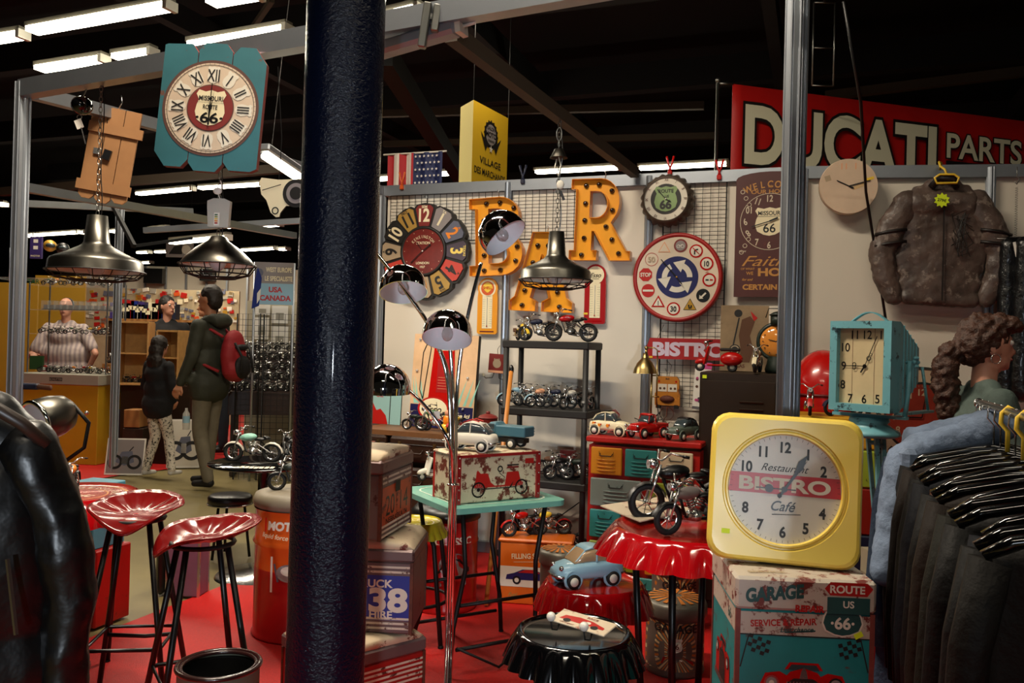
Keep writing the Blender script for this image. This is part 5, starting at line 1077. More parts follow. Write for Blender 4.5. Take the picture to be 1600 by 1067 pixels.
# ================================================================ BROWN LOCKER
lk=at(1163,585,4.35); t=thing('metal_locker','dark brown metal locker with louvred door under the brown canvas picture','locker',(lk.x+.06,lk.y+.2,.012),R(-20)); W=.44; D=.36; Hh=1.255
m=Mx(); m.box((0,0,Hh/2),(W,D,Hh),'lockm',bev=.006); m.build('body',t); m=Mx(); m.box((-.02,-D/2-.004,Hh/2),(W*.86,.012,Hh*.93),'lockm',bev=.003)
for i in range(4): m.box((.05,-D/2-.012,Hh*.88-i*.04),(.12,.012,.008),'lockm',rot=(.5,0,0))
o=m.build('door',t); m=Mx(); m.box((.12,-D/2-.016,Hh*.5),(.012,.012,.1),'steel',bev=.003); m.build('handle',o); m=Mx(); m.rect(-W*.44,Hh-.025,.022,.018,-D/2-.011,'ylw_neon'); m.build('price_sticker',t)
LK=Vector((lk.x+.06,lk.y+.2,Hh+.014)); lu=U; ln=N
p=LK-U*.14-N*.08; scooter('red model scooter on the brown locker, before the BISTRO sign',p,R(160),.26,'red','dark')
p=LK+U*.07-N*.09; moto('cream and black model motorcycle on the brown locker below the orange clock',p,R(245),.25,'cream','cream','silver',0)
p=LK+U*.0+N*.13; t=thing('canvas_picture','brown canvas print of an old fuel pump, standing on the locker','picture',p+Vector((-.02,-.0,0)),rot=(R(-4),0,R(-14)))
W=.26; Hh=.37; m=Mx(); m.box((0,0,Hh/2),(W,.05,Hh),'canv'); m.build('canvas',t); m=Mx(); m.T=Matrix.Translation((0,0,0)); y=-.026
m.poly([(-.02,.05),(.03,.05),(.05,.12),(.03,.20),(.055,.28),(.03,.31),(-.015,.29),(-.03,.2),(-.02,.13)],y,'brownfab'); m.circ(-.05,.12,.03,y-.0006,'dark',20); m.ring(-.05,.12,.018,.024,y-.001,'lp_tan',16); m.circ(-.035,.325,.022,y,'dark',16); m.poly([(.03,.34),(.07,.30),(.05,.28)],y,'redpaint'); m.line((-.03,.3),(-.06,.14),.008,y,'dark'); m.text('GAS',-.02,.03,.02,y,'rust'); m.build('print',t)
p=LK+U*.16+N*.02; t=thing('lantern_clock','dark green lantern with a round orange glass clock, standing on the locker','clock',p,R(-20)); m=Mx(); m.lathe([(0,0),(.055,0),(.06,.02),(.05,.05),(.045,.09)],'green_dk',24); m.torus((0,0,.17),.095,.012,'green_dk',32,8,rot=(PI/2,0,0)); m.cyl((0,0,.26),(0,0,.31),.035,'green_dk'); m.lathe([(.035,.31),(.045,.315),(.02,.33),(0,.335)],'green_dk',20); m.tube([(-.06,0,.30),(-.045,0,.35),(.045,0,.35),(.06,0,.30)],.003,'iron',6); m.build('body',t)
m=Mx(); m.sph((0,0,.17),(.09,.035,.09),'or_face',24); m.build('dial',t); m=Mx(); m.line((0,.17),(-.04,.18),.004,-.0375,'blk'); m.line((0,.17),(.02,.2),.004,-.0375,'blk')
for i in range(12): a=R(30*i); m.circ(.07*cos(a),.17+.07*sin(a),.004,-.026,'dark',6)
m.build('hands',t)
# ================================================================ BLACK SHELF
SB=gz(850,545,1.38); fl=at(783,600,5.0); fr_=at(918,600,4.78); su=(fr_-fl); su.z=0; SW=su.length; su.normalize(); sn=Vector((-su.y,su.x,0)); SD=.27; srz=math.atan2(su.y,su.x); SC0=(fl+fr_)/2+sn*SD/2
t=thing('shelf_unit','black plastic shelving unit with rows of toy motorcycles','shelf unit',(SC0.x,SC0.y,.012),srz); SZ=[.14,.575,.995,1.395]
for z in SZ: m=Mx(); m.box((0,0,z-.018),(SW,SD,.045),'blkplas',bev=.006); m.build('shelf',t)

for x in (-1,1):
    for y in (-1,1): m=Mx(); m.cyl((x*(SW/2-.02),y*(SD/2-.02),0),(x*(SW/2-.02),y*(SD/2-.02),SZ[-1]-.03),.017,'blkplas',n=10); m.build('post',t)
def shp(fx,fy,i): p=SC0+su*fx*SW/2+sn*fy*SD/2; return (p.x,p.y,SZ[i]+.018)
moto('yellow toy motorcycle at the left end of the top black shelf',shp(-.74,0,3),R(-70),.21,'yellow','yellow','gold',2)
moto('blue and chrome toy motorcycle with windscreen on the top black shelf',shp(-.3,-.1,3),R(165),.27,'navy','silver','silver',1)
moto('classic toy motorcycle with a red tank on the top black shelf',shp(.5,-.45,3),R(162),.32,'red_gloss','blk','dark',0)
c_=[('pale blue toy motorcycle, first from the left on the second shelf','blue_l','blue_l',-.85,20,1),('silver toy motorcycle, second from the left on the second shelf','silver','silver',-.5,150,1),('cream and orange toy motorcycle, third on the second shelf','peach','blue_l',-.18,200,1),('blue toy motorcycle, fourth on the second shelf','navy','navy',.2,160,0),('white tanked toy motorcycle, fifth on the second shelf','offwhite','blk',.55,215,0),('black toy motorcycle at the right end of the second shelf','blk','blk',.88,250,0)]
for l,k1,k2,x,a,st in c_: moto(l,shp(x,-.15,2),R(a),.23,k1,k2,'silver',st*0)
for l,k1,k2,x,a in (('brown saddled toy motorcycle at the centre of the third shelf','brownfab','dark',-.05,20),('dark toy motorcycle with large engine on the third shelf','blk','blk',.35,200),('black toy motorcycle with sidecar box at the right of the third shelf','green_dk','blk',.75,160)): moto(l,shp(x,-.1,1),R(a),.26,k1,k2,'silver',2)
for l,k1,x,a in (('dark toy motorcycle on the lowest black shelf, left','blk',-.3,200),('black toy motorcycle with high mirrors on the lowest black shelf, right','dark',.5,160)): moto(l,shp(x,-.1,0),R(a),.28,k1,'blk','silver',0)
t=thing('gift_box','small dark red box on the third black shelf behind the motorcycles','box',shp(.32,.6,1),srz); m=Mx(); m.box((0,0,.14),(.09,.05,.045),'lp_red'); m.box((0,0,.055),(.07,.05,.11),'dark'); m.build('carton',t)
m=Mx(); s0=Vector(shp(-.98,-1.25,1)); tag(Mx().tube([(0,0,0),(-.035,-.0,.66)],.0135,'handlewood',8).sph((-.035,0,.66),(.016,.016,.02),'blk',8).build('broom_handle',None,(s0.x-.0,s0.y-.35,.27)),'light wooden broom handle leaning at the left of the black shelf','broom handle') if 0 else None

a0=at(762,850,4.35); a1=at(799,578,4.7); o=Mx().tube([Vector((0,0,0)),a1-Vector((a0.x,a0.y,.02))],.0125,'handlewood',8); o.sph(a1-Vector((a0.x,a0.y,.02)),(.015,.015,.03),'blk',8); o=o.build('broom_handle',None,(a0.x,a0.y,.02)); tag(o,'light wooden broom handle leaning against the left side of the black shelf','broom handle')
# cable behind
m=Mx(); m.tube([onw(905,785,.03),onw(870,810,.03),onw(830,832,.03),onw(815,815,.03)],.004,'blk',6); tag(m.build('power_cable'),'thin black cable running down the wall behind the black shelf','cable')
# ================================================================ SIDEBOARD of suitcase drawers

sl=at(556,672,5.25); sr=at(706,680,4.98); bu=(sr-sl); bu.z=0; BW=bu.length; bu.normalize(); bn=Vector((-bu.y,bu.x,0)); BZ=.84; BD=.36; BC=(sl+sr)/2+bn*BD/2; brz=math.atan2(bu.y,bu.x)
t=thing('sideboard','dark brown sideboard whose drawers look like old suitcases, left of the wall','sideboard',(BC.x,BC.y,.012),brz); m=Mx(); m.box((0,0,BZ-.03),(BW+.02,BD+.02,.03),'sb_top'); m.build('top',t); m=Mx()
m.box((0,.02,BZ/2-.02),(BW,BD-.04,BZ-.06),'wood_dk'); m.build('body',t)
for r_ in range(4):
    for c,wd in ((-1,.36),(1,.62)):
        x=-BW/2+BW*.18 if c<0 else BW/2-BW*.32; ww=BW*wd-.02; z=BZ-.12-r_*.185; m=Mx(); m.box((x,-BD/2-.005,z),(ww,.05,.15),'case_br',bev=.015); m.tube([(x-ww/2,-BD/2-.032,z+.03),(x+ww/2,-BD/2-.032,z+.03)],.003,'dark',4)
        for q in (-.3,.3): m.box((x+q*ww,-BD/2-.033,z+.03),(.02,.01,.03),'brass')
        o=m.build('suitcase_drawer',t); m=Mx(); m.tube([(x-.04,-BD/2-.03,z+.0),(x-.035,-BD/2-.05,z-.02),(x+.035,-BD/2-.05,z-.02),(x+.04,-BD/2-.03,z)],.005,'case_br',6); m.build('handle',o)
def sbp(fx,fy): p=BC+bu*fx*BW/2+bn*fy*BD/2; return (p.x,p.y,BZ-.002)
moto('small black toy motorcycle with sidecar at the left on the dark sideboard',sbp(.12,-.45),R(165),.2,'green_dk','blk','silver',0); moto('green army toy motorcycle beside it on the dark sideboard',sbp(.5,-.45),R(165),.27,'green','green_dk','silver',3)
# esso picture

a=at(638,663,5.42); b=at(738,668,5.22); eu=b-a; eu.z=0; W=eu.length; eu.normalize(); Hh=.60; t=thing('tin_picture','tall tin picture of a red fuel pump with an Esso oval on the sideboard','picture',((a.x+b.x)/2,(a.y+b.y)/2,BZ),rot=(R(-4),R(0.8),math.atan2(eu.y,eu.x)))
m=Mx(); m.slab([(-W/2,0),(W/2,0),(W/2,Hh),(-W/2,Hh)],0,.035,'es_tan','dark'); m.build('panel',t); m=Mx(); y=-.001; m.rect(0,Hh*.12,W*.98,Hh*.24,y,'es_navy')
for q in (-.42,-.3,.25,.35,.44,-.38): m.poly([(q*W-.01,Hh*.25),(q*W+.01,Hh*.25),(q*W+(.06 if q>0 else -.03),Hh*.55)],y,'mint')
m.poly([(-W*.22,Hh*.26),(-W*.16,Hh*.97),(W*.14,Hh*.97),(W*.2,Hh*.26)],y-.001,'red'); m.rect(-.0,Hh*.88,W*.26,Hh*.1,y-.0016,'cream'); m.text('Esso',0,Hh*.88,.02,y-.002,'dark',bold=.03); m.rect(0,Hh*.56,W*.2,Hh*.36,y-.0016,'bist_red')
for i in range(5): m.line((-W*.08,Hh*(.42+.03*i)),(W*.08,Hh*(.42+.03*i)),.002,y-.002,'peach')
m.poly(circle(.078,28,-W*.12,Hh*.2,ex=1.5),y-.002,'redpaint'); m.poly(circle(.068,28,-W*.12,Hh*.2,ex=1.5),y-.0026,'cream'); m.text('Esso',-W*.12,Hh*.2,.05,y-.0034,'blk',shear=.35,bold=.01)
m.text('Station',-W*.2,Hh*.06,.035,y-.001,'redpaint',shear=.3); m.text('Service ici',W*.25,Hh*.15,.025,y-.001,'cream',shear=.2,bold=.03,w_=W*.4); m.text('1920',W*.28,Hh*.06,.028,y-.001,'redpaint',bold=.04); m.build('print',t)
m=Mx(); m.tube([(-W*.3,-.003,Hh*.3),(-W*.36,-.003,Hh*.4),(-W*.34,-.003,Hh*.8),(-W*.26,-.003,Hh*.95),(-W*.22,-.003,Hh*.85),(-W*.3,-.003,Hh*.3)],.003,'dark',6); m.build('hose_print',t)
for x,z in ((-.4,.94),(-.42,.6),(.38,.55),(.34,.22)): m=Mx(); m.sph((x*W,-.006,z*Hh),.009,'bulb',8); m.build('bulb',t)
a=at(597,676,5.5); t=thing('tin_picture','teal tin picture with a red figure, standing on the sideboard beside the fuel pump picture','picture',(a.x,a.y,BZ),rot=(R(-4),0,WA)); m=Mx(); m.slab([(-.13,0),(.13,0),(.13,.24),(-.13,.24)],0,.012,'sign_teal','dark'); m.build('panel',t); m=Mx(); m.poly([(-.13,0),(.04,0),(.02,.06),(-.02,.1),(-.05,.09),(-.08,.14),(-.13,.15)],-.001,'redpaint'); m.text('OIL',-.03,.19,.025,-.001,'redpaint'); m.line((.05,0),(.05,.2),.006,-.001,'dark'); m.build('print',t)
# pot
p=at(762,672,5.02); t=thing('lidded_pot','small brown lidded pot behind the model cars','pot',(p.x,p.y,.0))
t.location=(p.x,p.y,.865); m=Mx(); m.lathe([(0,0),(.05,0),(.06,.03),(.058,.07),(.062,.075)],'lp_red',28); m.build('body',t); m=Mx(); m.lathe([(.062,.077),(.05,.09),(.02,.1),(0,.102)],'lp_red',28); m.cyl((0,0,.1),(0,0,.115),.012,'lp_red'); m.build('lid',t)
t=thing('plant_stand','slim dark wooden stand under the brown pot','stand',(p.x,p.y,.012)); m=Mx(); m.box((0,0,.84),(.16,.16,.02),'wood_dk'); m.build('top',t)
for x in (-1,1):
    for y in (-1,1): m=Mx(); m.box((x*.065,y*.065,.415),(.02,.02,.83),'wood_dk'); m.build('leg',t)
# ================================================================ TURQUOISE TABLE WITH TIN TRUNK

TT=Vector((-.12,3.70,0)); tr=R(30); t=thing('folding_table','square turquoise metal folding table with a red painted trunk on it','table',TT,tr); m=Mx(); sq_=rrect(.56,.56,.05,6); m.T=Matrix.Rotation(PI/2,4,'X')
m.slab([(x,z) for x,z in sq_],.72,.697,'tab_mint')
m.T=Matrix(); m.v=[Vector((v.x,v.y,abs(v.z))) for v in m.v]; m.build('table_top',t)
m=Mx(Matrix.Translation((0,0,.7215))@Matrix.Rotation(-PI/2,4,'X')); o_=rrect(.46,.46,.09,6); i_=rrect(.445,.445,.085,6); n=len(o_); m.add([(x,0,z) for x,z in o_]+[(x,0,z) for x,z in i_],[(i,(i+1)%n,n+(i+1)%n,n+i) for i in range(n)],'tab_line'); m.build('border_line',t)
for x in (-1,1):
    for y in (-1,1):
        m=Mx(); m.tube([(x*.2,y*.22,.695),(x*.17,y*.2,.45),(x*.2,y*.16,.2),(x*.235,y*.2,.012)],.0105,'iron',8); m.sph((x*.235,y*.2,.014),.013,'iron',8); m.build('leg',t)
m=Mx()
for y in (-.19,.19): m.tube([(-.185,y,.3),(.185,y,.3)],.008,'iron',6); m.tube([(-.2,y,.12),(.2,y,.12)],.008,'iron',6)
m.tube([(-.2,-.2,.13),(0,-.2,.02),(.2,-.2,.13)],.006,'iron',6); m.build('stretcher',t)
def car_art(m,w_,h):
    y=-.0012; z=h*.16; m.poly([(-.115,h*.45),(-.11,h*.66),(-.105,h*.7),(-.09,h*.62),(-.055,h*.62),(-.04,h*.42),(-.02,h*.34),(.03,h*.34),(.04,h*.62),(.10,h*.62),(.11,h*.42),(.125,h*.36),(.12,h*.30),(-.12,h*.32)],y,'redpaint')
    for x in (-.10,.115): m.ring(x,z+.022,.026,.033,y-.001,'blk',24); m.ring(x,z+.022,.0,.008,y-.001,'blk',12); [m.line((x,z+.022),(x+.027*cos(R(30*i)),z+.022+.027*sin(R(30*i))),.0012,y-.0008,'lp_grey') for i in range(12)]
    m.rect(0,h*.28,.17,.004,y-.001,'dark'); m.rect(.07,h*.72,.06,.008,y,'lp_red'); m.rect(.07,h*.77,.06,.006,y,'dark'); m.ring(.005,h*.7,.008,.014,y-.001,'dark',14); m.line((.0,h*.62),(.03,h*.5),.003,y-.001,'dark'); m.poly([(.035,h*.18),(.075,h*.42),(.065,h*.3)],y-.001,'dark')
    m.rect(.155,h*.84,.045,.022,y,'redpaint'); m.line((.135,h*.3),(.145,h*.4),.004,y-.001,'dark')
tf=Vector((-.21,3.41,0)); e1=Vector((cos(R(33)),sin(R(33)),0)); e2=Vector((-sin(R(33)),cos(R(33)),0)); tc=tf+e1*.205+e2*.11
t=trunk('trunk','cream rusty tin trunk with a red veteran car, red edges, on the turquoise table',(tc.x,tc.y,.722),R(33),.41,.22,.205,'rustcream','rustcream',None,car_art,None,None,.012,edge='redpaint')

m=Mx()
for x in (-.198,.198):
    m.box((x,-.112,.1),(.018,.006,.2),'rededge')
    for z in (.02,.06,.11,.15,.19): m.sph((x,-.116,z),.0035,'silver',6)
m.box((0,-.112,.196),(.41,.006,.012),'rededge'); m.build('edging',t)
def on(c,e1,e2,a,b,z): p=c+e1*a+e2*b; return (p.x,p.y,z)
def rally(t,T_): m=Mx(T_); m.rect(.02,.25,.1,.08,-.245,'redpaint'); m.text('245',.02,.25,.045,-.246,'offwhite'); m.build('race_number',t); m=Mx(T_); m.tube([(-.2,-.1,.55),(-.05,-.1,.59),(.06,-.1,.55)],.012,'redpaint',5); m.tube([(-.2,.1,.55),(-.05,.1,.59),(.06,.1,.55)],.012,'redpaint',5); m.build('roof_rack',t)
car('white rally model car with red roof rack on the painted trunk',on(tc,e1,e2,-.085,-.01,.93),R(160),.225,'fiat','offwhite','offwhite',extra=rally)
t=thing('toy_pickup','teal blue three wheeled toy pickup with flat bed on the painted trunk','toy truck',on(tc,e1,e2,.115,.02,.93),R(150))
m=Mx(); m.box((-.04,0,.075),(.15,.09,.045),'pick',bev=.004)
for i in range(3): m.box((-.04,-.046,.062+.012*i),(.15,.003,.004),'pick')
m.build('cargo_bed',t); m=Mx(); m.sph((.065,0,.06),(.045,.045,.05),'pick',14); m.box((.05,0,.08),(.05,.085,.06),'pick',bev=.012); m.build('cab',t); m=Mx(); m.box((.06,0,.09),(.045,.087,.025),'glassdark',bev=.004); m.build('windows',t); m=Mx(); m.box((0,0,.035),(.2,.05,.02),'dark'); m.build('chassis',t)
for x,y in ((-.05,-.045),(-.05,.045),(.085,0)): m=Mx(); m.lathe([(0,-.009),(.022,-.009),(.022,.009),(0,.009)],'tyre',16,c=(x,y,.022),rot=(PI/2,0,0)); m.lathe([(0,-.010),(.013,-.010),(.013,.010),(0,.010)],'offwhite',12,c=(x,y,.022),rot=(PI/2,0,0)); m.build('wheel',t)
p=gz(676,752,.722); scooter('white and orange toy scooter at the left corner of the turquoise table',(p.x+.02,p.y+.03,.722),R(205),.22,'offwhite','orange')
t=thing('toy_rider','small yellow capped toy scooter rider behind the chrome lamp pole, on the sideboard','toy figure',sbp(.8,-.6)); m=Mx(); m.sph((0,0,.03),(.05,.025,.03),'yellow',10); m.sph((-.0,0,.075),(.03,.022,.04),'orange',10); m.build('body',t); m=Mx(); m.sph((0,0,.12),.02,'skin',10); m.build('head',t)
p=at(737,668,4.75); moto('red and yellow toy motorcycle on the sideboard right of the chrome lamp pole',sbp(.93,-.3),R(230),.2,'yellow','redpaint','silver',0)
# ================================================================ ARC LAMP
PB=at(708,760,3.1); t=thing('arc_floor_lamp','chrome floor lamp with curved arms and four dome heads in front of the wall','floor lamp',(PB.x,PB.y,.012)); o0=Vector((PB.x,PB.y,.012)); L_=lambda px,py,d=3.1: at(px,py,d)-o0
m=Mx(); m.lathe([(0,0),(.15,0),(.15,.02),(.05,.028),(.03,.03),(0,.03)],'chrome',48); m.build('base',t)
def spline(P,n=8):
    P=[P[0]]+P+[P[-1]]; o=[]
    for i in range(1,len(P)-2):
        a,b,c,d=P[i-1:i+3]
        for j in range(n): f=j/n; o.append(.5*((2*b)+(c-a)*f+(2*a-5*b+4*c-d)*f*f+(3*b-a-3*c+d)*f**3))
    return o+[P[-2]]
arms=[((.009,0),[(713,640),(719,560),(734,480),(752,410)],3.08),((-.009,0),[(703,640),(694,570),(668,505),(650,478),(612,425),(576,382),(545,352)],3.12),((0,.009),[(709,640),(706,580),(703,540)],3.14),((0,-.009),[(704,700),(686,664),(660,630),(631,603)],3.04),((-.004,.006),[(705,640),(699,580),(676,520),(655,485),(640,462)],3.16)]
for (dx,dy),pp,d in arms:
    m=Mx(); b=Vector((dx,dy,.03)); c=L_(708,755)+Vector((dx,dy,0)); m.tube([b,c]+spline([c]+[L_(x,y,d) for x,y in pp],8)[1:],.0072,'chrome',10); m.build('arm',t)
m=Mx(); m.torus((L_(708,757).x,L_(708,757).y,L_(708,757).z),.019,.005,'chrome',24,8); m.build('ring_clamp',t)
def head(px,py,d,up,r=.09):
    p=L_(px,py,d); M=Matrix.Translation(Vector((0,0,0)))@axis_m(p,up); m=Mx(M); pr=[(r*sin(PI/2*i/10),r*cos(PI/2*i/10)) for i in range(11)]+[(r*1.0,-.02)]
    m.lathe(pr,'chrome',48); m.lathe([(r*1.0,-.02),(r*.985,-.02)],'chrome',48); m.lathe([(r*.985,-.02),(r*.975,0)]+[(r*.975*sin(PI/2*i/8),r*.975*cos(PI/2*i/8)) for i in range(7,-1,-1)],'lampwhite',40); o=m.build('lamp_head',t)
    m=Mx(M); m.cyl((0,0,r*.95),(0,0,.02),.016,'white'); o=m.build('socket',o); m=Mx(M); m.sph((0,0,-.0),(.021,.021,.028),'bulb',14); m.build('bulb',o.parent)
head(785,366,3.08,(-.62,.30,.72)); head(630,450,3.14,(-.12,.42,.9)); head(699,522,3.0,(.02,.46,.88)); head(604,606,3.04,(.0,-.05,1),.088); head(540,345,3.14,(.1,.1,1))
m=Mx(); m.tube([L_(682,628),L_(683,640)],.001,'dark',4); p=L_(683,648); m.box((p.x,p.y-.01,p.z),(.022,.001,.028),'white'); o=m.build('price_tag',t); o['label']='small white price tag'
# ================================================================ PENDANT LAMPS
def beam_z(px,py,d): return at(px,py,d).z
def ondb(px): return min((abs((DB0.lerp(DB1,i/400)-CAM).dot(_r)/(DB0.lerp(DB1,i/400)-CAM).dot(_f)*F+800-px),i) for i in range(401))[1]/400
DD=(DB0.lerp(DB1,ondb(870))-CAM).dot(_f)
pendant('bell shaped pewter pendant lamp with wire cage, hanging on a chain before the letter A',868,362,438,DD,.185*DD/4.28,DB0.lerp(DB1,ondb(870)).z-.02) 
pendant('large dark pewter pendant lamp with wire cage at the left of the stand',150,337,424,onbeam(150).dot(_f)-CAM.dot(_f),.19,2.46)
pendant('flat dish shaped pewter pendant lamp with wire cage, second from the left post',340,368,414,onbeam(340).dot(_f)-CAM.dot(_f),.142,2.46,1)
# bell and keys on centre chain
p=at(873,243,DD-.02); t=thing('hanging_bell','small dark metal bell with shells and tags on the chain above the centre pendant','bell',p); m=Mx(); m.lathe([(0,.035),(.02,.03),(.035,.0),(.042,-.012)],'pewter',24); m.build('bell',t); m=Mx(); m.torus((0,0,.1),.012,.002,'steel',16,5,rot=(PI/2,0,0),sc=(1,2.6)); m.tube([(0,0,.07),(0,0,.03)],.003,'steel',6); m.build('carabiner',t); m=Mx(); m.tube([(-.01,-.01,-.02),(-.02,-.02,-.07),(0,-.02,-.1),(.01,-.02,-.05),(-.0,-.01,-.01)],.003,'offwhite',6); m.sph((.01,-.02,-.14),(.018,.006,.022),'offwhite',10); m.box((.02,-.02,-.19),(.012,.006,.045),'dark',rot=(0,-.4,0)); m.build('tag_string',t)
# energy label tag
p=at(343,333,3.2); t=thing('plastic_tag','clear plastic box tag with a small energy label over the dish lamp','tag',p); m=Mx(); m.slab([(-.04,-.055),(.038,-.055),(.042,.02),(.044,.045),(.02,.055),(-.02,.055),(-.044,.045),(-.044,.02)],-.012,.012,'clearpl'); m.build('box',t); m=Mx(); m.rect(-.006,-.025,.022,.05,-.0125,'white')
for i,k in enumerate(('green','lime','yellow','orange','red')): m.rect(-.008,-.008-.008*i,.012,.005,-.0131,k)
m.build('energy_label',t); m=Mx(); m.tube([(0,0,.055),(-.01,0,.08),(.01,0,.1),(0,0,.125)],.002,'white',5); m.sph((-.01,0,.085),(.018,.005,.014),'white',8); m.build('string',t)
# black hook set near the left post
p=at(128,165,3.6); t=thing('hanging_bell','small black bell shaped lamp cap hanging by the left post with a white tag','lamp cap',p); m=Mx(); m.sph((0,0,0),(.045,.045,.04),'blk_gloss',16,rot=(0,.3,0)); m.build('cap',t); m=Mx(); m.box((.0,-.02,-.085),(.03,.003,.04),'white',rot=(0,-.4,0)); m.torus((-.01,0,-.05),.01,.002,'steel',12,5,rot=(PI/2,0,0)); m.tube([(.01,-.02,-.1),(.03,-.02,-.17)],.003,'dark',5); m.tube([(0,0,.03),(.03,0,.1)],.003,'steel',5); m.build('tag',t)
# ================================================================ TURQUOISE ROUTE 66 CLOCK ON THE FRONT BEAM

P=at(331,169,3.12); t=thing('plank_clock','turquoise plank clock with Roman numerals and a MISSOURI ROUTE 66 shield','clock',P,rot=(R(-3),R(3.2),R(-2))); s_=3.12/1300; W=164*s_; Hh=203*s_
m=Mx()
for i,x in enumerate((-1,0,1)):
    w3=W/3-.003; cx=x*W/3; z1=Hh/2-(.0 if x==0 else .008); z0=-Hh/2+(.0 if x==0 else .01); c_=.03
    pts=[(cx-w3/2,z0+c_),(cx-w3/2+c_*.8,z0),(cx+w3/2-c_*.8,z0),(cx+w3/2,z0+c_),(cx+w3/2,z1-c_),(cx+w3/2-c_*.8,z1),(cx-w3/2+c_*.8,z1),(cx-w3/2,z1-c_)]
    if x==-1: pts[0]=(cx-w3/2,z0+c_*1.8); pts[1]=(cx-w3/2+c_*1.4,z0); pts[7]=(cx-w3/2,z1-.01); pts[6]=(cx-w3/2+.01,z1-.005)
    if x==1: pts[4]=(cx+w3/2,z1-c_*2); pts[5]=(cx+w3/2-c_*1.5,z1); pts[3]=(cx+w3/2,z0+.012)
    m.slab(pts,-.012,.014,'cl_teal','cl_edge')
m.build('boards',t)
for z in (-.3,.3): m=Mx(); m.box((0,.02,z*Hh),(W*.96,.018,.05),'wood_l'); m.build('batten',t)
r=76*s_; m=Mx(); y=-.0128; m.circ(0,-.004,r,y,'cl_ring',64); m.circ(0,-.004,r*.94,y-.0007,'cl_cream',64); m.ring(0,-.004,r*.895,r*.905,y-.0014,'dark',64)
for i in range(60): a=R(6*i); m.rect(r*.92*cos(a),-.004+r*.92*sin(a),.001,r*.04,y-.0014,'dark',a-PI/2)
for i in range(12):
    a=R(90-30*i); cx,cz=r*.69*cos(a),-.004+r*.69*sin(a); q=Matrix.Rotation(a-PI/2,2); sh=[Vector(v) for v in shield(0,0,r*.25,r*.36)]; m.poly([(cx+(q@v).x,cz+(q@v).y) for v in sh],y-.0014,'offwhite'); m.text(ROM[i],cx,cz,r*.26,y-.0021,'dark',rot=a-PI/2,bold=.01,sx=.62)
m.circ(0,-.004,r*.49,y-.0014,'cl_ring',48); m.circ(0,-.004,r*.47,y-.002,'lp_red',48); m.poly(shield(0,-.004,r*.62,r*.74),y-.0027,'cream'); m.text('MISSOURI',0,-.004+r*.2,r*.1,y-.0034,'dark',w_=r*.5); m.rect(0,-.004+r*.11,r*.56,.001,y-.0034,'dark'); m.text('ROUTE',0,-.004+r*.02,r*.09,y-.0034,'dark',w_=r*.3); m.text('·66·',0,-.004-r*.2,r*.22,y-.0034,'blk',w_=r*.56)
m.build('dial',t); m=Mx(); m.poly([(.0,-.05),(.006,.0),(.012,.08),(.006,.02),(-.004,-.01)],-.019,'blk'); m.line((0,-.004),(.0,.09),.003,-.0195,'blk'); m.line((0,.0),(0,-.07),.006,-.019,'blk'); m.circ(0,-.0,.007,-.02,'blk'); m.circ(0,.03,.006,-.02,'blk'); m.build('hands',t)
m=Mx(); m.tube([(-W*.16,.02,Hh*.46),(-W*.16,.035,Hh*.52),(-W*.14,.03,Hh*.47)],.003,'steel',6); m.build('hook',t)
# wooden clock back hanging from the left depth beam
P=at(172,244,4.18); t=thing('clock_back','bare plywood back of a plank clock with a black mechanism box, seen from behind','clock back',P,rot=(0,R(8),R(12))); s_=4.18/1300; m=Mx(); W=72*s_;Hh=150*s_
for i in range(3): x=(i-1)*W/3; z0=-Hh/2+(.012 if i!=1 else 0); m.slab([(x-W/6+.002,z0+.02),(x-W/6+.02,z0),(x+W/6-.02,z0),(x+W/6-.002,z0+.02),(x+W/6-.002,Hh/2),(x-W/6+.002,Hh/2)],-.008,.008,'ply')
m.build('boards',t); m=Mx(); m.box((.01,-.014,Hh*.27),(W*1.1,.014,.05),'ply'); m.build('batten',t); m=Mx(); m.box((-.0,-.014,-Hh*.34),(W*1.1,.014,.05),'ply'); m.build('batten',t); m=Mx(); m.box((-.01,-.018,.0),(.035,.018,.05),'blk',rot=(0,.15,0)); m.box((-.06,-.015,.01),(.03,.01,.03),'silver'); m.build('mechanism',t)
m=Mx(); m.tube([(0,0,Hh/2),(.01,0,Hh/2+.04),(-.0,0,Hh/2+.07)],.003,'chrome_r',6); m.build('hook',t)
# scooter shaped tin sign beside column
P=at(437,303,3.0); t=thing('cutout_sign','cream cut out tin sign showing a headlamp, half hidden by the dark column','sign',P,rot=(0,R(-5),R(-10))); s_=3.0/1300; m=Mx(); m.slab([(x*s_,z*s_) for x,z in [(-32,22),(-28,28),(0,22),(30,20),(60,20),(60,-25),(10,-20),(0,-30),(-2,-36),(-8,-36),(-16,-28),(-22,-8),(-30,2)]],-.004,.004,'cream','dark'); m.build('plate',t)
m=Mx(); m.circ(28*s_,-2*s_,22*s_,-.005,'dark',32); m.circ(28*s_,-2*s_,16*s_,-.006,'lp_grey',32); m.circ(28*s_,-2*s_,10*s_,-.007,'dark',24); m.ring(-8*s_,-26*s_,4*s_,6*s_,-.005,'dark',16); m.line((-28*s_,8*s_),(4*s_,14*s_),.003,-.005,'dark'); m.build('print',t); m=Mx(); m.tube([(0,0,.05),(.02,.0,.2),(.02,0,.46)],.0015,'iron',5); m.build('wire',t)
# ================================================================ TRUNK STOOL STACK behind the column

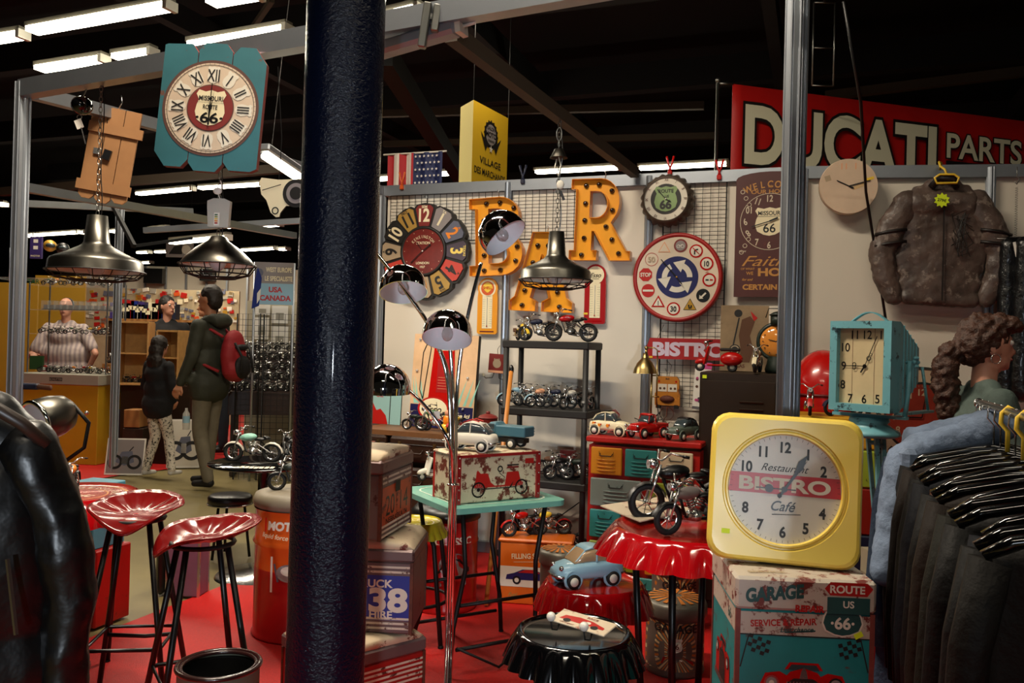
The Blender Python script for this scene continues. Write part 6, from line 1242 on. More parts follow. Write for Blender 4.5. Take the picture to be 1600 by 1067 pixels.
def ribs(m,w_,h,z0,n,k='tin_pl'):
    for i in range(n): m.rect(0,z0+i*.017,w_,.008,-.0006,k)
def a338(m,w_,h):
    m.rect(0,h*.5,w_,h*.62,-.0005,'tin_blue'); m.text('TRUCK',w_*.1,h*.70,.028,-.0012,'offwhite',bold=.03,w_=w_*.42); m.text('338',w_*.16,h*.48,.082,-.0012,'offwhite',bold=.04,w_=w_*.62); m.text('FOR HIRE',w_*.06,h*.27,.026,-.0012,'offwhite',bold=.03,w_=w_*.5); ribs(m,w_,h,h*.86,2,'rustwhite'); ribs(m,w_,h,.02,3,'rustwhite')
def a2014(m,w_,h):
    m.rect(0,h*.48,w_*.96,h*.62,-.0005,'tin_or'); m.text('20',-w_*.22,h*.50,.075,-.0012,'blk',bold=.0,w_=w_*.28); m.text('14',w_*.24,h*.50,.075,-.0012,'blk',bold=.0,w_=w_*.26); m.rect(0,h*.74,w_*.16,.04,-.004,'iron')
    for i in range(4): m.text('NWTS'[i],0,h*.6-.022*i,.015,-.0012,'dark')
    m.text('NEBRASKA 74',0,h*.26,.02,-.0012,'dark',w_=w_*.7); ribs(m,w_,h,.01,3,'rustwhite'); ribs(m,w_,h,h*.86,2,'rustwhite')
def pad14(m): m.text('14',0.02,0,.09,.0,'tin_or',bold=.02); m.text('2014',-.1,-.05,.04,.0,'tin_or')
def lowart(m,w_,h): ribs(m,w_,h,h*.62,5,'rustwhite'); m.text('FUEL',0,h*.25,.06,-.0008,'rustwhite',w_=w_*.5)
s0=at(545,1000,2.95); B0=Vector((s0.x,s0.y+.10,0)); trunk('trunk','wide low red tin trunk at the bottom of the stack behind the dark column',(B0.x,B0.y,.012),R(42),.40,.36,.295,'tin_red','tin_pl','pad_tex',lowart,None,None,.05,group=None)
B1=at(585,960,2.98); trunk('trunk','TRUCK 338 FOR HIRE tin trunk stool with blue plate, middle of the stack',(B1.x-.03,B1.y+.14,.345),R(-3),.36,.33,.30,'tin_pl','tin_pl','pad_tex',a338,None,None,.045)
B2=Vector((-.565,2.93,0)); trunk('trunk','orange 2014 NEBRASKA tin trunk stool with worn cream cushion, topmost of the stack',(B2.x,B2.y+.17,.685),R(78),.34,.33,.28,'tin_pl','tin_pl','pad_tex',a2014,None,pad14,.05)
# ================================================================ YELLOW CAP STOOL, RED DRUM

def ycap(m): m.ring(0,0,.085,.092,-.0,'cream'); m.ring(0,0,.03,.033,-.0,'cream'); m.arc('BOTTLE CAP',0,0,.055,.02,0,'cream',step=24); m.arc('GARAGE',0,0,.06,.02,0,'cream',mid=270,up=False,step=22)
p=gz(648,812,.56); t=thing('bottle_cap_stool','yellow bottle cap stool right of the tin trunk stack','stool',(p.x,p.y,0)); m=Mx(); bottle_cap(m,.135,.56,'cap_y',None,.07); m.build('seat',t); m=Mx(Matrix.Translation((0,0,.549))@Matrix.Rotation(-PI/2,4,'X')); ycap(m); m.build('print',t)
for a in (20,140,260,320): a=R(a); m=Mx(); m.tube([(.09*cos(a),.09*sin(a),.52),(.13*cos(a),.13*sin(a),.46),(.19*cos(a),.19*sin(a),.012)],.011,'iron',8); m.sph((.19*cos(a),.19*sin(a),.016),.014,'iron',8); m.build('leg',t)
m=Mx(); m.torus((0,0,.2),.165,.008,'iron',32,6); m.build('foot_ring',t)

def drumw(r): return lambda v:Vector(((r-v.y)*sin(v.x/r),-(r-v.y)*cos(v.x/r),v.z))
p=gz(690,960,0); t=thing('oil_drum','small red oil drum with a black lid and CLASSIC print behind the chrome lamp pole','drum',(p.x,p.y+.12,.012)); r=.17; m=Mx(); m.lathe([(0,0),(r,0),(r+.004,.01),(r,.02),(r,.16),(r+.005,.17),(r,.18),(r,.34),(r+.005,.35),(r,.36),(r,.46)],'drum_r',48); m.build('barrel',t); m=Mx(); m.lathe([(r,.46),(r+.012,.465),(r+.012,.5),(r*.9,.53),(0,.54)],'blk',48); m.build('cushion',t)
m=Mx(); m.warp=drumw(r+.001); m.text('CLASSIC',.06,.37,.04,-.002,'offwhite',w_=.2,bold=.03); m.circ(.06,.25,.06,-.001,'lp_grey',28,ex=1.3); m.poly([(-.02,.22),(-.0,.25),(.04,.28),(.09,.28),(.12,.25),(.15,.23),(.15,.21),(-.02,.21)],-.003,'dark'); m.rect(.06,.16,.14,.03,-.002,'lp_grey'); m.build('print',t)
# toy boxes / dark crates low under sideboard-table area
t=thing('wooden_crate','dark weathered crate with pale painted diagonals under the sideboard','crate',(at(672,806,4.7).x,4.74,.012),R(-20)); m=Mx(); m.box((0,0,.25),(.32,.14,.50),'wood_dk',bev=.006); m.build('body',t); m=Mx(); m.T=Matrix.Translation((0,0,.5015))@Matrix.Rotation(-PI/2,4,'X')
for i in range(5): m.line((-.13+i*.05,-.06),(-.05+i*.05,.06),.012,0,'lp_tan')
m.build('paint',t)
# ================================================================ LEFT FOREGROUND
def redtab(m):
    m.ring(0,0,.20,.215,0,'let_gold',48); m.ring(0,0,.13,.137,0,'let_gold',40); m.arc('GENUINE',0,0,.162,.032,0,'let_cream',step=15,mid=60); m.arc('GARAGE',0,0,.162,.032,0,'let_cream',mid=250,step=15,up=False); m.text('Classic',0,-.01,.06,0,'let_cream',shear=.3,w_=.2)
p=gz(112,768,.74); RT=Vector((p.x,p.y,0)); cap_seat('red bottle cap table with gold ring print, behind the black leather jacket',(p.x,p.y,0),.262,.74,'red_gloss',4,'bottle_cap_table',cat='table',splay=.6,kt='redprint',art=redtab,ring=False,sk=.10)

moto('small black and orange model motorcycle seen head on, on the red bottle cap table',(p.x+.02,p.y-.04,.731),R(-72),.26,'orange','blk','dark',0)
p=gz(213,790,.75); tractor_stool('red tractor seat bar stool touching the red table, the farther one',(p.x,p.y,0),R(98))
p=gz(318,826,.74); tractor_stool('red tractor seat bar stool before the orange drum, the nearer one',(p.x,p.y,0),R(32),.74)
p=at(150,1010,2.9); t=thing('bar_stool','partly hidden red tube stool curling out behind the black jacket','stool',(p.x-.26,p.y,.012),R(10)); m=Mx()
for zz,rr in ((.18,.21),(.42,.17)): m=Mx(); m.torus((0,0,zz),rr,.010,'red_dk',40,8); m.build('foot_ring',t)
for i in range(4): a=PI/4+PI/2*i; m=Mx(); m.tube([(.1*cos(a),.1*sin(a),.7),(.22*cos(a),.22*sin(a),0)],.011,'red_dk',8); m.build('leg',t)
m=Mx(); m.lathe([(0,.70),(.15,.70),(.17,.715),(.15,.73),(0,.725)],'seat_red',36); m.build('seat',t)
# orange drum with cushion

p=gz(455,1003,0); r=.215; D0=Vector((p.x,p.y+.14,.012)); t=thing('oil_drum','orange and red oil drum seat, MOTUL label, round grey cushion, left of the column','drum',D0); m=Mx(); m.lathe([(0,0),(r,0),(r+.005,.012),(r-.002,.022),(r-.002,.32)],'drum_r',56); m.lathe([(r-.002,.32),(r-.002,.42),(r+.008,.435),(r-.002,.45),(r-.002,.58),(r+.004,.59)],'drum_o',56); m.build('barrel',t)
m=Mx(); m.lathe([(r*.97,.59),(r*1.03,.60),(r*1.05,.625),(r*1.0,.65),(r*.8,.662),(0,.665)],'cush',48); m.build('cushion',t)
m=Mx(); m.warp=drumw(r); m.rect(-.02,.53,.22,.062,-.001,'red'); m.text('MOTUL',-.02,.53,.038,-.0025,'offwhite',bold=.05,w_=.18,shear=.1); m.text('liquid force',-.075,.482,.022,-.0025,'cream',rot=-.06,shear=.2); m.rect(-.005,.31,.17,.16,-.001,'offwhite'); m.circ(.0,.32,.04,-.002,'lp_grey',20,ex=1.5); m.circ(0,.33,.022,-.003,'offwhite',16,ex=1.7); m.line((-.07,.36),(-.05,.28),.01,-.002,'lp_slate'); m.text('ENJOY YOURSELF',0,.247,.018,-.0025,'redpaint',w_=.15); m.build('label_print',t)
D1=D0; moto('black and chrome model motorcycle lying low on the drum cushion',(D0.x-.03,D0.y-.02,.672),R(200),.26,'green_dk','blk','silver',0)
# round black table & toys
p=gz(412,722,.66); BT=Vector((p.x,p.y,0)); t=thing('round_table','round black glossy table with white stripes on its edge, behind the drum','table',(p.x,p.y,0)); m=Mx(); m.lathe([(0,.645),(.31,.645),(.315,.652),(.31,.66),(0,.66)],'blk_gloss',56); m.build('table_top',t); m=Mx(Matrix.Translation((0,0,.6608))@Matrix.Rotation(-PI/2,4,'X'))
for i in range(7): m.rect(-.06+.028*i,-.22+abs(i-3)*.006,.022,.07,0,'offwhite',rot=.1)
m.build('stripes',t); m=Mx(); m.cyl((0,0,.03),(0,0,.645),.03,'chrome_r'); m.build('column',t); m=Mx(); m.lathe([(0,.04),(.05,.035),(.25,.012),(.26,0)],'chrome_r',48); m.build('base',t)
moto('pale blue and white model motorcycle with white wall wheels on the round black table',(p.x-.06,p.y-.02,.662),R(180),.34,'mint','offwhite','silver',0); moto('dark and chrome model motorcycle behind the pale one on the round black table',(p.x+.13,p.y+.06,.662),R(120),.3,'blk','blk','silver',0)
p=gz(360,772,.40); t=thing('round_stool','low round black stool with chrome rim before the round table','stool',(p.x,p.y,0)); m=Mx(); m.lathe([(0,.34),(.125,.34),(.135,.35),(.135,.385),(.12,.398),(0,.40)],'blk',40); m.build('seat',t); m=Mx(); m.torus((0,0,.342),.136,.005,'chrome_r',36,6); m.build('rim',t)
for i in range(3): a=PI*2*i/3; m=Mx(); m.tube([(.09*cos(a),.09*sin(a),.34),(.13*cos(a),.13*sin(a),.012)],.009,'iron',8); m.build('leg',t)
# lilac trunk
p=gz(283,938,0); trunk('suitcase','faded lilac tin case standing upright on the aisle edge behind the stools','.' and (p.x,p.y+.08,.012),R(-4),.19,.13,.36,'lilac','lilac',None,None,None,None,.03,cat='case',edge='silver')
t=thing('bag','black flat bag leaning beside the lilac case','bag',(p.x-.13,p.y+.09,.012),R(-4)); m=Mx(); m.box((0,0,.16),(.05,.12,.32),'blk',bev=.02); m.build('body',t)
# open black drum near bottom
p=gz(342,1038,.447); t=thing('open_bin','empty round bin with a black inside and dark rolled rim at the bottom edge','bin',(p.x,p.y,.012)); r=.115; m=Mx(); m.lathe([(r*.98,.435),(r*.97,.0),(0,0)],'bin_body',48); m.lathe([(0,.01),(r*.88,.01),(r*.88,.42)],'blk_matte',48); m.build('body',t); m=Mx(); m.torus((0,0,.435),r*.99,.007,'rimb',48,8); m.torus((0,0,.433),r*.89,.006,'rimb',48,8); m.lathe([(r*.99,.437),(r*.89,.435)],'rimb',48); m.build('rim',t)
# boxes at left
p=gz(140,985,0); t=thing('low_cabinet','orange red metal cabinet under the blue printed crate, behind the jacket','cabinet',(p.x-.04,p.y+.12,.012),R(-18)); m=Mx(); m.box((0,0,.18),(.22,.22,.36),'redpaint',bev=.006); m.build('body',t)
t=thing('printed_crate','light blue printed crate with a dark round emblem and the number 24','crate',(p.x-.06,p.y+.12,.373),R(-18)); m=Mx(); m.box((0,0,.15),(.2,.2,.3),'beer_b',bev=.004); m.build('body',t); m=Mx(); m.circ(.04,.13,.05,-.101,'dark',28); m.circ(.04,.13,.042,-.1015,'olive',28); m.text('24',.07,.24,.035,-.101,'dark'); m.rect(0,.02,.2,.04,-.101,'lp_must'); m.build('print',t)
# chrome headlamp and clamp
p=at(84,650,2.35); t=thing('headlamp','chrome motorcycle headlamp with a square lens above the black leather jacket','headlamp',p,rot=(0,0,R(18))); m=Mx(axis_m((0,0,0),(.66,.66,.25))); m.lathe([(.058,-.055),(.062,-.045),(.06,0),(.05,.035),(.03,.055),(0,.062)],'pewter',36); m.build('bowl',t); m=Mx(axis_m((0,0,0),(.66,.66,.25))); m.torus((0,0,-.055),.058,.006,'chrome',36,8); m.build('rim',t)
m=Mx(axis_m((0,0,0),(.66,.66,.25))); m.lathe([(0,-.062),(.03,-.06),(.054,-.055)],'lenswhite',32); m.build('lens',t)
m=Mx(); m.tube([(.05,-.0,.03),(.09,0,-.02),(.08,0,-.09),(.03,-.01,-.13)],.006,'iron',6); m.sph((.085,-.01,.01),.006,'silver',8); m.cyl((.03,-.01,-.13),(.03,-.01,-.65),.008,'iron'); m.build('bracket',t)
t=thing('headlamp_stand','slim iron stand carrying the chrome headlamp','stand',(p.x+.03,p.y,.012)); m=Mx(); m.cyl((0,0,0),(0,0,p.z-.65),.008,'iron'); m.lathe([(0,.01),(.1,.005),(.1,0),(0,0)],'iron',24); m.build('pole',t)
p=at(56,604,3.74); t=thing('spring_clamp','blue and black bar clamp fixed to the left post','clamp',p,R(-10)); m=Mx(); m.box((-.03,0,0),(.09,.03,.028),'navy',bev=.006); m.build('jaw',t); m=Mx(); m.cyl((.01,0,.0),(.075,0,-.003),.012,'brownfab',n=10); m.build('handle',t)
# ================================================================ RIGHT SIDE BEHIND THE TRIPOD
cu_=U; tw=at(1312,660,3.95); TW=Vector((tw.x,tw.y+.16,0)); z=.012

for i,(k,nm) in enumerate((('dark','black'),('cs_navy','navy blue'),('cs_red','dark red'),('lime','lime green'),('cs_yel','mustard yellow'))):
    h=(.30,.22,.22,.18,.15)[i]; t=thing('metal_case',nm+' metal case '+('lowest' if i==0 else 'number %s from the top'%('one two three four'.split()[4-i]) if i<4 else 'topmost')+' in the stack behind the turquoise tripod','case',(TW.x,TW.y,z),R(-20),'coloured metal cases in a stack'); m=Mx(); m.box((0,0,h/2),(.46,.30,h-.002),k,bev=.008); m.build('body',t)
    m=Mx(); m.box((0,-.153,h*.62),(.07,.008,.02),'iron'); m.build('latch',t); m=Mx()
    for q in range(-2,3): m.tube([(-.2+.08*(q+2),-.151,h*.2),(-.16+.08*(q+2),-.151,h*.8)],.003,k,4)
    m.build('embossing',t); z+=h
t=thing('red_fuel_tank','big rounded red metal tank behind the tall fluted post','tank',(TW.x+.11,TW.y+.36,.012)); m=Mx(); m.lathe([(0,0),(.17,0),(.17,1.15)]+[(.17*cos(PI/2*i/8),1.15+.24*sin(PI/2*i/8)) for i in range(1,9)],'red',48); m.build('body',t); m=Mx(); m.torus((0,0,1.15),.172,.008,'red_dk',48,6); m.build('band',t)
moto('red and white racing toy motorcycle on the case stack, right of the fluted post',(TW.x-.11,TW.y-.07,z),R(250),.25,'red','redpaint','silver',0); moto('orange and blue toy motorcycle beside the red racing one on the case stack',(TW.x+.05,TW.y-.08,z),R(200),.24,'orange','navy','silver',0)
# gare clock on the right wall
P=onw(1438,652,.05,1); r=.285; t=thing('station_clock','large round dark red clock with cream ring lettered DE LA GARE, behind the turquoise clock','clock',P,rot=(0,0,WB)); m=Mx(); m.lathe([(r,.03),(r*1.0,-.01),(r*.96,-.02)],'dark',56,rot=(PI/2,0,0)) if 0 else m.lathe([(r*.95,.022),(r,.01),(r,-.035)],'dark',56,rot=(PI/2,0,0)); m.build('rim',t)
m=Mx(); m.circ(0,0,r*.95,-.018,'gare_c',56); m.circ(0,0,r*.70,-.0195,'dark',48); m.circ(0,0,r*.655,-.021,'gare_r',48); m.arc('CAFE DE LA GARE',0,0,r*.81,r*.12,-.0205,'dark',step=14,mid=90); m.arc('PARIS RUE SAINT HONORE',0,0,r*.84,r*.1,-.0205,'dark',mid=270,up=False,step=9)
for i in range(12): a=R(90-30*i); m.text(str(i or 12),r*.5*cos(a),r*.5*sin(a),r*.13,-.0225,'lp_tan')
for i in range(60): a=R(6*i); m.rect(r*.62*cos(a),r*.62*sin(a),.0015,.008,-.0225,'lp_tan',a-PI/2)
m.build('dial',t); m=Mx(); m.line((0,0),(-r*.4,0),.008,-.03,'blk'); m.line((0,0),(.02,r*.5),.006,-.03,'blk'); m.build('hands',t)
# small boxes
p=at(1365,900,3.45); z=.012
for i,(w_,h,dx,k) in enumerate(((.16,.19,.0,'bx3'),(.15,.13,.005,'bx1'),(.13,.14,-.01,'bx2'),(.10,.10,.02,'bx1'))):
    t=thing('small_box',('widest printed carton at the foot of','second printed carton in','third cream carton in','smallest cream carton on top of')[i]+' the low stack behind the red stool','box',(p.x+dx,p.y,z),R(-15+5*i),'little printed cartons'); m=Mx(); m.box((0,0,h/2),(w_,.12,h-.002),k); m.build('carton',t); m=Mx(); m.rect(0,h*.5,w_*.8,h*.5,-.0605,'bx2' if k!='bx2' else 'bx1'); m.circ(w_*.1,h*.5,h*.15,-.061,'lp_mauve',12); m.build('print',t); z+=h

# dark cable down the right wall
o=Mx().tube([at(1318,2,3.9),at(1345,160,4.1),onw(1353,300,.16,1),onw(1372,420,.12,1),onw(1384,500,.06,1)],.008,'blk',6).build('power_cable'); tag(o,'black cable hanging from the roof past the beige clock','cable')
m=Mx(); a=at(1287,75,5.5)
for q in (-.07,.07): m.tube([(q,0,.3),(q,0,-.25)],.006,'steel',6)
for zz in (-.25,.0,.3): m.tube([(-.07,0,zz),(.07,0,zz)],.005,'steel',6)
m.tube([(0,0,.3),(0,0,1.6)],.01,'iron',6); tag(m.build('wire_ladder',None,a),'thin dark metal wire ladder hanging from the roof beside the fluted post','wire ladder')
# ================================================================ CLOTHES RACK
RA=at(1532,626,2.47); RA.z=1.245; rd=-N; RL=1.45
t=thing('clothes_rack','chrome rail clothes rack full of dark jackets at the right edge','clothes rack',(RA.x,RA.y,.012),WA); m=Mx(); m.cyl((0,.02,1.233),(0,-RL,1.233),.012,'chrome_r'); m.sph((0,.025,1.233),.015,'chrome_r'); m.build('rail',t)
for y in (-.05,-RL+.05):
    m=Mx(); m.cyl((0,y,.03),(0,y,1.233),.012,'chrome_r'); m.build('upright',t); m=Mx(); m.box((0,y,.015),(.42,.03,.03),'iron'); m.build('foot',t)

def garment(label,i,y,k,L=.85,w_=.22,seed=0,hang='blk_gloss',dz=0,kind='jacket'):
    rr=random.Random(seed+i*13); q=Vector((RA.x,RA.y,0))+N*y; tilt=rr.uniform(-.06,.06)
    t=thing('hanging_'+kind,label,kind,(q.x,q.y,1.125+dz),WA+tilt,'dark garments on the right rack'); n=30; vs=[];fs=[]; lv=[(0,.035,.022),(-.015,.09,.028),(-.035,w_*.78,.034),(-.055,w_*.97,.036),(-.09,w_*1.02,.038),(-.2,w_*1.0,.036),(-.35,w_*1.03,.036),(-.5,w_*1.08,.038),(-.68,w_*1.1,.04),(-L,w_*1.12,.04)]
    ph=rr.random()*6
    for z,hw,th in lv:
        for j in range(n):
            a=2*PI*j/n; f=min(1,-z/.3); x=hw*math.copysign(abs(cos(a))**.7,cos(a))*(1+.04*sin(3*a+ph)*f); yy=th*sin(a)+.009*f*sin(6*cos(a)*2+ph+z*5)+.005*sin(25*z+ph); vs.append((x,yy,z))
    for a in range(len(lv)-1):
        for j in range(n): fs.append((a*n+j,(a+1)*n+j,(a+1)*n+(j+1)%n,a*n+(j+1)%n))
    m=Mx(); m.add(vs,fs,k,True); m.build('body',t)
    if kind=='jacket':
        for sd in (-1,1):
            m=Mx(); m.tube([(sd*w_*.93,0,-.06),(sd*w_*1.06,-.01,-.2),(sd*w_*1.12,-.012,-.42),(sd*w_*1.08,-.02,-.62)],.034,k,10,r1=.028); m.build('sleeve',t)
    m=Mx(); m.tube([(-.06,-.03,-.02),(-.02,-.045,-.06),(.02,-.045,-.06),(.06,-.03,-.02)],.012,k,6); m.build('collar',t)
    h=thing('clothes_hanger',label.replace(kind,'hanger').split(',')[0]+' on the rack rail, carrying its garment','hanger',(q.x,q.y,1.125+dz),WA+tilt,'hangers on the right rack'); m=Mx(); top=.12-dz
    m.tube([(0,0,.01),(0,0,top-.05),(-.016,0,top-.03),(-.014,0,top-.004),(0,0,top+.012),(.017,0,top+.002),(.02,0,top-.02)],.0025 if hang!='yellow' else .006,'chrome_r' if hang!='yellow' else 'yellow',6); m.build('hook',h)
    m=Mx(); hang='blk_gloss'; m.tube([(-w_*.98,0,-.055),(-w_*.8,0,-.028),(-.06,0,.0),(0,0,.01),(.06,0,0),(w_*.8,0,-.028),(w_*.98,0,-.055)],.011,hang,8); m.build('bar',h); return t
nm=['faded denim','olive dark','black leather','deep brown','charcoal','black nappa','navy','dark tan leather','black waxed','brown black','black zipped','dark olive','black padded','ink blue','black shiny','coal grey']
ks=['g_denim','g_olive','g_blk','g_brn','g_dk','g_blk','g_navy','g_tan','g_blk','g_brn','g_blk','g_olive','g_blk','g_navy','g_blk','g_dk']
pl=['farthest on the rack beside the woman','second from the far end of the rack','third from the far end of the rack','fourth from the far end of the rack','fifth from the far end of the rack','sixth from the far end of the rack','seventh from the far end of the rack','eighth from the far end of the rack','ninth from the far end of the rack','tenth from the far end of the rack','sixth from the near end of the rack','fifth from the near end of the rack','fourth from the near end of the rack','third from the near end of the rack','second from the near end of the rack','nearest on the rack']
for i in range(16):
    garment(nm[i]+' jacket, '+pl[i],i,-.03-i*.087,ks[i],.8,.215-.03*(i%3==1)+(.03 if i==0 else 0),3,'yellow' if i in (4,6) else 'blk_gloss',.0)
P=[at(1562,664,2.33),at(1500,684,2.38),at(1440,700,2.40),at(1410,722,2.40),at(1400,790,2.37),at(1388,890,2.33)]; o0=P[0]; L_=[tuple(p-o0) for p in P]
t=thing('denim_jacket','pale blue denim jacket slung over the far end of the clothes rack','jacket',o0)
organic('sleeve',[(L_[i],.05,L_[i+1],.05) for i in range(5)],'dn2',t,.011,3,.02,.05); organic('body',[(Vector(L_[0])+Vector((0,.02,.012)),.035,Vector(L_[2])+Vector((0,.03,.025)),.04),(Vector(L_[2])+Vector((0,.03,.02)),.04,Vector(L_[4])+Vector((.05,.04,0)),.05)],'dn2',t,.011,3,.02,.05)
m=Mx(); m.box(tuple(Vector(L_[3])+Vector((-.0,-.03,-.0))),(.05,.07,.09),'dn2',bev=.015); m.build('cuff',t)
# ================================================================ NEAR LEFT BLACK LEATHER JACKET
P=at(20,860,1.5); s_=1.5/1300; q=lambda px,py,y=0:((px-20)*s_,y,(860-py)*s_)
t=thing('leather_jacket','glossy black leather jacket filling the lower left corner','jacket',P,rot=(0,0,R(18)))
organic('body',[(q(-60,660),70*s_,q(40,700),42*s_),(q(-20,880),(120*s_,.09,230*s_)),(q(-30,1040),(140*s_,.09,120*s_)),(q(-60,640),50*s_,q(-10,650),38*s_)],'lea',t,.010,4,.022,.16)
organic('sleeve',[(q(42,700,-.02),44*s_,q(84,800,-.03),46*s_),(q(84,800,-.03),46*s_,q(104,930,-.03),42*s_),(q(104,930,-.03),42*s_,q(96,1120,-.02),38*s_)],'lea',t,.010,4,.026,.10)
m=Mx(); m.tube([q(-40,610,-.06),q(0,628,-.075),q(40,655,-.07),q(72,690,-.055)],.012,'lea_p',8); m.build('shoulder_seam',t)
m=Mx(); m.tube([q(35,850,-.11),q(50,960,-.115)],.004,'steel',5); m.build('sleeve_zip',t)
t=thing('coat_stand','plain iron coat stand inside the black leather jacket at the left edge','coat stand',(P.x-.09,P.y+.03,.012)); m=Mx(); m.cyl((0,0,0),(0,0,1.15),.012,'iron'); m.lathe([(0,.02),(.16,.01),(.16,0),(0,0)],'iron',24); m.build('pole',t)
# ================================================================ PEOPLE

def hand(c,wrist,tip,up,s,curl=.5):
    """palm + five separate curled fingers as capsules; wrist->tip direction, up = back of hand"""
    W=Vector(wrist); d=(Vector(tip)-W).normalized(); u=Vector(up); u=(u-d*u.dot(d)).normalized(); r=d.cross(u)
    c.append((W,.024*s,W+d*.045*s,.028*s)); c.append((W+d*.05*s,(.036*s,.036*s,.018*s)))
    for i,(o,L) in enumerate(((-.03,.062),(-.010,.075),(.010,.072),(.030,.056))):
        b=W+d*.075*s+r*o*s; m1=b+d*L*.5*s-u*L*.5*curl*.5*s; e=m1+d*L*.45*(1-curl)*s-u*L*.55*curl*s; c.append((b,.0095*s,m1,.009*s)); c.append((m1,.009*s,e,.0075*s))
    b=W+d*.02*s-r*.03*s; m1=b+d*.03*s-r*.025*s; c.append((b,.012*s,m1,.0105*s)); c.append((m1,.0105*s,m1+d*.028*s-u*.008*s,.009*s))
def person(label,feet,rz,H,arms,legs,top,bot,shoe,skin='skin',hair='hair',hairc=None,vox=.016,lean=0,group=None,sleeve=1,coat=0,build=1,headturn=0,female=False,topdisp=.012,hood=False):
    k=H/1.75; V=lambda x,y,z:Vector((x*k+lean*max(0,z-.9)*k,y*k,z*k)); t=thing('person',label,'person',(feet[0],feet[1],feet[2] if len(feet)>2 else .012),rz)
    hc=V(.015,0,1.635); body=[]; Mh=Matrix.Translation(hc)@Matrix.Rotation(headturn,4,'Z'); h=lambda x,y,z:Mh@Vector((x*k,y*k,z*k))
    body+=[(h(0,0,.01),(.092*k,.074*k,.105*k),(0,0,headturn)),(h(.03,0,-.055),(.06*k,.052*k,.055*k),(0,0,headturn)),(h(.075,0,-.085),.02*k,h(.07,0,-.08),.02*k),
      (h(.088,0,.01),.009*k,h(.112,0,-.022),.0125*k),(h(.085,.028,.035),.010*k,h(.085,-.028,.035),.010*k),(h(.088,.014,-.052),.009*k,h(.088,-.014,-.052),.009*k),
      (h(-.005,.078,-.005),(.018*k,.008*k,.03*k)),(h(-.005,-.078,-.005),(.018*k,.008*k,.03*k)),(V(0,0,1.42),.052*k,V(.01,0,1.56),.05*k)]
    body+=[(V(0,0,1.28),(.10*k,.16*k,.16*k)),(V(0,0,1.05),(.09*k,.13*k,.17*k)),(V(0,0,.93),(.10*k,.15*k,.1*k))]
    cl=[]; sh=.185 if not female else .16
    b_=build
    cl+=[(V(0,0,1.30),(.115*k*b_,.185*k,.15*k)),(V(.01,0,1.10),(.115*k*b_,.165*k*b_,.18*k)),(V(0,0,.95),(.12*k*b_,.17*k*b_,.12*k)),(V(0,sh-.02,1.40),.058*k,V(0,-sh+.02,1.40),.058*k),(V(0,.06,1.45),.05*k,V(0,-.06,1.45),.05*k)]
    if coat: cl+=[(V(0,0,.95-coat/2),(.165*k,.225*k,coat/2*k+.12*k)),(V(0,.09,.95-coat),.125*k,V(0,-.09,.95-coat),.125*k)]
    for s_,(el,ha) in zip((1,-1),arms):
        S=V(0,s_*sh,1.40); E=V(*el); Hd=V(*ha); body+=[(S,.045*k,E,.036*k),(E,.036*k,Hd,.026*k)]; d=(Hd-E).normalized(); hand(body,Hd,Hd+d,(0,s_,.2) if abs(d.z)>.7 else (0,0,1),k)
        if sleeve>=1: cl+=[(S,.066*k,E,.055*k),(E,.055*k,E.lerp(Hd,.93),.042*k)]
        else: cl+=[(S,.066*k,S.lerp(E,.75),.062*k)]
    lg=[]
    for s_,(kn,an) in zip((1,-1),legs):
        Hp=V(0,s_*.09,.92); K=V(*kn); A=V(*an); body+=[(Hp,.08*k,K,.055*k),(K,.055*k,A,.036*k)]; lg+=[(Hp,.095*k,K,.068*k),(K,.068*k,A,.052*k)]
        m=[(A+Vector((-.02*k,0,-.035*k)),.036*k,A+Vector((.13*k,0,-.045*k)),.03*k),(A,.045*k,A+Vector((0,0,-.03*k)),.038*k)]; organic('shoe',m,shoe,t,.012,2)
    lg+=[(V(0,0,.93),(.11*k,.15*k,.1*k))]
    organic('body',body,skin,t,min(vox,.011),2); organic('top_clothing',cl,top,t,vox,3,topdisp,.07); organic('trousers',lg,bot,t,vox,3,.008,.06)
    if hairc is None: hairc=[((-.018,0,.035),(.098,.084,.10)),((-.05,0,-.01),(.065,.08,.085))]
    hp=[(h(*c),tuple(v*k for v in r_),(0,0,headturn)) if len(e)==0 else None for c,r_,*e in hairc]
    organic('hair',hp,hair,t,.007 if female else .009,1,.034 if female else .012,.022)
    for s_ in (1,-1):
        m=Mx(); m.sph(h(.080,s_*.031,.016),.0125*k,'eyew',10); m.sph(h(.090,s_*.031,.016),.0055*k,'eyed',8); m.build('eye',t)
    m=Mx(); m.sph(h(.093,0,-.053),(.008*k,.022*k,.007*k),'lip',10,rot=(0,0,headturn)); m.build('lips',t)
    if hood: organic('hood',[(V(-.11,0,1.45),(.07*k,.13*k,.07*k)),(V(-.08,.09,1.47),.045*k,V(.02,.11,1.44),.03*k),(V(-.08,-.09,1.47),.045*k,V(.02,-.11,1.44),.03*k)],top,t,vox,2,.01,.05)
    return t
STAND=[((.0,.09,.5),(0,.1,.09)),((.0,-.09,.5),(0,-.1,.09))]


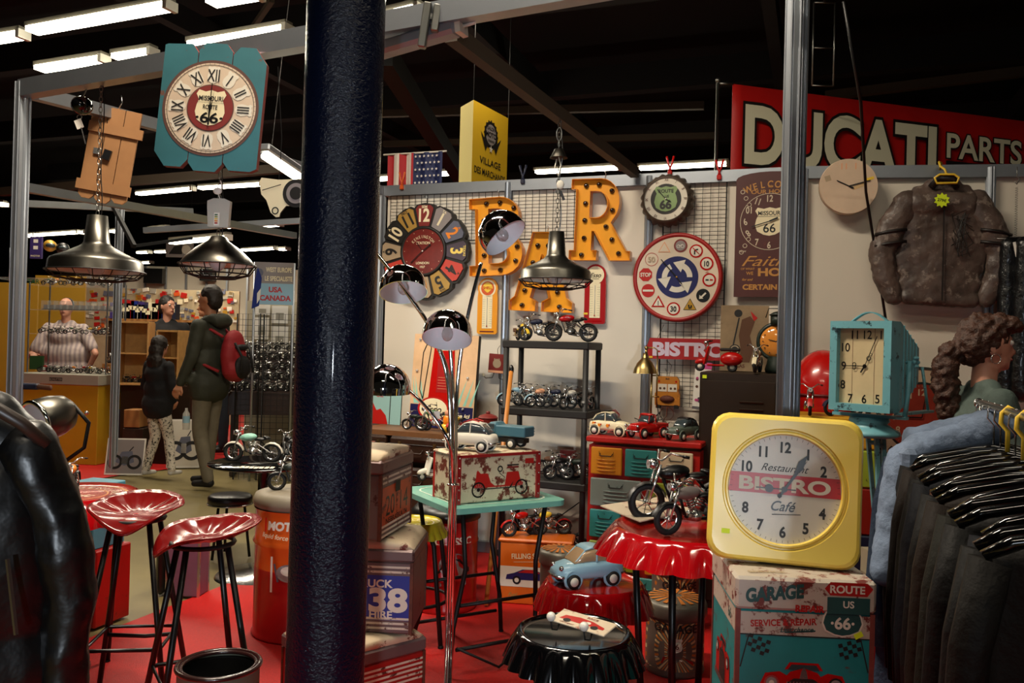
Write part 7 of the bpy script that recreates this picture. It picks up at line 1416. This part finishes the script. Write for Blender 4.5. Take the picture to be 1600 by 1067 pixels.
# the woman at right
hp_=at(1543,541,3.02); wz=hp_.z+.0; Hw=(wz-.012)/1.635*1.75; person('woman with curly brown ponytail and dark denim jacket, in profile by the clothes rack',(hp_.x-.015,hp_.y),R(-4),Hw,[((.05,.22,1.12),(.2,.2,.98)),((.05,-.24,1.12),(.22,-.2,1.0))],STAND,'denimgreen','jeans_d','shoe_d','skin_p','hair_b',
 [((-.022,0,.035),(.102,.09,.105)),((-.065,0,.0),(.07,.08,.085)),((.04,.0,.095),(.075,.075,.045)),((.075,-.02,.085),(.05,.06,.03)),((-.15,0,-.03),(.05,.045,.05)),((-.17,0,-.1),(.055,.05,.07)),((-.165,0,-.18),(.055,.05,.08)),((-.15,0,-.26),(.05,.045,.07)),((-.13,0,-.33),(.035,.03,.06))],.011,0,female=True,build=1.25)
tt=thing('hoop_earring','silver hoop earring worn by the woman at the rack','earring',(hp_.x-.012,hp_.y-.075,hp_.z-.045)); m=Mx(); m.torus((0,0,0),.017,.0016,'silver',24,6,rot=(PI/2,0,0)); m.build('hoop',tt)
# man with backpack
mf=gz(322,763); MB=Vector((mf.x,mf.y,0)); mrz=R(168); person('man in olive hooded parka and grey jeans with a red backpack, standing in the aisle',(MB.x,MB.y),mrz,1.84,[((.02,.24,1.13),(.12,.25,.9)),((-.02,-.24,1.13),(.10,-.26,.88))],[((.02,.09,.5),(-.08,.1,.09)),((.03,-.09,.5),(.06,-.1,.09))],'parka','jeans_g','shoe_d','skin_d','hair',None,.018,0,coat=.10,hood=True,build=1.12)
fw=Vector((cos(mrz),sin(mrz),0)); sw=Vector((-sin(mrz),cos(mrz),0))
p=MB-fw*.24; t=thing('backpack','red and black backpack worn by the man in the parka','backpack',(p.x,p.y,1.22),mrz); organic('body',[((0,0,.0),(.10,.155,.23)),((-.02,0,-.12),(.11,.15,.12)),((0,0,.12),(.08,.13,.12))],'bp_red',t,.015,3)
organic('pocket',[((-.09,0,-.1),(.05,.12,.11)),((-.08,0,.08),(.04,.11,.03))],'bp_blk',t,.012,2); m=Mx()
for s_ in (-1,1): m.tube([(.06,s_*.08,.17),(.16,s_*.12,.235),(.3,s_*.13,.2),(.36,s_*.14,.08),(.3,s_*.17,-.04),(.06,s_*.14,-.14)],.015,'bp_red',6)
m.build('strap',t); m=Mx(); m.tube([(-.08,-.12,.12),(-.13,-.08,0),(-.14,-.1,-.15)],.012,'bp_blk',6); m.tube([(-.08,.12,.12),(-.13,.08,0),(-.14,.1,-.15)],.012,'bp_blk',6); m.build('piping',t)
p=at(291,655,7.42); t=thing('water_bottle','small plastic water bottle held low by the man in the parka','bottle',p); m=Mx(); m.lathe([(0,-.09),(.03,-.09),(.032,-.02),(.03,.05),(.012,.08),(.012,.1),(0,.1)],'clearpl',20); m.build('bottle',t); m=Mx(); m.lathe([(.0325,-.03),(.0325,.03)],'blue_l',20); m.build('label',t)
# girl
gf=gz(243,748); person('girl with long dark hair, black coat and leopard leggings, seen from behind in the aisle',(gf.x,gf.y),R(62),1.36,[((.0,.25,1.12),(.08,.2,.96)),((.0,-.25,1.12),(.08,-.2,.96))],[((.06,.10,.5),(-.02,.16,.09)),((.08,-.12,.5),(.02,-.26,.12))],'coat_b','leopard','shoe_w','skin','hair',[((-.018,0,.035),(.108,.098,.112)),((-.06,0,-.06),(.08,.1,.13)),((-.08,0,-.18),(.075,.12,.12)),((-.08,0,-.27),(.06,.11,.09))],.016,0,coat=.1,build=1.35)
# seller behind glass
sp=at(104,481,9.8); person('stout seller in a pale striped short sleeved shirt behind the glass display',(sp.x,sp.y,.012),R(-80),(sp.z-.012)/1.635*1.75,[((.12,.36,1.12),(.05,.26,.93)),((.1,-.33,1.08),(.34,-.22,1.1))],STAND,'shirt_s','jeans_d','shoe_d','skin_p','hair',[((-.03,0,.03),(.085,.078,.09))],.018,0,sleeve=0,build=1.7)
sp=at(262,479,10.2); person('young seller with glasses in a black jacket and blue shirt behind the boxes',(sp.x,sp.y,.012),R(-75),(sp.z-.012)/1.635*1.75,[((.05,.24,1.13),(.2,.2,1.0)),((.05,-.24,1.13),(.2,-.2,1.0))],STAND,'coat_b','jeans_d','shoe_d','skin_p','hair',None,.02,0,headturn=R(45))
sp=at(354,482,9.9); person('man in a white short sleeved shirt bending over behind the grid panels',(sp.x,sp.y,.012),R(200),(sp.z-.012)/1.635*1.75,[((.2,.24,1.15),(.4,.2,1.0)),((.2,-.24,1.15),(.4,-.2,1.0))],STAND,'shirt_w','jeans_d','shoe_d','skin_d','hair',None,.02,.25,sleeve=0)
# ================================================================ NEIGHBOURING STANDS BEYOND THE AISLE

def boxat(name,label,cat,x0,y0,x1,y1,d,dep,k,rz=WA,group=None,z0=None,parts=None):
    a=at(x0,y0,d); b=at(x1,y1,d); W=(b.x-a.x); zt=a.z; zb=b.z if z0 is None else z0; t=thing(name,label,cat,((a.x+b.x)/2,d+dep/2,zb),rz,group); m=Mx(); m.box((0,0,(zt-zb)/2),(W/cos(rz) if abs(rz)<.6 else W,dep,zt-zb),k,bev=.004); m.build('body',t); t['_w']=W; return t,W,zt-zb
t,W,Hh=boxat('display_counter','long mustard yellow counter with a grey top board under the glass display','counter',26,598,161,735,8.8,.6,'mustard',R(-8),z0=.012); m=Mx(); m.box((0,-.0,Hh+.05),(W*1.04,.64,.11),'greyw',bev=.005); m.build('top_board',t); m=Mx(Matrix.Translation((0,-.3215,Hh+.05))); m.rect(.0,0,.15,.035,0,'dark'); m.text('SCHUTTER',0,0,.022,-.001,'greyw'); m.build('name_plate',t); CTZ=Hh+.012+.105; CT=t.location.copy()
# glass display: uprights and shelves
t=thing('glass_display','clear glass display shelves standing on the mustard counter','glass display',(CT.x,CT.y,CTZ),R(-8)); gw=W*.98
gz_=[.42,.68,.95]
for z in gz_: m=Mx(); m.box((0,0,z),(gw,.34,.008),'glassclr'); m.build('glass_shelf',t)
for x in (-1,1):
    for y in (-1,1): m=Mx(); m.box((x*gw/2,y*.16,.49),(.012,.012,.98),'alu'); m.build('upright',t)
dc=Vector((cos(R(-8)),sin(R(-8)),0)); dn=Vector((-dc.y,dc.x,0))
protos=[moto('tiny %s model motorcycle in the glass display rows'%n,(0,0,-5),0,.17,a,b,'silver',0,'tiny model motorcycles in the display','toy_motorcycle',single=True) for n,a,b in (('black','blk','blk'),('red','redpaint','blk'),('silver','silver','silver'),('green','green','blk'),('yellow','yellow','blk'),('orange','orange','dark'),('white','white','silver'))]
used=set()
def tiny(p,rz,kind=None,grp=None,label=None,L=.17):
    i=rnd.randrange(7) if kind is None else kind; o=protos[i]
    if i in used: o=dup(protos[i],p,rz,label,grp,sc=L/.17)
    else:
        used.add(i); o.location=p; o.rotation_euler=(0,0,rz); o.scale=(L/.17,)*3
        if label: o['label']=label
        if grp: o['group']=grp
    return o
cn_=['black','red','silver','green','yellow','orange','white']
for z,n,nmz in ((CTZ+.001,9,'on the counter top board'),(CTZ+.425,8,'on the lowest glass shelf'),(CTZ+.955,7,'on the upper glass shelf')):
    for i in range(n):
        k_=rnd.randrange(7) if nmz[3]!='u' else rnd.randrange(7); p=CT+dc*(gw*(-.45+.9*(i+.5)/n))+dn*(-.08+.1*rnd.random()); p.z=z+.001; tiny(p,R(rnd.choice([0,180])+rnd.uniform(-20,20)),k_,'display motorcycles '+nmz+' '+cn_[k_],'tiny %s model motorcycle standing %s of the seller'%(cn_[k_],nmz),.15)
# heap of clear boxes
bx=Mx().box((0,0,.05),(.08,.07,.1),'glassclr').box((0,0,.03),(.05,.03,.05),'lp_grey').box((0,0,.005),(.07,.06,.01),'dark').build('model_box',None,(0,0,-5)); tag(bx,'little clear plastic box with a model inside, in the row on the middle glass shelf','box','clear boxes on the middle glass shelf')
for i in range(11):
    p=CT+dc*(gw*(-.45+.9*(i+.5)/11)); p.z=CTZ+.686
    if i: dup(bx,p,R(-8))
    else: bx.location=p; bx.rotation_euler=(0,0,R(-8))
# stepped pedestal with silver bikes inside glass
t,W2_,H2_=boxat('display_step','brown display step under the silver motorcycles behind the counter','display step',158,585,212,740,9.45,.55,'wood',R(-10),z0=.012); SP=t.location
for r_ in range(3):
    m=Mx(); m.box((0,-.1+.25*r_,H2_+.06+.12*r_),(W2_,.25,.12+.02*r_),'wood'); m.build('step',t)
    for i in range(5): k_=rnd.choice([2,2,6,0]); p=Vector((SP.x+W2_*(-.42+.84*(i+.5)/5),SP.y-.1+.25*r_,.012+H2_+.135+.13*r_)); tiny(p,R(rnd.uniform(150,210)),k_,'step motorcycles row %s %s'%('front middle back'.split()[r_],cn_[k_]),'tiny %s model motorcycle in the %s row of the brown step'%(cn_[k_],'front middle back'.split()[r_]),.2)
# mustard back panels of that stand
for x0,y0,x1,y1,d in ((-40,440,56,600,10.4),(56,430,130,610,11.2)):
    a=at(x0,y0,d); b=at(x1,y1,d); o=Mx().box((0,0,(a.z)/2),((b.x-a.x),.03,a.z),'mustard_w').build('wall_neighbour',None,((a.x+b.x)/2,d,0)); o['kind']='structure'
# far partition wall with cards
a=at(120,413,15); b=at(600,413,15); o=Mx().box((0,0,a.z/2),((b.x-a.x),.05,a.z),'whitep').build('wall_far_partition',None,((a.x+b.x)/2,15,0)); o['kind']='structure'
for i in range(9):
    p=at(130+i*32,430,14.9); o=Mx().box((0,0,a.z/2),(.03,.04,a.z),'alu').build('trim_far_post',None,(p.x,14.93,0)); o['kind']='structure'
a=at(60,447,13.2); b=at(372,560,13.2); o=Mx().box((0,0,a.z/2),((b.x-a.x),.05,a.z),'cardbg').build('wall_card_board',None,((a.x+b.x)/2,13.2,0)); o['kind']='structure'
for i,k in enumerate(('redpaint','cream','greyw','orange_dk','offwhite','lp_slate','gold')):
    c0=Mx().box((0,0,0),(.1,.012,.075),k).build('postcard',None,(0,0,-5)); tag(c0,'small %s coloured badge card pinned on the far display wall'%('red cream grey orange white slate gold'.split()[i]),'card','%s cards on the far display wall'%('red cream grey orange white slate gold'.split()[i])); first=True
    for j in range(38):
        p=at(rnd.uniform(66,368),rnd.uniform(452,520),13.14); p.y=13.165; o=c0 if first else dup(c0,p); o.location=p; o.rotation_euler=(0,rnd.uniform(-.2,.2),0); s=rnd.uniform(.4,.95); o.scale=(s,1,s*rnd.uniform(.7,1.3)); first=False
def panelbox(label,x0,y0,x1,y1,d,k,name='wall_box'):
    p=at((x0+x1)/2,(y0+y1)/2,d); W=(x1-x0)/1300*d; Hh=(y1-y0)/1300*d; t=thing(name,label,name.replace('_',' '),p); m=Mx(); m.box((0,0,0),(W,.2 if 'loud' in name else .03,Hh),k); m.build('body',t); return t,W,Hh
panelbox('black loudspeaker box on the far white partition, the left one',228,420,257,443,14.85,'blk','loudspeaker'); panelbox('black loudspeaker box on the far white partition, the right one',315,421,335,439,14.85,'blk','loudspeaker')
t,W,Hh=panelbox('large grey photo poster of a motorcycle hanging above the far partition',260,378,302,402,14.5,'lp_grey','poster'); m=Mx(); m.poly([(-W*.4,-Hh*.3),(-W*.2,Hh*.2),(.1*W,Hh*.3),(W*.1,-Hh*.3)],-.017,'dark'); m.circ(W*.25,0,Hh*.3,-.017,'offwhite',16); m.build('print',t)
for q in (-1,1): m=Mx(); m.tube([(q*W*.4,0,Hh/2),(q*W*.4,0,7-t.location.z)],.003,'iron',4); m.build('hanging_wire',t)
# sign PHOTAR
t,W,Hh=panelbox('narrow dark blue hanging sign with white squares at the upper left display',48,370,66,404,9.2,'purple','sign'); m=Mx(); m.rect(0,Hh*.3,W*.4,Hh*.16,-.017,'white'); m.rect(0,0,W*.4,Hh*.16,-.017,'white'); m.text('PHOTAR',0,-Hh*.38,Hh*.08,-.017,'cream'); m.build('print',t)
t,W,Hh=panelbox('green open box on the seller side of the counter',47,556,68,577,9.3,'green','box')
for x,y,k,l in ((78,384,'gold','golden'),(98,388,'blk','black'),(30,420,'lp_grey','grey'),(112,415,'silver','silver')):
    p=at(x,y,9.1); t=thing('helmet_model','%s toy helmet on top of the upper left display'%l,'toy helmet',p); m=Mx(); m.sph((0,0,0),(.07,.06,.065),k,14); m.build('shell',t); m=Mx(); m.sph((.02,-.03,0),(.055,.04,.03),'glassdark',12); m.build('visor',t)
t=thing('display_top_shelf','upper glass display shelf with helmets at the far left','shelf',at(70,437,9.1)); m=Mx(); m.box((0,0,0),(.95,.3,.02),'glassclr'); m.build('glass',t); m=Mx(); m.text('PHOTAR',-.1,-.03,.05,-.16,'green'); m.build('lettering',t)
for q in (-1,1): m=Mx(); m.cyl((q*.45,.1,-.02),(q*.45,.1,.35),.006,'alu'); m.build('upright',t)
# counter with boxes
t,W,Hh=boxat('long_counter','long wooden counter with coloured model boxes in front of the card wall','counter',168,500,330,640,10.7,.5,'wood_dk',R(-6),z0=.012); LC=t.location; m=Mx(); m.box((0,0,Hh+.01),(W*1.02,.55,.03),'wood'); m.build('top',t)
bk=['purple','navy','redpaint','cream','blk','bist_red','blue','offwhite']
for i in range(18):
    k=bk[i%8]; p=Vector((LC.x-W*.46+W*.56*i/17,LC.y-.15,.012+Hh+.026)); h=rnd.uniform(.13,.26); b=Mx().box((0,0,h/2),(.085,.14,h),k).rect(0,h*.6,.06,.05,-.071,'cream').build('model_carton',None,p); b.location.y-=p.x*0; tag(b,'small printed model carton in the row on the wooden counter, %s'%['violet','navy','red','cream','black','dark red','blue','white'][i%8],'box','%s cartons on the wooden counter'%['violet','navy','red','cream','black','dark red','blue','white'][i%8])
def crate(label,x0,y0,x1,y1,d,rz):
    a=at(x0,y0,d); b=at(x1,y1,d); W=b.x-a.x; Hh=a.z-b.z; t=thing('wooden_crate',label,'crate',((a.x+b.x)/2,d,b.z),rz); m=Mx()
    m.box((-W/2,0,Hh/2),(.02,.3,Hh),'wood_l'); m.box((W/2,0,Hh/2),(.02,.3,Hh),'wood_l'); m.build('side',t); m=Mx(); m.box((0,0,Hh),(W,.3,.02),'wood_l'); m.box((0,0,Hh*.5),(W,.28,.015),'wood_l'); m.box((0,0,0.01),(W,.3,.02),'wood_l'); m.build('shelf',t); m=Mx(); m.box((0,.14,Hh/2),(W,.015,Hh),'wood_l'); m.build('back',t); return t,W,Hh,((a.x+b.x)/2,d,b.z)
crate('upright pine crate with open front on the display beside the post',192,503,233,601,9.0,R(12)); crate('pine crate standing on end between the girl and the man',256,517,288,601,9.0,R(-5))
t,W,Hh=boxat('low_pine_table','low pine table carrying crates behind the girl','table',190,600,300,752,8.95,.5,'wood_dk',R(-6),z0=.012); LT=t.location
for i in range(10): k_=rnd.randrange(7); tiny(Vector((LT.x-W*.45+W*.9*i/9,LT.y-.18,.012+Hh+.002)),R(rnd.uniform(150,210)),k_,'low pine table motorcycles '+cn_[k_],'tiny %s model motorcycle on the low pine table behind the girl'%cn_[k_],.17)
# sloped stand with silver bikes at right
t,W,Hh=boxat('sloped_stand','long dark brown stand with stepped rows of silver model motorcycles behind the round table','display stand',352,612,470,650,8.3,.5,'case_br',R(14)); SS=t.location; zb=SS.z
for q in (-1,1): m=Mx(); m.box((q*W*.45,0,-zb/2+.006),(.05,.4,zb-.012),'wood_dk'); m.build('leg',t)
s1=Vector((cos(R(14)),sin(R(14)),0)); s2=Vector((-sin(R(14)),cos(R(14)),0))
for r_ in range(5):
    m=Mx(); m.box((0,-.2+.13*r_,Hh+.05*r_),(W*(1-.03*r_),.13,.02+.1*r_),'case_br'); m.build('step',t)
    for i in range(7): k_=2 if rnd.random()<.75 else 0; p=SS+s1*(W*(-.43+.86*i/6))+s2*(-.2+.13*r_); p.z=SS.z+Hh+.1*r_+.012; tiny(p,R(rnd.uniform(195,235)),k_,'sloped stand motorcycles %s'%cn_[k_],'%s model motorcycle in the stepped rows beyond the round black table'%cn_[k_],.19)
# mesh panels
for x0,x1,l in ((372,406,'left'),(408,458,'right')):
    a=at(x0,490,8.1); b=at(x1,735,8.1); W=b.x-a.x; Hh=a.z-.012; t=thing('wire_grid_panel','tall black wire grid panel standing before the white cards, the %s one'%l,'grid panel',((a.x+b.x)/2,8.1,.012),R(8),'standing grid panels'); m=Mx(); n=max(3,round(W/.055)); nz=round(Hh/.055)
    for i in range(1,n): m.box((-W/2+W*i/n,0,Hh/2),(.004,.004,Hh),'iron')
    for i in range(1,nz): m.box((0,-.004,Hh*i/nz),(W,.004,.004),'iron')
    m.build('wires',t); m=Mx(); m.tube([(-W/2,0,0),(W/2,0,0),(W/2,0,Hh),(-W/2,0,Hh)],.008,'iron',6,closed=True); m.build('frame',t)
for i,(x0,y0,x1,y1) in enumerate(((399,476,422,492),(425,478,450,505),(398,496,420,530),(424,510,450,548),(400,534,430,568),(434,552,452,572))):
    p=at((x0+x1)/2,(y0+y1)/2,8.97); W=(x1-x0)/1300*9; Hh=(y1-y0)/1300*9; t=thing('picture_sheet','white %s behind the black grid panels'%['card, topmost left','card, topmost right','sheet, second left','tall sheet, second right','wide sheet, third left','small card, lowest right'][i],'sheet',p,0,'white sheets behind the grid'); m=Mx(); m.box((0,0,0),(W,.01,Hh),'white'); m.build('sheet',t); m=Mx(); m.rect(0,-Hh*.1,W*.5,Hh*.4,-.006,'greyw'); m.build('print',t)
a=at(395,470,9.0); o=Mx().box((0,0,a.z/2),(.95,.03,a.z),'nbwall').build('wall_white_board',None,(a.x+.42,9.0,0)); o['kind']='structure'
# roll up banner
p=at(428,443,8.0); W=60/1300*8; Hh=66/1300*8; t=thing('rollup_banner','grey and blue banner reading WEST EUROPE LE SPECIALISTE USA CANADA beside the column','banner',p,R(6)); m=Mx(); m.box((0,0,0),(W,.01,Hh),'lp_grey'); m.build('cloth',t); m=Mx(); m.rect(0,-Hh*.25,W,Hh*.5,-.0058,'blue_l'); m.text('WEST EUROPE',W*.12,Hh*.33,.045,-.0062,'cream',w_=W*.66,bold=.03); m.text('LE SPECIALISTE',W*.12,Hh*.12,.045,-.0062,'cream',w_=W*.7,bold=.03); m.text('USA',W*.05,-Hh*.14,.05,-.0066,'redpaint',bold=.04,out=('white',.07)); m.text('CANADA',W*.05,-Hh*.34,.05,-.0066,'redpaint',bold=.04,out=('white',.07)); m.circ(-W*.38,Hh*.25,.04,-.0062,'lp_slate',20); m.build('lettering',t)
m=Mx(); m.cyl((-W*.5,.02,-p.z+.012),(-W*.5,.02,Hh/2),.012,'alu'); m.cyl((W*.5,.02,-p.z+.012),(W*.5,.02,Hh/2),.012,'alu'); m.build('pole',t)
p=at(402,450,7.97); t=thing('small_flag','blue and white cloth flag hanging beside the west Europe banner','flag',p); m=Mx(); m.poly([(-.05,-.2),(.02,-.17),(.04,.1),(.0,.2),(-.03,.05)],0,'blue'); m.poly([(.0,-.15),(.03,-.1),(.035,.0),(.0,-.05)],-.002,'white'); o=m.build('cloth',t); so=o.modifiers.new('t','SOLIDIFY'); so.thickness=.004
# posters on the floor
def floorboard(label,x0,y0,x1,y1,rz,k='lp_grey'):
    b=gz((x0+x1)/2,y1,.012); d=b.y; W=(x1-x0)/1300*d/cos(rz); Hh=(y1-y0)/1300*d; t=thing('picture_board',label,'picture',(b.x,b.y,.012),rot=(R(-12),0,rz)); m=Mx(); m.box((0,0,Hh/2),(W,.02,Hh),'paper'); m.build('board',t); m=Mx(); y=-.0105
    m.rect(0,Hh/2,W*.94,Hh*.92,y,k); z=Hh*.35
    for x in (-W*.25,W*.25): m.ring(x,z,Hh*.13,Hh*.2,y-.001,'dark',20)
    m.poly([(-W*.25,z),(-W*.1,z+Hh*.28),(W*.18,z+Hh*.3),(W*.25,z),(0,z-Hh*.1)],y-.0006,'lp_slate'); m.rect(0,z+Hh*.05,W*.16,Hh*.2,y-.0012,'silver'); m.line((W*.1,z+Hh*.3),(W*.2,z+Hh*.42),.01,y-.001,'dark'); m.build('print',t)
floorboard('large grey motorcycle picture board on the red floor left of the girl',164,685,222,742,R(4)); floorboard('white motorcycle picture board standing between the girl and the man',262,655,309,731,R(14),'offwhite')
t,W,Hh=boxat('bin','dark blue plastic bin under the counter beside the slim post','bin',161,640,190,716,9.0,.3,'navy',0,z0=.012)
t,W,Hh=boxat('wooden_box','small red brown wooden box under the pine table','box',194,640,218,668,8.55,.2,'wood',0)
t,W,Hh=boxat('low_plinth','dark low plinth under the small wooden box','plinth',192,669,222,748,8.55,.24,'wood_dk',0,z0=.012)
